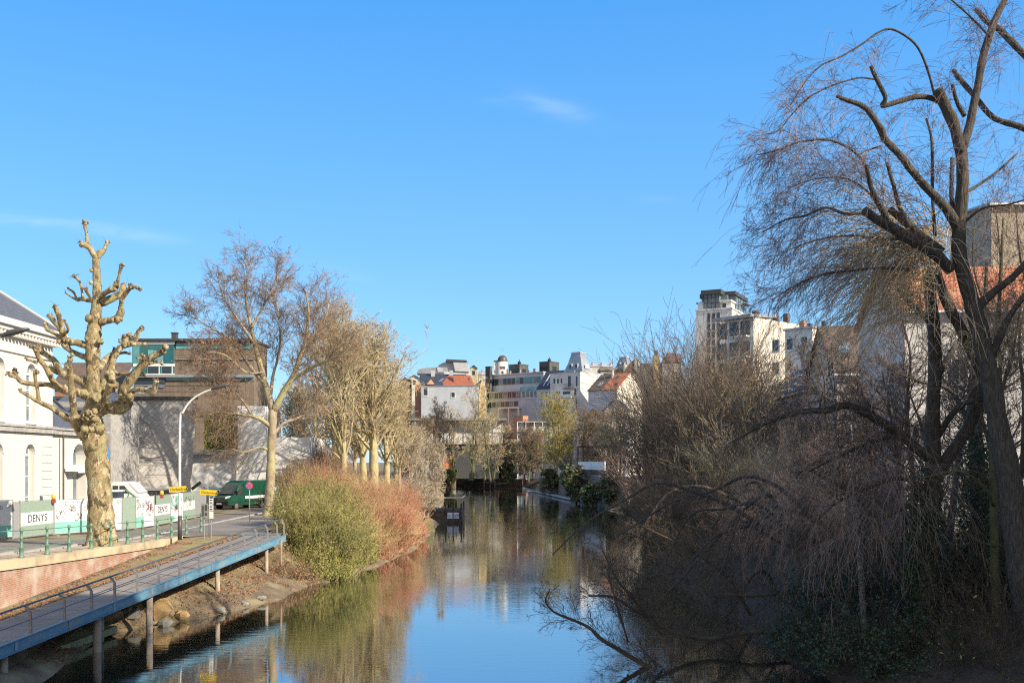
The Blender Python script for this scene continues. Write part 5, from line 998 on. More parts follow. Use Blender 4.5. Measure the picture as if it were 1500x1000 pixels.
# houses along the right bank
def bank_house(lab, y0, y1, x0, h, rise, wallm, roofm, name='bank_house', depth=11, wz0=2.6, shutters=False):
    t = thing(name, lab, 'house', (x0, (y0+y1)/2, 2.6), 0, 'houses along the right bank')
    MB().box(x0, x0+depth, y0, y1, 2.4, 2.6+h).build('wall', wallm, t); m = MB()
    m.prism([(x0-.4, y0-.02, 2.5+h), (x0-.4, y1+.02, 2.5+h), (x0+depth/2, y1+.02, 2.5+h+rise), (x0+depth/2, y0-.02, 2.5+h+rise)], (.06, 0, .2)); m.prism([(x0+depth+.4, y0-.02, 2.5+h), (x0+depth+.4, y1+.02, 2.5+h), (x0+depth/2, y1+.02, 2.5+h+rise), (x0+depth/2, y0-.02, 2.5+h+rise)], (.06, 0, .2)); m.build('roof', roofm, t)
    MB().prism([(x0+.02, y0+.01, 2.6+h), (x0+depth-.02, y0+.01, 2.6+h), (x0+depth/2, y0+.01, 2.6+h+rise-.1)], (0, y1-y0-.02, 0)).build('gable_wall', wallm, t)
    MB().box(x0-.42, x0-.28, y0, y1, 2.5+h-.12, 2.5+h+.04).build('gutter', wframe, t)
    for y in np.arange(y0+1.2, y1-1.2, 2.6):
        for z in np.arange(3.6, h+1, 3.0):
            f = MB(); f.box(x0-.05, x0, y, y+1.1, z, z+1.7); f.box(x0-.14, x0, y-.1, y+1.2, z-.12, z-.004); f = f.build('window', wframe, t); m = MB(); m.box(x0-.07, x0-.05, y+.08, y+.51, z+.08, z+1.62); m.box(x0-.07, x0-.05, y+.59, y+1.02, z+.08, z+1.62); m.build('pane', glass, f)
    MB().box(x0+depth/2-.4, x0+depth/2+.4, y1-1.6, y1-.8, 2.6+h+rise-1, 2.6+h+rise+1.2).build('chimney', rbrick, t)
    return t
bank_house('cream house at the right edge nearest the bridge', 16, 41.8, 25, 12.5, 4.6, cream, browntile)
bank_house('grey-blue house farther along the right bank behind the tall shrub', 84, 104, 25.5, 10.5, 4., blueg, slate_dk)
def slope_house(lab, px0, pxc, px1, ye, yr, Y, th, wallm, roofm, wins, sky=()):
    t, wl, wr, h = corner('bank_house', lab, 'house', px0, pxc, px1, ye, Y, th, 'houses along the right bank'); wr = max(wr, 9); block(t, wl, wr, h, wallm); rise = wz(yr, Y)-h
    rf = gable(t, wl, wr, h, rise, roofm, 'x', wallm); MB().box(-wl-.3, .3, -.5, -.34, h-.1, h+.05).build('gutter', wframe, t, local=True)
    for u, z, w_, hh in wins: opening(t, 'L', wl*u, h-z, w_, hh, wl, greyframe, glass, bars=2)
    for u, f in sky:
        z = h+rise*f+.2; y = wr*.5*f; MB().prism([(-wl*u-.45, y-.5, z-rise/wr), (-wl*u+.45, y-.5, z-rise/wr), (-wl*u+.45, y+.5, z+rise/wr), (-wl*u-.45, y+.5, z+rise/wr)], (0, -.08, .12)).build('skylight', glass_lt, rf, local=True)
    return t
tilex = brick('orange_pantiles_front', (.60, .23, .12), (.50, .18, .09), (.26, .10, .06), 'xz', .26, .30, 0, (.50, .26, .15), .5, .5, .7, .03)
slope_house('white house with orange pantile roof behind the right-hand willow trunks', 1325, 1570, 1640, 455, 372, 58, 3, white2, tilex, [(.62, 4.2, 1.0, 1.5), (.86, 8, 1.0, 1.5)])
slope_house('pale house with big brown roof and small skylights behind the golden willow twigs', 1226, 1332, 1345, 548, 468, 74, 3, M('pale_pink_render', (.60, .55, .51), (.50, .45, .42), .5), browntile, [(.25, 3.4, 1.0, 1.5)], [(.25, .4), (.55, .3), (.8, .45)])
slope_house('tall beige building rising above the orange roof at the right edge', 1452, 1640, 1700, 298, 288, 84, 3, M('beige_render', (.42, .35, .27), (.34, .28, .21), .6), zinc, [(.86, 7, 1.2, 1.8)])
# unseen tall block by the bridge, added to shade the near bank
t = thing('unseen_shade_block', 'unseen tall brick block added by the bridge to shade the near bank', 'building', (34, -16, 2.6)); MB().box(30, 50, -34, 9.0, 2.4, 33).build('wall', dbrick, t); MB().box(29.6, 50.4, -34.4, 9.4, 33, 33.6).build('roof', zinc, t)
# canal-side walls, sheds and bits on the far and right banks
def wallrun(name, lab, cat_, a, b, z0, z1, th, mat, cap=None, group=None):
    a = np.array([*a, 0.]); b = np.array([*b, 0.]); t = thing(name, lab, cat_, ((a[0]+b[0])/2, (a[1]+b[1])/2, z0), 0, group); d = nrm(b-a); o = np.array([d[1], -d[0], 0]); 
    if o @ (a+b) > 0: o = -o
    MB().prism([a+(0, 0, z0), b+(0, 0, z0), b+(0, 0, z1), a+(0, 0, z1)], -o*th).build('wall_face', mat, t)
    if cap is not None: MB().prism([a+o*.06+(0, 0, z1), b+o*.06+(0, 0, z1), b+o*.06+(0, 0, z1+.14), a+o*.06+(0, 0, z1+.14)], -o*(th+.12)).build('coping', cap, t)
    return t
X = lambda px, Y: P(px, 0, Y)[0]
wallrun('canal_wall', 'dark brown brick wall along the far right waterline', 'wall', (X(790, 235), 235), (X(848, 172), 172), -.3, 3.2, .4, dbrick, concrete)
wallrun('canal_wall', 'rough grey stone wall at the water under the white fence', 'wall', (X(850, 168), 168), (X(915, 146), 146), -.3, P(0, 697, 160)[2], .4, stonewall, concrete)
wallrun('canal_wall', 'red brick wall coloured dark for shade, closing the far end of the canal', 'wall', (X(668, 300), 300), (X(765, 285), 285), -.3, 2.4, .4, M('shaded_brick', (.055, .042, .034), (.04, .032, .028), 2., .9), concrete)  # brick colour darkened to stand for the shade at the canal end
wallrun('orange_wall', 'sunlit orange brick wall behind the thin dark trunk', 'wall', (X(646, 262), 262), (X(664, 262), 262), 2, P(0, 664, 262)[2], .4, M('orange_wall_brick', (.55, .24, .13), (.46, .19, .10), 1.5), cream)
wallrun('brick_gable', 'tall orange brick gable stub beyond the multi-stemmed tree', 'wall', (X(751, 275), 275), (X(766, 272), 272), 2, P(0, 610, 275)[2], 2, MATS['orange_wall_brick'], concrete)
wallrun('brick_outbuilding', 'small orange brick outbuilding at the foot of the multi-stemmed tree', 'wall', (X(708, 280), 280), (X(738, 280), 280), 2, P(0, 655, 280)[2], 5, MATS['orange_wall_brick'], browntile)
tt = wallrun('white_fence', 'low bright white board fence on the right bank wall', 'fence', (X(847, 170.5), 170.5), (X(886, 158.5), 158.5), P(0, 688, 160)[2], P(0, 676, 160)[2], .12, wframe)
a = np.array([X(847, 170.5), 170.5]); b = np.array([X(886, 158.5), 158.5])
for f in np.linspace(0, 1, 5): p = a+(b-a)*f; MB().box(p[0]-.06, p[0]+.06, p[1]-.1, p[1]-.02, P(0, 688, 160)[2], P(0, 675.5, 160)[2]).build('fence_post', wframe, tt)
wallrun('garden_wall', 'pale vertical-boarded wall below the small evergreen', 'wall', (X(840, 230), 230), (X(884, 222), 222), 2.4, P(0, 612, 226)[2], 6, M('pale_boards', (.50, .47, .43), (.38, .36, .33), 2., stretch=(8, 8, .4)), zinc)
wallrun('retaining_wall', 'dark brown retaining wall between stone wall and white fence', 'wall', (X(847, 171), 171), (X(892, 157), 157), 2.2, P(0, 688, 160)[2]-.01, .5, dbrick)
t = thing('dark_barn', 'dark wooden barn with tiled roof on the right bank', 'barn', (X(868, 190), 190, 2.6)); p, q = P(848, 668, 190), P(905, 632, 190); MB().box(p[0], q[0], 190, 196, 2.4, p[2]+2).build('wall', M('dark_boards', (.06, .045, .04), (.09, .07, .06), 2., stretch=(6, 6, .5)), t); MB().prism([(p[0]-.3, 189.7, p[2]+2), (q[0]+.3, 189.7, p[2]+2), (q[0], 194, q[2]), (p[0], 194, q[2])], (0, .3, .2)).build('roof', browntile, t)
t = thing('blue_shed', 'slate-blue gabled shed behind the yellow-green tree on the right bank', 'shed', (X(815, 215), 215, 2.6)); p, q = P(800, 690, 215), P(832, 672, 215); MB().prism([(p[0], 215, 2.4), (q[0], 215, 2.4), (q[0], 215, 5.2), ((p[0]+q[0])/2, 215, 8.2), (p[0], 215, 5.2)], (0, 5, 0)).build('wall', M('slate_blue_boards', (.10, .12, .17), (.07, .085, .12), 2.), t); m = MB(); c_ = ((p[0]+q[0])/2, 214.8, 8.3); m.bar((p[0]-.3, 214.8, 5.1), c_, 1.0, .15); m.bar((q[0]+.3, 214.8, 5.1), c_, 1.0, .15); m.build('roof', zinc, t)
p, q = P(622, 650, 265), P(736, 616, 265); t = thing('white_pavilion', 'long white pavilion with flat roof slab behind the multi-stemmed tree', 'building', (p[0], 265, 2.6)); MB().box(p[0], q[0], 265, 272, p[2], q[2]).build('upper_wall', white2, t); MB().box(p[0]+1, q[0]-1, 266.5, 272, 2.4, p[2]).build('lower_wall', dframe, t); a = P(586, 614, 262); MB().box(a[0], q[0]+1, 262, 273, q[2]+.02, q[2]+.55).build('roof_slab', concrete, t)
m = MB(); [m.box(x-.12, x+.12, 264.9, 265, p[2], q[2]) for x in np.linspace(p[0], q[0], 9)]; m.box(p[0], q[0], 264.85, 265, (p[2]+q[2])/2-.1, (p[2]+q[2])/2+.1); m.build('mullions', greyframe, t); m = MB(); [m.box(x-.25, x+.25, 262.3, 262.8, 2.4, q[2]) for x in (a[0]+.5, a[0]+4, p[0]+3)]; m.build('column', concrete, t)
p, q = P(758, 625, 262), P(832, 617, 262); t = thing('glass_verandah', 'low pale glazed roof between the orange gable and yellow-green tree', 'verandah', (p[0], 262, 2.6)); MB().box(p[0], q[0], 262, 266, q[2]-.2, q[2]).build('roof', zinc_lt, t); m = MB(); [m.box(x-.1, x+.1, 262, 262.2, 2.4, q[2]-.2) for x in np.linspace(p[0], q[0], 7)]; m.build('posts', wframe, t); MB().box(p[0], q[0], 263, 266, 2.4, q[2]-.3).build('back_wall', blueg, t)
t = thing('mooring_frame', 'pale mooring posts with cross rail standing in the far water', 'mooring', (X(718, 270), 270, 0)); m = MB(); [m.cyl((X(x, 270), 270, -1.2), (X(x, 270), 270, 3.0), .11, None, 6) for x in (709, 718, 725)]; m.bar((X(709, 270), 270, 1.3), (X(727, 270), 270, 1.3), .12, .12); m.bar((X(725, 270), 270, .9), (X(742, 268), 268, 1.2), .3, .15); m.build('posts', galv, t)
t = thing('timber_edging', 'pale timber edging strip along the brown canal wall', 'edging', (X(815, 205), 205, 0)); MB().prism([(X(768, 246), 246, .15), (X(840, 176), 176, .15), (X(840, 176), 176, .45), (X(768, 246), 246, .45)], (-.5, -.3, 0)).build('beam', M('pale_timber', (.38, .35, .30), (.28, .26, .22), 2.), t)
c = P(860, 732, 160); t = thing('small_jetty', 'tiny dark jetty with pale rail at the foot of the stone wall', 'jetty', (c[0], 160, 0)); m = MB(); m.box(c[0]-1.2, c[0]+1.8, 158.6, 160, .35, .5); m.build('deck', dw, t); m = MB(); [m.cyl((x, y, -1), (x, y, .9), .07, None, 6) for x in (c[0]-1, c[0]+1.6) for y in (158.8, 159.8)]; m.build('posts', galv, t)
# ------------------------------------------------------------------ pollarded plane tree
rng = np.random.default_rng(77); TY = 47.8; PX = TY/F
base = P(149, 799, TY); base[2] = ip(TY, QZ)-.05
t = thing('plane_tree', 'big pollarded plane tree with knobbly bare limbs and flaking ochre bark by the railing', 'tree', base)
trunk = [(150, 802, 24), (149, 790, 21), (148, 770, 19.5), (147, 740, 18), (144.5, 700, 17), (142, 668, 16), (138, 640, 17.5), (134, 618, 17), (134, 604, 13), (135, 588, 9.5), (136, 565, 9.2), (136, 543, 9.6), (136, 520, 10.2), (136.5, 498, 10.6), (138, 480, 10), (140, 460, 8), (142.5, 440, 7.2), (142, 418, 5.8), (141, 396, 5.4), (141, 379, 5.4)]
m = MB(); m.tube([P(x, y, TY) for x, y, _ in trunk], [r*PX for *_, r in trunk], 16, .10, rng, 4)
for a in np.linspace(0, 2*PI, 7)[:-1]: c = base+np.array([math.cos(a)*.62, math.sin(a)*.62, .05]); m.tube([c+np.array([math.cos(a), math.sin(a), 0])*.35+(0, 0, -.1), c+(0, 0, .1), base+np.array([math.cos(a)*.4, math.sin(a)*.4, 1.1])], [.12, .2, .2], 8, .1, rng, 3)
for x, y, r in ((131, 467, 6.5), (147, 500, 5), (130, 640, 9), (145, 628, 9), (128, 496, 4), (133.5, 396, 2.6), (133, 414, 3.2), (138, 655, 9), (150, 735, 8), (158, 768, 8), (143, 690, 7), (134, 650, 8)): m.blob(P(x, y, TY-.25-r*PX*.4), r*PX, rng, .2, 6)
m.build('trunk', planebark, t, True)
BR = [  # outline of each limb: x, y, radius in photograph pixels; last value: how far its tip reaches towards (-) or away (+), metres
 ([(141, 379, 5.4), (136, 371, 5), (130, 362, 5), (118, 357, 4.2)], -.3), ([(128, 360, 4), (127.5, 350, 3), (126.6, 340, 2.6), (124, 331, 3.2), (126, 326, 3.6)], .1), ([(141, 379, 5), (146, 371, 6), (152, 367, 4), (154.5, 361, 3), (158, 354, 2.6)], .4),
 ([(146, 436, 4.5), (157, 427, 4.5), (168, 421.6, 6), (172.5, 412, 3), (175, 400, 2.6), (178, 389, 3.6)], -.7), ([(148, 444, 7), (166, 436, 6), (177, 430, 6.2), (181, 418, 4.4)], .5), ([(145, 472, 7), (161, 469, 5.5), (171.6, 466, 6.2), (177, 457, 6), (177.5, 448, 4.4), (179, 438, 4), (184, 430, 3.6), (191, 422, 3.2), (197, 420, 3), (205, 423.4, 3)], -.9),
 ([(191, 422, 3.2), (190.5, 417, 3)], -.9), ([(138, 441, 4), (119.4, 437.8, 3.6), (113, 438.7, 2.6), (108.6, 429, 1.9), (99.6, 422.5, 2.1)], .6), ([(112, 439.6, 1.6), (103, 434, 1.3), (96, 428.8, 1.4)], .6), ([(121, 436, 2.2), (118.5, 418, 2), (114, 409, 2.6), (108, 404, 2.8)], .3), ([(136, 440, 2.8), (129, 430.6, 2.6), (125.7, 423.4, 3.2)], -.6),
 ([(133, 508, 7), (112, 501.6, 6), (97, 499.8, 7.5), (93.3, 494, 5.4), (90.6, 480, 5), (88.8, 472, 5), (85, 459.4, 4.4), (80.7, 449.5, 4.2)], -1.), ([(95, 498, 4), (87, 481, 3.2), (79.8, 472, 4), (74.4, 463, 4.2)], .9), ([(95, 497, 4), (87, 492.6, 3.4), (74.4, 485.4, 3), (69, 482.8, 3), (66, 473.8, 3.2)], -.6), ([(92, 490, 3.2), (100, 483, 2.4), (95, 470, 2.4)], -1.2),
 ([(133, 525, 5), (124.8, 523, 4.6), (112, 517.8, 4.5), (101.4, 512.4, 4.6), (97.8, 505, 5)], .7),
 ([(134, 568, 9), (114, 555.6, 7.2), (96, 550, 6.6), (87, 541, 6), (78, 526.8, 5), (60, 514.6, 4.6), (54, 510, 5), (45, 507, 3.2)], .8), ([(85, 545, 4.4), (77, 541, 4.2), (74, 537, 4)], 1.2), ([(57, 513, 3), (58, 507, 3.2)], .7),
 ([(134, 582, 9), (119.4, 575.4, 7.8), (105, 573.6, 7.2), (87, 568, 6.6), (78, 559, 5.2), (69, 541, 4.6), (60, 528.6, 4.2), (55, 520, 4), (53, 512, 4)], -1.3), ([(55, 531, 3), (46, 528, 2.5), (38.5, 525.6, 2.8)], -1.4), ([(84, 567, 5), (70, 563, 4.4), (50.6, 562.5, 4), (33, 559.7, 4), (24, 552, 4), (13, 547.6, 4.2)], -.9), ([(24, 551, 3.5), (21, 542, 3.8)], -.9),
 ([(118, 628, 10), (108, 616, 7.5), (96.8, 611, 5.6), (77, 598, 4.6), (57, 588, 4), (44, 580.6, 3.1), (28.6, 571.8, 2.6)], -1.5), ([(57, 588, 3.4), (55, 571.8, 3.1), (51.7, 554, 3), (51.7, 544, 3.6)], -1.5), ([(126, 640, 11), (114, 622, 9), (108.6, 606, 6.4), (106.8, 588, 6), (104, 561, 5.2), (102.3, 543, 4.6), (101.4, 534, 4.6), (103, 524, 4)], -1.9), ([(100, 540, 2.5), (97, 534, 2.6)], -1.8), ([(122, 618, 4), (112, 611, 2.6), (103, 614, 2.4)], -1.9),
 ([(140, 605, 12), (152, 597, 11), (165, 597, 11.5), (178, 596, 12), (187, 589, 9.5), (184, 580, 8), (178, 573, 6.4), (184, 566, 8), (196.8, 548.4, 7.6), (213, 530.4, 7), (224, 522, 6), (236, 516, 5.4), (240, 513, 5.6)], -1.), ([(211, 530, 5), (207, 523, 5.5)], -1.2), ([(218, 532, 3.6), (228, 530, 2.7), (238, 531.3, 2.7)], -.5), ([(186, 578, 6.2), (200.4, 570, 4.6), (216.6, 571.8, 4.6), (224, 576, 5), (227.4, 564.6, 4.2), (229, 557, 3.8)], -1.6),
 ([(137.4, 592, 10), (147, 572, 8), (155, 560, 9), (161, 550, 7.5), (164, 534, 5.6), (168, 521.4, 5.2), (175, 510.6, 5), (184, 502, 4.8), (184, 495, 6)], .9), ([(180, 507, 4.6), (195, 501.6, 4.6), (200.4, 490.8, 4.1), (204, 484, 3.6), (208.5, 480, 3.8)], 1.), ([(192, 504, 3.4), (204, 503.6, 2.7), (215, 503.4, 2.8)], .6), ([(143, 540, 7.5), (157, 525, 6.2), (171.6, 516, 5)], 1.4), ([(175, 517, 2.6), (184, 516.5, 2.2), (190.5, 517.8, 2.4)], 1.2), ([(164, 548, 3.8), (186, 547.5, 3), (209.4, 548.4, 3.4)], -.3), ([(142, 600, 8), (150, 590, 7), (158, 575, 6), (163, 560, 8)], -1.2)]
m = MB()
root_dy = {}
for pts, dy in BR:
    n = len(pts); x0 = pts[0]; d0 = 0.
    for q, dq in list(root_dy.items()):
        if abs(q[0]-x0[0])+abs(q[1]-x0[1]) < 9: d0 = dq
    dyv = d0+(dy-d0)*np.linspace(0, 1, n)**.8
    p3 = [P(x, y, TY+e) for (x, y, _), e in zip(pts, dyv)]
    for (x, y, _), e in zip(pts[2:], dyv[2:]): root_dy[(x, y)] = e
    m.tube(p3, [r*.86*PX*(1+e/TY) for (*_, r), e in zip(pts, dyv)], 10, .13, rng, 4)
    rr = pts[-1][2]*PX
    for k in range(4): m.blob(p3[-1]+rng.normal(0, .5, 3)*rr, rr*rng.uniform(.4, .75), rng, .3, 5)
    for k in range(n//2):
        i = rng.integers(0, n-1); f = rng.random(); r0 = pts[i][2]*PX; m.blob(np.array(p3[i])*(1-f)+np.array(p3[i+1])*f+nrm(rng.normal(0, 1, 3))*r0*.7, r0*rng.uniform(.3, .5), rng, .25, 5)
for x, y, r, e in ((168, 421, 7, -.5), (161, 556, 12, .4), (152, 565, 9, .2), (97, 501, 8.5, -.6), (184, 498, 6.5, .9), (180, 590, 12.5, -.6), (187, 582, 9, -.9), (172, 467, 7, -.5), (135, 612, 10, -.9), (124, 632, 10, -1)):
    for k in range(7): m.blob(P(x, y, TY+e)+rng.normal(0, .45, 3)*r*PX, r*PX*rng.uniform(.35, .6), rng, .28, 5)
m.build('crown', planebark, t, True)
sc_ = MB(); sh_ = []
for pts, dy in BR:
    tip = P(pts[-1][0], pts[-1][1], TY+root_dy.get(tuple(pts[-1][:2]), dy)); rr = pts[-1][2]*PX
    for k in range(3): sc_.blob(tip+nrm(rng.normal(0, 1, 3)+(0, -.4, .5))*rr*.85, rr*rng.uniform(.22, .42), rng, .3, 5)
    if rng.random() < .6: k = rng.integers(2, 5); sh_ += grow(rng, tip+rng.normal(0, .4, (k, 3))*rr, nrm(rng.normal(0, .7, (k, 3))+(0, 0, .6)), rng.uniform(.15, .5, k), np.full(k, .012), [dict(n=3, w=.2, tip=.6)], rmin=.008)

so_ = sc_.build('crown_scars', M('dark_cut_wood', (.10, .065, .04), (.19, .12, .075), 9., .9), t, True); cr_ = [o for o in t.children if o.name.startswith('crown') and o is not so_][0]
b_ = bmesh.new(); b_.from_mesh(so_.data)
for f in b_.faces: f.material_index = 1
b_.from_mesh(cr_.data); cr_.data.materials.append(MATS['dark_cut_wood']); b_.to_mesh(cr_.data); b_.free(); bpy.data.objects.remove(so_)
MB().segs(cat(sh_), 4).build('young_shoots', tw_brown, t)
# little soil mound at its foot
m = MB(); m.blob(base+(0, 0, -.1), (1.0, 1.4, .3), rng, .1, 6); tag(m.build('soil_mound', verge, None, True), 'mossy soil mound round the foot of the pollarded plane tree', 'mound')

# ------------------------------------------------------------------ tall sycamore by the van
def limb_tree(name, label, cat_, base, limbs, barkm, twigm, lv, per, twl, twr, rng, bias=(0, 0, .15), leaf=None, nleaf=0, lsize=.07, k=8, group=None, t0=.25):
    """trunk and limbs set out point by point, twigs grown along them"""
    t = thing(name, label, cat_, base, 0, group); m = MB(); sg = []
    for p3, rad, dens in limbs:
        m.tube(p3, rad, k, .08, rng, 4)
        if dens:
            Lm = np.linalg.norm(np.diff(np.array(p3), axis=0), axis=1).sum(); n = max(3, int(per*Lm*dens)); q, T, s = along(p3, rng, n, t0 if rad[0] > .08 else .1, 1.)
            d = side(rng, T, .35, 1.15, bias); sg += grow(rng, q, d, twl*rng.uniform(.5, 1.25, n)*(1.15-.55*s), np.full(n, twr)*(1.25-.6*s), lv, rmin=lv[0].get('rmin', .006))
    m.build('trunk', barkm, t, True); c = MB()
    c.segs(cat(sg), 3); c.build('crown', twigm, t)
    if leaf is not None:
        ends = sg[-1][1]; q = ends[rng.integers(0, len(ends), nleaf)]+rng.normal(0, .05, (nleaf, 3)); MB().leaves(q, lsize, rng).build('leaves', leaf, t)
    return t
rng = np.random.default_rng(31); Y = 79.; s_ = Y/F
def PL(pts, Y, dy=0.):
    n = len(pts); e = dy*np.linspace(0, 1, n); return [P(x, y, Y+v) for (x, y, _), v in zip(pts, e)], [r*Y/F for *_, r in pts]
syc = [([(391, 764, 10), (394, 740, 7.4), (396, 700, 6.8), (398, 650, 6.4), (400, 600, 6.2)], 0, .0), ([(400, 604, 5.6), (390, 568, 5), (382, 539, 4.2), (373, 502, 3.4), (367, 476, 2.6), (360, 435, 1.8), (359, 405, 1.2), (362, 374, .6)], .5, 1.), ([(400, 602, 5.6), (415, 575, 5), (430, 550, 4.2), (440, 520, 3.2), (447, 500, 2.5), (452, 460, 1.6), (448, 425, .8)], -1.2, 1.), ([(424, 558, 3.6), (446, 545, 3), (465, 534, 2.4), (492, 522, 1.4), (515, 505, .7)], -2.2, 1.), ([(386, 560, 3.4), (365, 535, 2.6), (345, 505, 2), (322, 488, 1.4), (292, 470, .8), (272, 458, .4)], 1.8, 1.), ([(374, 505, 2.4), (350, 470, 1.6), (330, 440, 1.2), (318, 405, .6)], -2, 1.), ([(368, 480, 2.2), (385, 450, 1.5), (402, 415, 1.), (408, 380, .5)], 1.5, 1.), ([(397, 625, 4), (378, 612, 2.8), (350, 607, 2), (320, 604, 1.4), (290, 612, .7)], -2.5, 1.2), ([(398, 640, 3), (415, 620, 2.2), (440, 610, 1.6), (462, 590, .8)], 2, 1.), ([(396, 660, 2.4), (380, 655, 1.6), (355, 662, 1.2), (325, 650, .7)], -1.5, 1.), ([(395, 590, 3), (400, 550, 2.2), (410, 510, 1.6), (408, 460, 1.), (400, 430, .5)], 2.4, 1.), ([(440, 525, 2), (465, 490, 1.4), (480, 455, .9), (478, 435, .5)], 1.5, 1.), ([(372, 612, 2), (350, 580, 1.4), (320, 560, 1), (295, 545, .6)], 2.5, 1.), ([(385, 545, 2), (360, 545, 1.5), (330, 520, 1), (300, 515, .6)], -2.5, 1.)]
lv = [dict(n=5, w=.12, g=.02, m=6, t0=.15, a=(.35, .9), lr=.55, rr=.6, tip=.35, rmin=.010), dict(n=4, w=.16, g=.0, m=4, t0=.2, a=(.4, 1.), lr=.6, rr=.7, tip=.5), dict(n=3, w=.2, g=-.01, tip=.6)]
base = P(392, 758, Y); base[2] = ip(Y, QZ)-.03
limb_tree('sycamore_tree', 'tall open-crowned sycamore with forked trunk and dry seed balls beside the van', 'tree', base, [(*PL(p, Y, dy), d) for p, dy, d in syc], sycbark, tw_brown, lv, 6.0, 2.9, .021, rng, leaf=lf_brown, nleaf=2600, lsize=.062)

# ------------------------------------------------------------------ generic winter trees and shrubs
def winter_tree(name, label, base, H, tr, spread, nl, rng, barkm, twigm, lean=(0, 0), fork=.35, twl=.22, per=26, up=.06, levels=None, rmin=.014, leaf=None, nleaf=0, lsize=.1, stems=1, group=None, droop=0., sub=.55, cat_='tree'):
    base = np.asarray(base, float); t = thing(name, label, cat_, base, 0, group); m = MB(); sg = []; L0 = []
    for s in range(stems):
        off = np.array([rng.normal(0, .35), rng.normal(0, .35), 0])*(stems > 1)*H*.05; ln = np.array([lean[0]+rng.normal(0, .10)*(stems > 1), lean[1]+rng.normal(0, .10)*(stems > 1), 1.])
        z = np.linspace(0, 1, 7); hh = H*(1 if s == 0 else rng.uniform(.7, .98)); pts = base+off+np.outer(z*hh, ln)+np.column_stack([rng.normal(0, .012*H, 7)*z, rng.normal(0, .012*H, 7)*z, 0*z]); pts[0] = base+off-(0, 0, .2)
        rd = tr*(1-.86*z**.9)*(1 if s == 0 else .8); rd[0] *= 1.25; m.tube(pts, rd, 9, .1, rng, 3); L0.append((pts, rd))
        q, T, sv = along(pts, rng, nl//stems, fork, .97); d = side(rng, T, .45, 1.2, (0, 0, up*3)); LL = spread*rng.uniform(.6, 1.15, len(q))*(.35+.8*np.sin(PI*(.22+.74*(sv-fork)/(1-fork)))); rr = np.maximum(tr*.32*(1.2-sv), rmin*2)
        g = grow(rng, q, d, LL, rr, [dict(n=6, w=.10, g=up, m=int(per*.5), t0=.2, a=(.35, 1.), lr=sub, rr=.45, tip=.25)]+(levels or [dict(n=5, w=.14, g=up*.6-droop, m=5, t0=.15, a=(.35, 1.), lr=.5, rr=.6, tip=.4), dict(n=4, w=.18, g=-droop, m=3, t0=.2, a=(.4, 1.), lr=.6, rr=.8, tip=.5), dict(n=2, w=.2, g=-droop, tip=.7)]), rmin=rmin)
        m.segs(tuple(a_[np.hypot(g[0][1][:, 0]-base[0]-lean[0]*(g[0][1][:, 2]-base[2]), g[0][1][:, 1]-base[1]) < spread*.97] for a_ in g[0]), 6); sg += g[1:]
    m.build("trunk", barkm, t, True)
    def keep(g_): d_ = np.hypot(g_[1][:, 0]-base[0]-lean[0]*(g_[1][:, 2]-base[2]), g_[1][:, 1]-base[1]); k_ = (d_ < spread*.97) & (g_[1][:, 2] < base[2]+H*1.10+.4); return tuple(a_[k_] for a_ in g_)
    sg = [keep(g_) for g_ in sg]; MB().segs(cat(sg), 3).build('crown', twigm, t)
    if leaf is not None: e = sg[-1][1]; MB().leaves(e[rng.integers(0, len(e), nleaf)]+rng.normal(0, .12, (nleaf, 3)), lsize, rng).build('leaves', leaf, t)
    return t
def gz(px, Y, z=2.6): return np.array([X(px, Y), Y, z])
rng = np.random.default_rng(12)
for px, Y, H, tr, sp, lab in ((505, 92, 15.5, .42, 4.6, 'plane tree with narrow pale trunk nearest the sycamore in the tree row'), (580, 128, 12.5, .40, 4.2, 'small plane tree at the right end of the tree row beside the walker path'), (548, 98, 16.0, .60, 4.8, 'pale thick-trunked plane tree at the right end of the tree row above the red bush'), (532, 108, 16.5, .5, 3.6, 'slimmer plane tree left of the palest thick trunk above the red bush'), (566, 118, 15., .48, 3.4, 'plane tree behind and right of the palest thick trunk'), (494, 112, 20.5, .75, 5., 'tall ivy-topped plane tree at the left end of the tree row')):
    winter_tree('row_tree', lab, gz(px, Y), H, tr, sp*1.2, 56, rng, pale_bark, tw_olive, (-.01, 0), .27, per=9, rmin=.016, up=.09, group='plane trees above the red bush', leaf=lf_brown, nleaf=300, lsize=.10)
for px, Y, H, sp, tw, lab in ((462, 128, 20., 5., tw_brown, 'brown twiggy tree between the sycamore and the plane row'), (520, 140, 19.5, 4.8, tw_brown, 'tall dusky tree rising behind the plane row'), (440, 104, 11., 4., tw_olive, 'low olive-twigged tree right of the sycamore trunk'), (585, 150, 13.5, 4., tw_olive, 'olive-twigged tree at the right edge of the plane row'), (602, 165, 9., 3.6, tw_pale, 'low pale scrubby tree on the far path right of the walker')):
    winter_tree('winter_tree', lab, gz(px, Y), H, .34, sp, 48, rng, sycbark, tw, (0, 0), .16, per=12, rmin=.018, up=.1, group='bare trees behind the plane row')
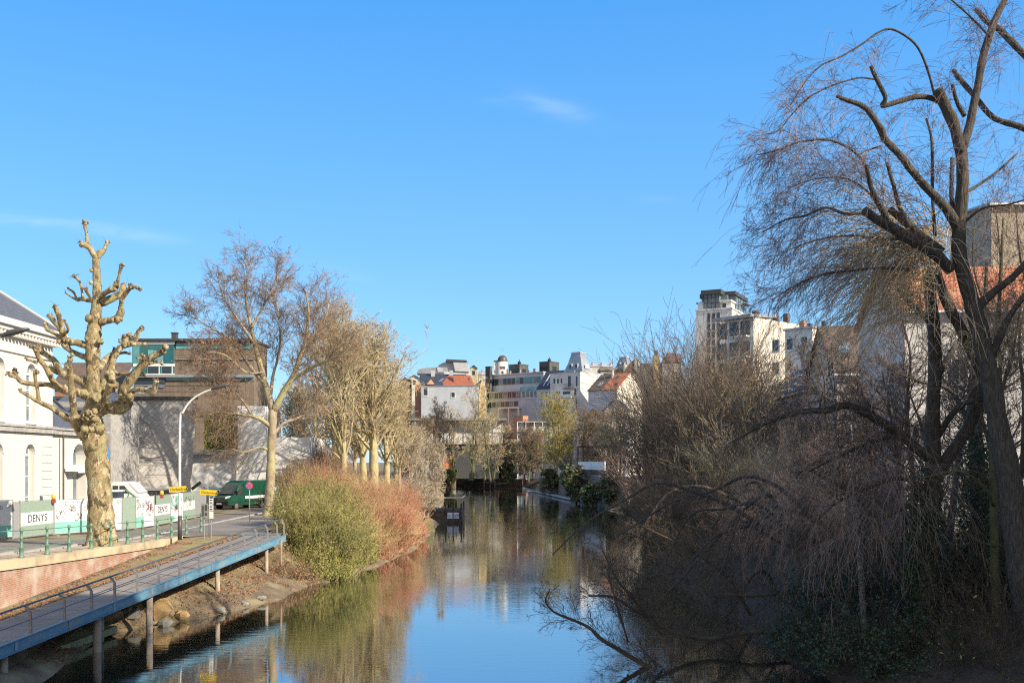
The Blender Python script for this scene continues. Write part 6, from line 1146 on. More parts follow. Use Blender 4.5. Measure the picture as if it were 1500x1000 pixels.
# slender pale trees by the landing stage
for px, Y, H, lab in ((622, 100, 7.6, 'slender pale-stemmed tree at the waterline beside the mossy stump'), (606, 112, 7.8, 'pale thicket tree behind the red bush'), (634, 126, 7.4, 'bare pale tree behind the landing stage')):
    winter_tree('waterside_tree', lab, gz(px, Y, .4 if px == 622 else 1.6), H, .11, 2.2, 30, rng, tw_pale, tw_pale, (.02, 0), .12, per=14, rmin=.014, stems=2, up=.1, group='slender pale trees by the landing stage')
m = MB(); c = P(626, 772, 99); m.blob((c[0], 99, .25), (.75, .8, 1.1), rng, .25, 7); MBs = m.build('stump', moss_bark, None, True, base=(c[0], 99, 0)); tag(MBs, 'mossy rounded stump at the waterline by the landing stage', 'stump')
# far bank trees
for args in ((691, 250, 25., .30, 6.5, 38, tw_olive, 3, 'many-stemmed olive tree before the brick gables', .10, 'x'), (668, 262, 19., .25, 4.4, 18, tw_olive, 2, 'narrow olive tree left of the many-stemmed olive tree', .12, 'x'), (643, 255, 19., .30, 5.5, 40, tw_grey, 1, 'tree with a thin dark trunk before the white pavilion', .08, 'd'), (712, 256, 17., .22, 4.4, 22, tw_olive, 2, 'bushy olive tree right of the many-stemmed one', .10, 'x'), (735, 270, 14., .2, 4.4, 34, tw_brown, 2, 'small brownish tree before the orange brick gable', .08, 'x'), (812, 205, 17., .30, 6., 60, M('yellow_green_twigs', (.40, .34, .10), (.28, .24, .08), 1.), 2, 'yellow-green wide-spreading tree on the brown canal wall', .05, 'y'), (775, 225, 11., .22, 4.8, 50, tw_brown, 2, 'dull brown tree left of the yellow-green tree', .05, 'x'), (835, 235, 15., .22, 5., 44, tw_olive, 2, 'olive tree behind the white fence', .06, 'x'), (885, 200, 13., .24, 6., 60, tw_brown, 2, 'broad brown tree over the dark barn', .04, 'x'), (770, 285, 13., .2, 5., 40, tw_grey, 2, 'grey bare tree below the blue-grey terraced block', .06, 'x'), (800, 275, 12., .2, 5., 40, tw_grey, 2, 'ashen bare tree below the white apartments', .06, 'x'), (745, 300, 13., .2, 5., 40, tw_brown, 2, 'brown bare tree under the ribbon windows', .06, 'x'), (722, 240, 14.5, .24, 5.5, 28, tw_olive, 2, 'olive tree on the bank just left of the orange brick gable', .06, 'x'), (858, 175, 12.5, .2, 4.6, 50, tw_brown, 2, 'brown bare tree standing right behind the white fence', .05, 'x'), (822, 262, 15, .22, 5, 44, tw_grey, 2, 'grey tree before the white apartment house', .06, 'x'), (620, 240, 14, .24, 5., 50, tw_brown, 2, 'brown tree left of the thin dark trunk', .06, 'x'), (905, 172, 12.5, .22, 5.4, 56, tw_olive, 2, 'bushy olive tree at the left foot of the tall dark shrub', .04, 'x'), (780, 262, 14, .24, 5., 50, tw_brown, 2, 'russet bare tree over the glass verandah', .06, 'x')):
    px, Y, H, tr, sp, nl, tw, st, lab, up, k = args
    winter_tree('far_tree', lab, gz(px, Y, 2.4), H, tr, sp, int(nl*1.15), rng, tw_dark if k == 'd' else (moss_bark if k == 'x' else tw_olive), tw, (0, 0), .14, per=10, rmin=.026, stems=st, up=up, group='bare trees along the far banks')
winter_tree('evergreen_bush', 'dense dark green evergreen bush at the far canal bend', gz(768, 240, 2.2), 9., .2, 4.2, 50, rng, tw_dark, tw_olive, (0, 0), .05, per=12, rmin=.03, stems=2, leaf=lf_dark, nleaf=6000, lsize=.24, cat_='bush')
winter_tree('evergreen_tree', 'small rounded evergreen tree before the blue-grey house front', gz(866, 255, 2.4), 16.5, .2, 3.4, 50, rng, tw_dark, tw_olive, (0, 0), .3, per=12, rmin=.03, leaf=M('conifer_needles', (.05, .10, .035), (.09, .15, .05), 1.), nleaf=7000, lsize=.24)
for px, Y, H, sp, n, lab in ((695, 282, 5.5, 5, 5000, 'dark evergreen bush in shade at the far end of the canal'), (738, 272, 5.5, 5, 5000, 'dark low bush over the mooring frame'), (808, 200, 4.6, 2.6, 2600, 'ivy-green bush hanging over the brown canal wall'), (844, 164, 5.4, 2.6, 4200, 'dark green bush between the brown wall and stone wall'), (868, 156, 2.6, 2., 1800, 'low dark bush in the water below the white fence'), (892, 150, 4.5, 2.6, 2600, 'dark bush at the right end of the stone wall'), (657, 254, 4., 3, 3000, 'dark bush under the orange brick wall')):
    winter_tree('bank_bush', lab, gz(px, Y, .1), H, .12, sp, 40, rng, tw_dark, tw_dark, (0, 0), .05, per=10, rmin=.03, stems=2, leaf=lf_dark, nleaf=n, lsize=.26, up=.0, group='dark bushes at the far waterline', cat_='bush')
winter_tree('bare_shrub', 'sunlit straw-coloured bare shrub over the water right of the stone wall', gz(922, 140, .6), 7.2, .11, 4.4, 34, rng, M('pinkish_twigs', (.42, .27, .20), (.30, .20, .15), 1.), MATS['pinkish_twigs'], (-.1, 0), .05, per=10, rmin=.018, stems=3, up=.06, cat_='shrub', levels=[dict(n=5, w=.14, g=.03, m=3, t0=.2, a=(.35, .9), lr=.55, rr=.6, tip=.4), dict(n=3, w=.18, g=0, tip=.5)])
m = MB(); c = P(918, 746, 142); m.tube([(c[0]-2.6, 142, .05), (c[0]-.8, 141.6, .35), (c[0]+2, 142, .5), (c[0]+4, 143, .9)], [.10, .16, .18, .2], 7, .1, rng, 3); tag(m.build('driftwood', tw_pale, None, True, base=(c[0], 142, .2)), 'pale fallen log at the waterline under the straw-coloured shrub', 'log')

# ------------------------------------------------------------------ the two big bushes on the left bank
def stem_bush(name, label, mounds, n, Ls, rad, rng, stemm, lean, leaf=None, nleaf=0, lsize=.05, kids=3, spread=.5, cat_='bush'):
    c0 = np.array(mounds[0][:3]); t = thing(name, label, cat_, c0); m = MB(); sg = []
    wts = np.array([q[3]*q[4] for q in mounds]); wts = wts/wts.sum()
    for (x, y, z, rx, rz_), w_ in zip(mounds, wts):
        k = int(n*w_); a = rng.uniform(0, 2*PI, k); r = np.sqrt(rng.uniform(0, 1, k)); b = np.column_stack([x+rx*r*np.cos(a), y+rx*r*np.sin(a), np.full(k, z)]); out = np.column_stack([np.cos(a)*r, np.sin(a)*r, np.zeros(k)])
        d = nrm(np.array([0, 0, 1.])+out*spread+rng.normal(0, .22, (k, 3))+np.asarray(lean)); hgt = rz_*np.sqrt(np.maximum(.08, 1-r**2*.85))
        sg += grow(rng, b, d, hgt*rng.uniform(.55, 1.12, k)*Ls*np.where(rng.random(k) < .05, 1.4 if Ls < .9 else 1., 1.), np.full(k, rad), [dict(n=5, w=.08, g=.01, m=kids, t0=.3, a=(.15, .6), lr=.45, rr=.7, tip=.4), dict(n=3, w=.14, g=.0, m=2, t0=.2, a=(.2, .8), lr=.5, rr=.8, tip=.5), dict(n=2, w=.15, tip=.6)], rmin=rad*.45)
    m.segs(cat(sg), 3); m.build('stems', stemm, t)
    if leaf is not None:
        e = np.concatenate([sg[i][1] for i in range(len(sg)) if i % 3 > 0]); q = e[rng.integers(0, len(e), nleaf)]+rng.normal(0, .08, (nleaf, 3)); MB().leaves(q, lsize, rng).build('leaves', leaf, t)
    return t
rng = np.random.default_rng(91)
def bm(px, py, Y, rx, h): p = P(px, py, Y); return (p[0], Y, p[2], rx, h)
stem_bush('olive_bush', 'large olive-green rounded bush at the end of the walkway', [bm(452, 800, 61, 1.7, 4.3), bm(470, 820, 60.5, 1.9, 4.0), bm(452, 775, 66, 1.9, 4.6), bm(500, 820, 63, 1.8, 4.0), bm(475, 785, 68, 2.4, 4.6), bm(455, 845, 58.6, 1.2, 2.8), bm(500, 842, 60.5, 1.1, 2.4), bm(485, 850, 58.6, 1.1, 1.8)]+[(ip(y, XL)-.5, y, .1, .8, 1.5) for y in (57.5, 59.5, 61.5, 63.5, 65.5)], 2900, .72, .013, rng, tw_bush, (.05, -.05, 0), lf_olive, 46000, .062, kids=4, spread=.36)
stem_bush('red_osier_bush', 'wide bush of fine reddish-brown stems spreading along the left waterline', [bm(530, 800, 72, 2.2, 4.3), bm(560, 795, 74, 2.2, 4.2), bm(566, 790, 78, 1.8, 4.2), bm(520, 765, 80, 2.6, 4.4), bm(560, 760, 84, 2.6, 4.3), bm(572, 772, 86, 1.6, 4.2), bm(505, 800, 68, 1.7, 3.8), bm(586, 797, 80.5, 1.0, 2.4), bm(545, 818, 69.5, 1.6, 2.6), bm(575, 808, 74, 1.3, 2.4), bm(480, 745, 84, 2.6, 4.2), bm(580, 780, 92, 1.4, 3.6), bm(594, 800, 81, 1.1, 2.2), bm(603, 790, 88, 1.1, 2.3), bm(608, 782, 95, 1.0, 2.1)]+[(ip(y, XL)-1.1, y, .15, .8, 1.3) for y in (67, 69, 71, 73, 75.5, 78, 80.5, 83, 86, 89, 92, 96, 100)], 6600, .74, .015, rng, tw_red, (.03, -.10, 0), kids=6)
stem_bush('bramble_patch', 'low brown bramble tangle under the far end of the walkway', [bm(405, 850, 56.5, 1.5, 1.4), bm(385, 875, 53, 1.2, 1.), bm(425, 862, 56, 1.1, 1.0), bm(365, 890, 49.5, 1.1, .7)], 900, 1.1, .01, rng, tw_brown, (.3, -.2, -.4), lf_litter, 6000, .05, kids=4, spread=1.)
stem_bush('thicket', 'brown leafless thicket between sycamore trunk and plane row', [bm(445, 730, 86, 2.0, 2.8), bm(470, 715, 92, 3, 3.), bm(455, 700, 104, 3, 4.), bm(440, 715, 100, 2, 3)], 1300, .95, .016, rng, tw_brown, (0, 0, 0), lf_brown, 1500, .08, kids=6)
q = np.column_stack([rng.uniform(-18.4, -12.8, 9000), rng.uniform(33, 58, 9000), np.zeros(9000)])
dep = bpy.context.evaluated_depsgraph_get(); gob = bpy.data.objects['ground']
bpy.context.view_layer.update()
lp = drop(q, gob); lp = lp[lp[:, 2] > .05]; tag(MB().leaves(lp+rng.normal(0, .015, lp.shape)+(0, 0, .04), .06, rng, .6).build('leaf_litter', lf_litter), 'dead leaves littering the muddy bank below the walkway', kind='stuff')
k = 2600; y_ = rng.uniform(31, 56, k); u_ = rng.beta(.6, 2.2, k); lp = np.column_stack([np.array([deck_x(a) for a in y_])-2.3-u_*1.0+rng.normal(0, .1, k), y_, np.array([deck_z(a) for a in y_])+.05]); tag(MB().leaves(lp, .05, rng, .7).build('fallen_leaves', lf_litter), 'dry leaves drifted along the walkway edge', kind='stuff')
# ------------------------------------------------------------------ right bank: tall shrub, willows, undergrowth
rng = np.random.default_rng(63)
stem_bush('tall_shrub', 'massive dark twiggy shrub overhanging the water on the right', [bm(1010, 730, 98, 3.0, 15.0), bm(1045, 720, 92, 3.2, 15.5), bm(985, 740, 104, 2.8, 12.5), bm(1075, 735, 86, 2.6, 12.5), bm(968, 752, 98, 2.0, 8), bm(1010, 765, 86, 2.4, 6.5)], 620, 1.0, .032, rng, tw_grey, (-.03, 0, 0), lf_dark, 3000, .09, kids=8, spread=.30, cat_='shrub')
stem_bush('tall_shrub', 'brown-tipped shrub crown standing behind the massive dark shrub', [bm(1065, 700, 120, 4., 16.5), bm(1035, 700, 125, 3.4, 16.), bm(995, 705, 128, 3., 14.)], 330, 1.0, .036, rng, tw_brown, (-.02, 0, 0), kids=8, spread=.3, cat_='shrub')
WY = 28.
lw = [dict(n=8, w=.09, g=-.055, m=7, t0=.15, a=(.3, .9), lr=.5, rr=.6, tip=.4, rmin=.0035), dict(n=6, w=.13, g=-.06, m=4, t0=.15, a=(.3, .9), lr=.5, rr=.75, tip=.5), dict(n=4, w=.15, g=-.07, tip=.6)]
W1 = [  # leaning foreground willow
 ([(1548, 1010, 34), (1520, 920, 28), (1502, 850, 25), (1490, 775, 22), (1476, 690, 19), (1462, 620, 16), (1452, 560, 14.5), (1440, 505, 14), (1426, 450, 13), (1411, 400, 11.5), (1404, 360, 11), (1407, 314, 10), (1410, 265, 9.5), (1408, 215, 9.5)], 0, 0.),
 ([(1408, 225, 9), (1397, 182, 9), (1383, 152, 8.5), (1374, 131, 7.5)], -.4, .6), ([(1382, 150, 6), (1362, 143, 4.5), (1341, 142, 4.5), (1315, 149, 4.2), (1293, 155, 4), (1297, 143, 3.8), (1285, 118, 3.4), (1275, 97, 2.8)], -.8, .5), ([(1285, 117, 1.6), (1262, 114, 1.4), (1242, 118, 1.3), (1213, 128, 1.3), (1184, 144, 1.2), (1158, 170, 1.1), (1139, 192, .9), (1105, 200, .5)], -1.4, .9), ([(1369, 140, 2.2), (1360, 106, 2.), (1347, 74, 1.9), (1331, 56, 1.8), (1306, 43, 1.7), (1286, 48, 1.6), (1261, 66, 1.5), (1232, 83, 1.3), (1203, 96, 1.2), (1178, 122, 1.), (1158, 154, .8)], -.9, .4),
 ([(1410, 215, 8), (1420, 185, 7), (1425, 160, 6.6), (1432, 128, 6.4), (1440, 83, 6.2), (1450, 51, 6), (1459, 26, 5.4), (1472, 0, 4.8), (1490, -45, 3.4)], .5, .8), ([(1413, 170, 4), (1402, 150, 3.2), (1395, 124, 2.8)], -.3, .4), ([(1451, 55, 2.2), (1425, 28, 1.6), (1396, 2, 1.3), (1370, -20, .8)], .2, .8),
 ([(1404, 335, 9), (1386, 305, 7.6), (1360, 278, 6.4), (1338, 253, 5.8), (1318, 227, 5.6), (1297, 205, 5.2), (1290, 189, 5.4), (1275, 166, 4.6), (1261, 154, 4.2), (1238, 146, 3.2), (1226, 141, 2.6)], -.9, .7), ([(1290, 214, 1.6), (1272, 220, 1.3), (1258, 226, .9)], -.9, 1.2),
 ([(1392, 395, 9), (1370, 372, 9), (1341, 356, 8.5), (1309, 335, 8), (1285, 322, 7), (1267, 309, 6.4)], -1.3, .5), ([(1380, 370, 8), (1350, 347, 7.5), (1327, 326, 6.5), (1303, 306, 5.4)], .4, .5),
 ([(1310, 336, 4), (1292, 308, 3.8), (1277, 278, 3.6), (1269, 242, 3.2)], -1.2, .5), ([(1270, 246, 2.2), (1261, 232, 2.2), (1245, 218, 2.1), (1219, 206, 1.9), (1190, 205, 1.7), (1162, 211, 1.4), (1136, 221, 1.1), (1110, 227, .7)], -2., 2.0), ([(1335, 335, 3.4), (1318, 304, 3.3), (1309, 272, 3.1), (1299, 238, 2.7)], .2, .9), ([(1370, 345, 2.6), (1366, 290, 2.6), (1365, 208, 2.3), (1357, 174, 1.7)], .8, 1.), ([(1396, 330, 4.2), (1394, 280, 4), (1395, 232, 3.4)], .9, .5),
 ([(1268, 312, 2.4), (1237, 313, 2.2), (1210, 304, 2), (1180, 316, 1.6), (1150, 322, 1.2), (1118, 340, .7)], -1.4, 2.6), ([(1330, 395, 3), (1290, 392, 2.4), (1250, 396, 2), (1205, 402, 1.6), (1165, 418, 1.1), (1130, 440, .6)], -.9, 2.4), ([(1300, 330, 2.2), (1275, 285, 1.8), (1240, 262, 1.4), (1195, 262, 1.), (1155, 275, .7)], 1.2, 2.4), ([(1330, 350, 2.4), (1290, 350, 2), (1245, 345, 1.6), (1195, 352, 1.2), (1140, 372, .8)], 1.6, 2.2),
 ([(1430, 452, 8), (1455, 428, 6.4), (1479, 410, 5.8), (1500, 388, 5.2), (1540, 340, 4)], .8, .5), ([(1452, 520, 7), (1466, 490, 6), (1478, 465, 5), (1495, 440, 4.6), (1530, 400, 3.6)], -.5, .8), ([(1409, 285, 3), (1435, 270, 2.4), (1462, 250, 2), (1490, 225, 1.4)], 1., .8), ([(1407, 330, 2.4), (1440, 305, 1.8), (1475, 300, 1.4), (1510, 290, .9)], -1., .8), ([(1660, 1010, 30), (1645, 760, 22), (1620, 480, 17), (1590, 310, 13), (1562, 190, 10), (1548, 135, 8), (1540, 110, 7)], 1.5, .3), ([(1596, 340, 9), (1575, 262, 8), (1558, 228, 7), (1545, 215, 6.5)], 1.8, .3),
 ([(1540, 110, 7), (1500, 80, 5.6), (1466, 45, 5), (1446, 32, 4.4), (1430, 14, 3.8)], 1.5, .6), ([(1545, 215, 6.5), (1500, 188, 5.5), (1456, 173, 4.6), (1430, 144, 4.4), (1408, 118, 4.2), (1397, 104, 4)], 1.8, .5)]
base = P(1550, 1000, WY)
wt = limb_tree('willow_tree', 'leaning foreground willow with sawn-off limbs and purple-brown twigs', 'tree', base, [(PL(p, WY, dy)[0], [r_*.9 for r_ in PL(p, WY, dy)[1]], d) for p, dy, d in W1], willow_bark, tw_purple, lw, 4.2, 1.8, .0056, rng, bias=(-.12, 0, .1), k=12, t0=.12)
sg = []
for p, dy, d in W1[1:]:
    if d < .4 or p[-1][2] > 4.4: continue
    p3, _ = PL(p, WY, dy); Lm = np.linalg.norm(np.diff(np.array(p3), axis=0), axis=1).sum(); n = int(Lm*6*min(d, 1.6)); q, T, s_ = along(p3, rng, n, .3, 1.); dd = nrm(T*.7+rng.normal(0, .5, (n, 3))+(-.15, 0, .1))
    sg += grow(rng, q, dd, rng.uniform(.9, 2.6, n), np.full(n, .0055), [dict(n=9, w=.07, g=-.16, m=3, t0=.25, a=(.2, .6), lr=.4, rr=.7, tip=.5), dict(n=4, w=.1, g=-.14, tip=.6)], rmin=.0035)
for px, py, n in ((1440, 300, 26), (1470, 380, 26), (1420, 420, 20), (1480, 260, 22), (1455, 480, 26), (1490, 520, 24)):
    q = P(px, py, WY+.5)+rng.normal(0, .5, (n, 3)); sg += grow(rng, q, nrm(rng.normal(0, .6, (n, 3))+(0, 0, .2)), rng.uniform(.9, 2.4, n), np.full(n, .0055), [dict(n=9, w=.07, g=-.15, m=3, t0=.25, a=(.2, .6), lr=.4, rr=.7, tip=.5), dict(n=4, w=.1, g=-.14, tip=.6)], rmin=.0035)
MB().segs(cat(sg), 3).build('weeping_twigs', M('pinkish_willow_twigs', (.36, .25, .21), (.24, .17, .145), 1.), wt)
# second willow with ivy-clad stems
W2 = [([(1352, 1040, 22), (1354, 950, 17), (1360, 850, 14), (1364, 750, 12), (1367, 680, 11.5), (1366, 608, 10.5), (1370, 536, 9.5), (1367, 470, 9), (1361, 415, 8.5), (1364, 380, 8)], 0, 0.), ([(1372, 700, 10), (1392, 665, 9), (1415, 632, 8.5), (1434, 590, 8), (1442, 560, 7.4), (1430, 528, 7.6), (1410, 486, 8), (1391, 450, 7.6), (1376, 415, 7), (1369, 383, 6.8)], -.6, 0.), ([(1366, 676, 8), (1348, 661, 7.4), (1314, 632, 6.8), (1283, 613, 6.4), (1252, 597, 5.6), (1233, 594, 5.2), (1211, 601, 4.6), (1180, 602, 4.2), (1150, 609, 3.2), (1115, 624, 2.2), (1070, 648, 1.2)], -2.2, 2.4), ([(1345, 655, 4), (1315, 640, 3), (1270, 650, 2.4), (1225, 670, 1.8), (1185, 690, 1.2)], -1.2, 2.4), ([(1362, 470, 5.4), (1345, 455, 5.2), (1330, 440, 5), (1318, 420, 4.4)], -.8, .8), ([(1374, 640, 4), (1392, 610, 4.4), (1410, 592, 4.2), (1428, 585, 4)], -.9, 1.), ([(1370, 560, 5), (1385, 530, 4.4), (1400, 505, 4)], .8, .8), ([(1360, 395, 2.5), (1345, 378, 2.6), (1325, 385, 2.2), (1310, 410, 1.5)], -.8, .8), ([(1360, 720, 4), (1320, 700, 3), (1270, 715, 2.4), (1220, 740, 1.6), (1180, 780, 1.)], -1.6, 2.2), ([(1362, 700, 3), (1330, 740, 2.4), (1290, 760, 1.8), (1240, 790, 1.1)], 1.0, 2.)]
W2Y = 31.
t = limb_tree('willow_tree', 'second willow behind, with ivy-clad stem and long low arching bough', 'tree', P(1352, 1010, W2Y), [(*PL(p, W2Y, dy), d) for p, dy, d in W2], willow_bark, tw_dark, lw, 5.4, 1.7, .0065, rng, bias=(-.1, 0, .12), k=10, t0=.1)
# golden drooping shoots from the pollard heads
sg = []
for px, py, n, L_, dx in ((1372, 355, 130, 4.2, -1.), (1360, 375, 120, 4.6, -.9), (1335, 350, 60, 3.8, -.8), (1300, 325, 40, 3.2, -.7), (1345, 440, 100, 3.4, -.8), (1310, 400, 70, 3.2, -.7), (1425, 500, 50, 1.6, .5), (1490, 450, 50, 1.8, -.3)):
    c = P(px, py, W2Y-1.6)+rng.normal(0, .3, (n, 3)); d = nrm(np.column_stack([rng.normal(dx, .5, n), rng.normal(-.2, .6, n), rng.normal(.25, .45, n)])); sg += grow(rng, c, d, L_*rng.uniform(.35, 1.15, n), np.full(n, .0115), [dict(n=11, w=.07, g=-.10, m=3, t0=.3, a=(.2, .6), lr=.4, rr=.6, tip=.45), dict(n=4, w=.12, g=-.1, tip=.6)], rmin=.004)
MB().segs(cat(sg), 4).build('golden_shoots', tw_gold, t)
# dark hanging curtain under the low bough
sg = []
for px, py, n, L_ in ((1340, 700, 36, 3.4), (1300, 695, 50, 3.8), (1255, 715, 55, 3.6), (1215, 720, 40, 3.), (1170, 735, 36, 2.6), (1280, 630, 40, 4.8), (1210, 610, 30, 4.2), (1130, 650, 24, 3.)):
    c = P(px, py, W2Y-1)+np.column_stack([rng.normal(0, .7, n), rng.normal(0, 1.3, n), rng.normal(0, .6, n)]); d = nrm(np.column_stack([rng.normal(-.3, .5, n), rng.normal(-.1, .4, n), rng.normal(.1, .4, n)])); sg += grow(rng, c, d, L_*rng.uniform(.5, 1.1, n), np.full(n, .006), [dict(n=10, w=.11, g=-.22, m=4, t0=.25, a=(.25, .7), lr=.35, rr=.7, tip=.45), dict(n=4, w=.14, g=-.12, tip=.6)], rmin=.0035)
MB().segs(cat(sg), 3).build('hanging_shoots', M('dusky_twigs', (.31, .225, .18), (.20, .145, .115), 1.), t)
def ivy(t, pts, n, rr, size, rng, mat=lf_ivy):
    q, T, s = along(pts, rng, n, 0, 1); c = q+nrm(rng.normal(size=(n, 3)))*rr*rng.uniform(.7, 1.25, (n, 1)); return MB().leaves(c, size, rng).build('ivy', mat, t)
ivy(t, [P(1350, 1030, W2Y), P(1352, 940, W2Y), P(1350, 840, W2Y), P(1352, 750, W2Y), P(1362, 690, W2Y)], 9000, .50, .055, rng)
# other stems on the right
t = limb_tree('mossy_tree', 'slim straight mossy trunk standing between the two willows', 'tree', P(1468, 1000, 29.5), [(*PL([(1470, 1030, 8), (1464, 940, 7.2), (1458, 860, 6.6), (1456, 760, 6.2), (1455, 690, 6), (1452, 610, 5.2), (1455, 540, 4.2), (1462, 470, 3.4), (1466, 400, 2.6), (1470, 320, 1.8)], 29.5, .8), .5), (*PL([(1456, 740, 3), (1440, 712, 2.2), (1405, 690, 1.6), (1350, 700, 1)], 29.5, -1), 1.), (*PL([(1462, 480, 2), (1440, 440, 1.6), (1425, 380, 1.2), (1430, 310, .7)], 30.5, 1), 1.), (*PL([(1457, 800, 2), (1430, 790, 1.6), (1390, 760, 1.2), (1340, 720, .7)], 29.5, -.6), .8), (*PL([(1455, 600, 2.5), (1478, 540, 2), (1490, 480, 1.4), (1500, 420, 1)], 29.5, .5), 1.2)], moss_bark, tw_dark, lw, 5., 1.3, .006, rng, bias=(0, 0, .2), leaf=lf_yell, nleaf=160, lsize=.05)
t = limb_tree('ivy_tree', 'broad dark ivy-covered trunk behind the mossy trunk', 'tree', P(1432, 1000, 33), [(*PL([(1436, 1020, 16), (1434, 900, 14), (1433, 780, 13), (1432, 700, 12), (1428, 620, 9), (1424, 560, 6), (1440, 470, 4), (1446, 380, 2.4)], 33, 1.), .4), (*PL([(1430, 640, 5), (1410, 600, 4), (1390, 570, 3), (1350, 560, 2), (1300, 540, 1)], 33, 1), 1.6), (*PL([(1426, 570, 4), (1450, 540, 3), (1480, 500, 2), (1500, 470, 1)], 33, 1), 1.6)], willow_bark, tw_dark, lw, 5., 1.6, .007, rng, bias=(0, 0, .15)); ivy(t, [P(1434, 1020, 33), P(1433, 900, 33), P(1432, 780, 33), P(1430, 640, 33)], 8000, .55, .06, rng)
t = limb_tree('pale_stem_tree', 'young pale-barked stem in the shade left of the ivy-clad willow', 'tree', P(1262, 900, 33), [(*PL([(1268, 930, 5), (1262, 860, 4.5), (1260, 800, 4), (1254, 740, 3.4), (1250, 680, 2.6), (1246, 620, 1.6)], 33, .3), .8), (*PL([(1256, 760, 2), (1280, 720, 1.5), (1300, 660, 1)], 33, .6), 1.)], M('birch_bark', (.34, .32, .29), (.12, .11, .10), 3., stretch=(1, 1, 2)), tw_dark, lw, 5., 1.3, .006, rng)
for px0, py0, px1, py1, Y, lab in ((1515, 860, 1395, 300, 36, 'thin dark sapling leaning behind the willow towards the beige building'), (1470, 800, 1462, 300, 38, 'thin upright sapling before the orange pantile roof'), (1500, 700, 1490, 300, 37, 'thin branching sapling at the right edge before the orange roof')):
    n = 7; f = np.linspace(0, 1, n); pts = [(px0+(px1-px0)*a+rng.normal(0, 5), py0+(py1-py0)*a, 3.6*(1-a*.8)) for a in f]; limb_tree('sapling', lab, 'tree', P(px0, py0, Y), [(*PL(pts, Y, 0), 1.)], tw_dark, tw_dark, [dict(n=6, w=.1, g=.05, m=5, t0=.2, a=(.3, .8), lr=.5, rr=.6, tip=.4, rmin=.006), dict(n=4, w=.14, g=.02, tip=.5)], 4., 2., .011, rng, bias=(0, 0, .35), group='dark saplings before the right bank houses')
# fallen branches in the water
FB = [([(1010, 1010, 3), (935, 968, 3.6), (905, 950, 3.2), (880, 935, 3), (862, 918, 2.4), (835, 906, 2), (812, 896, 1.6), (799, 880, 1.2), (806, 862, .8)], 33.5, 0, 1.3), ([(1180, 930, 4), (1110, 925, 3.6), (1040, 935, 3.4), (985, 925, 3), (940, 900, 2.2), (900, 875, 1.8), (862, 872, 1.2)], 37, -1.5, 1.3), ([(970, 930, 2.4), (940, 890, 1.9), (905, 850, 1.5), (880, 800, .9)], 36, 0, 1.5), ([(1100, 900, 3), (1060, 840, 2.4), (1000, 800, 1.8), (940, 770, 1.2)], 42, 0, .9), ([(920, 940, 1.6), (905, 890, 1.4), (890, 840, 1.)], 35, 0, 1.4), ([(1250, 880, 4), (1180, 868, 3.4), (1100, 872, 2.8), (1050, 870, 1.8)], 38, -.8, .8)]
lf = [dict(n=6, w=.12, g=.0, m=4, t0=.2, a=(.4, 1.), lr=.5, rr=.6, tip=.4, rmin=.005), dict(n=4, w=.15, g=0, m=3, t0=.2, a=(.4, 1.), lr=.6, rr=.8, tip=.5), dict(n=3, w=.15, tip=.6)]
for i, (p, Y, dy, dens) in enumerate(FB):
    lab = ('bare dead branch dipping far out into the blue water, nearest the bridge', 'dead branch lying low over the water behind the nearest dipping branch', 'fine-twigged dead branch rising from the water toward mid-canal', 'long dead bough reaching left from the dark bank above the water', 'short upright dead twig branch standing in the water', 'dark fallen limb on the water under the hanging willow curtain')[i]
    limb_tree('dead_branch', lab, 'branch', P(p[0][0], p[0][1], Y), [(*PL(p, Y, dy), dens)], tw_dark, tw_dark, lf, 8., 1.5, .009, rng, bias=(-.25, 0, .3), k=7, t0=.1, group='dead branches over the water')
# low arching boughs over the shaded bank
B = []
for k in range(13):
    x0, y0 = rng.uniform(1080, 1400), rng.uniform(740, 920); dx = rng.uniform(120, 330); up_ = rng.uniform(40, 130); Yk = rng.uniform(-4, 8); n = 7; f = np.linspace(0, 1, n)
    B.append((*PL([(x0-dx*a, y0-up_*math.sin(PI*min(1, a*1.15))*1.0+a*rng.uniform(-10, 50)+rng.normal(0, 9), 3.2*(1-.82*a)+.3) for a in f], 36+Yk, rng.uniform(-2, 2)), .9))
limb_tree('arching_tree', 'low dark tree with many boughs arching left over the shaded right bank', 'tree', P(1240, 880, 38), B, willow_bark, tw_dark, lf, 4.2, 1.5, .009, rng, bias=(-.1, 0, .1), k=7, t0=.15)
# undergrowth and shrubs on the right bank
def scrub(lab, mounds, n, rad, stemm, leafm, nl, ls, name='shrub', grp='shrubs on the right bank', spread=.9, kids=5, lean=(-.15, -.05, 0)):
    t = stem_bush(name, lab, mounds, n, 1.1, rad, rng, stemm, lean, leafm, nl, ls, kids=kids, spread=spread, cat_='shrub'); tag(t, None, None, grp); return t
def wm_(x, y, z, rx, h): return (x, y, z, rx, h)
scrub('dark ivy mound at the foot of the ivy-clad willow', [wm_(11.5, 31, .2, 1.6, 2.0), wm_(10.6, 33.5, .2, 1.5, 1.7), wm_(12.5, 29, .3, 1.3, 1.7)], 500, .009, tw_dark, lf_ivy, 17000, .055)
scrub('dark tangled shrub low at the right edge with yellowing leaves', [wm_(14.2, 27.6, 1., 1.8, 2.6), wm_(15.6, 29, 1.4, 2., 3.), wm_(13.4, 26.5, .6, 1.4, 2.)], 420, .009, tw_dark, lf_yell, 260, .05)
scrub('deep green ivy thicket behind the mossy trunk', [wm_(14.5, 34, 1.5, 2.4, 3.6), wm_(16.8, 33, 1.8, 2.2, 3.8), wm_(12.8, 35.5, 1., 2., 3.4)], 600, .010, tw_dark, lf_ivy, 16000, .06)
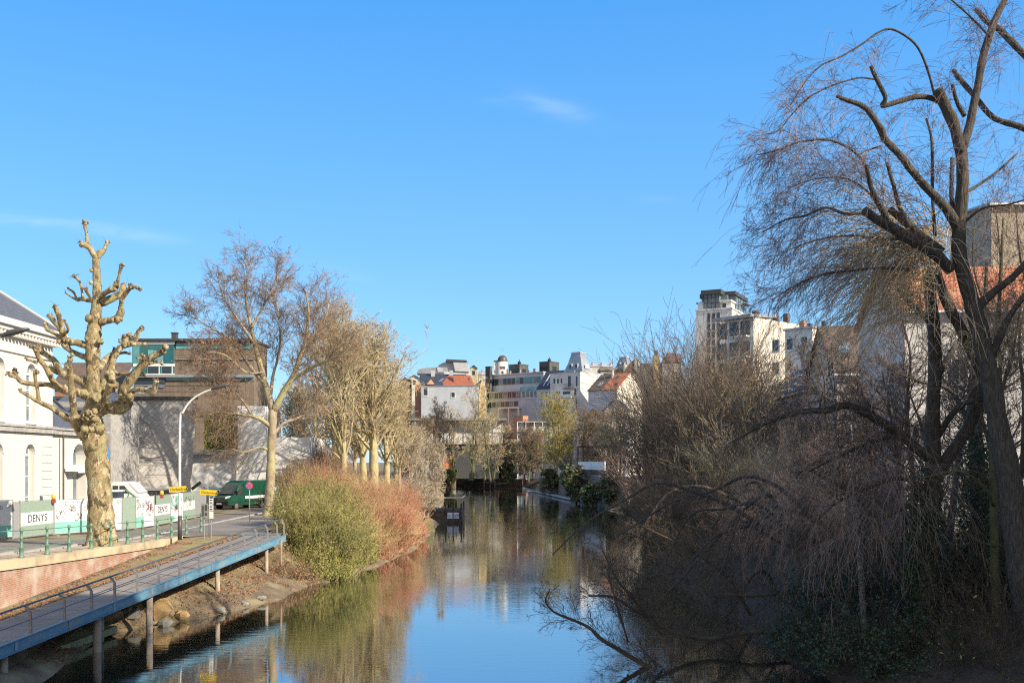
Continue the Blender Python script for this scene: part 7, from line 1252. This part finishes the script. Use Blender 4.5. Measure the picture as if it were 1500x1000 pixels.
scrub('brown bare shrub overhanging the water below the tall dark shrub', [wm_(11.5, 52, .6, 2., 3.0), wm_(12.6, 60, .6, 2.2, 3.4), wm_(11, 46, .5, 1.7, 2.4), wm_(9.9, 41, .4, 1.5, 2.0), wm_(13, 55, 1.6, 2.4, 4.)], 180, .011, tw_dark, None, 0, .05, kids=8, spread=1.0)
scrub('rusty brown bramble slope lit between the dark shrubs', [wm_(15.5, 58, 2., 2.6, 3.4), wm_(16.5, 50, 2.2, 2.6, 3.2), wm_(15.2, 44, 2., 2.2, 3.)], 330, .011, tw_purple, lf_litter, 5000, .05, kids=7, spread=1.)
scrub('tawny tangled hedge shrub before the pinkish house', [wm_(18.5, 66, 2.6, 2.8, 6.5), wm_(19, 74, 2.6, 3., 7.), wm_(18, 82, 2.6, 3., 7.)], 260, .016, tw_olive, None, 0, .05, kids=9, spread=.6)
scrub('dusky twig thicket under the white houses on the right bank', [wm_(19.5, 57, 2.6, 2.6, 6.), wm_(20, 48, 2.6, 2.4, 5.5), wm_(19, 41, 2.6, 2.2, 5.), wm_(20, 35, 2.6, 2.2, 4.6)], 260, .012, tw_purple, None, 0, .05, kids=9, spread=.6)
scrub('low dark waterside shrubs trailing over the right bank edge', [wm_(11.2, 62, .1, 1.8, 2.2), wm_(12.2, 70, .1, 1.8, 2.4), wm_(12.8, 78, .1, 1.8, 2.4), wm_(13.6, 87, .1, 1.8, 2.4), wm_(14.4, 98, .1, 2.2, 3.0), wm_(15.0, 110, .1, 2.2, 3.), wm_(15.4, 122, .1, 2.2, 3.), wm_(10.2, 54, .1, 1.5, 1.8), wm_(9.9, 47, .1, 1.3, 1.5)], 700, .014, tw_dark, lf_dark, 6000, .06, kids=8, spread=1.1)
scrub('dark waterside shrub between the dead boughs and the tall shrub', [wm_(13.5, 70, .6, 3., 5.5), wm_(14.5, 78, .8, 3., 6.5), wm_(15.8, 90, .6, 3., 5.)], 420, .016, tw_dark, lf_dark, 3000, .07, kids=8, spread=.9)
scrub('brown twiggy shrub trailing far out over the near water on the right', [wm_(10.2, 34, .1, 1.2, 3.0), wm_(10.0, 38, .1, 1.2, 3.2), wm_(9.8, 42, .1, 1.2, 3.4), wm_(9.8, 47, .1, 1.3, 3.6), wm_(10.2, 53, .1, 1.4, 3.8), wm_(11, 60, .1, 1.5, 4.0)], 80, .011, tw_dark, None, 0, .05, kids=7, spread=1., lean=(-.8, -.15, -.25))
for px, Y, H, sp, tw, lab in ((1120, 88, 13.5, 4.6, tw_olive, 'tawny bare tree right of the massive dark shrub'), (1170, 72, 11.5, 4.2, tw_purple, 'purplish bare tree before the pinkish house'), (1225, 60, 11., 4., tw_grey, 'grey bare tree before the white house with the dark roof'), (1290, 52, 8.5, 3.2, tw_grey, 'bare tree before the orange-roofed white house'), (1130, 118, 17., 5., tw_brown, 'brown bare tree before the apartments with the sloped roof'), (1385, 46, 10.5, 3.8, tw_purple, 'purplish bare tree close behind the leaning willow'), (1465, 44, 11., 3.6, tw_brown, 'brown bare tree at the right edge before the white house'), (1335, 47, 11.5, 4.0, tw_purple, 'purplish bare tree before the left end of the orange pantile roof'), (1425, 41, 10.5, 3.4, tw_grey, 'grey bare tree between the two willow trunks and the white house'), (1245, 68, 12.5, 4.2, tw_brown, 'brown bare tree before the big brown roof')):
    winter_tree('bank_tree', lab, gz(px, Y, 2.4), H, .2, sp, 32, rng, tw_dark, tw, (-.02, 0), .14, per=11, rmin=.006+Y*.00011, stems=2, up=.03, group='bare trees on the right bank')
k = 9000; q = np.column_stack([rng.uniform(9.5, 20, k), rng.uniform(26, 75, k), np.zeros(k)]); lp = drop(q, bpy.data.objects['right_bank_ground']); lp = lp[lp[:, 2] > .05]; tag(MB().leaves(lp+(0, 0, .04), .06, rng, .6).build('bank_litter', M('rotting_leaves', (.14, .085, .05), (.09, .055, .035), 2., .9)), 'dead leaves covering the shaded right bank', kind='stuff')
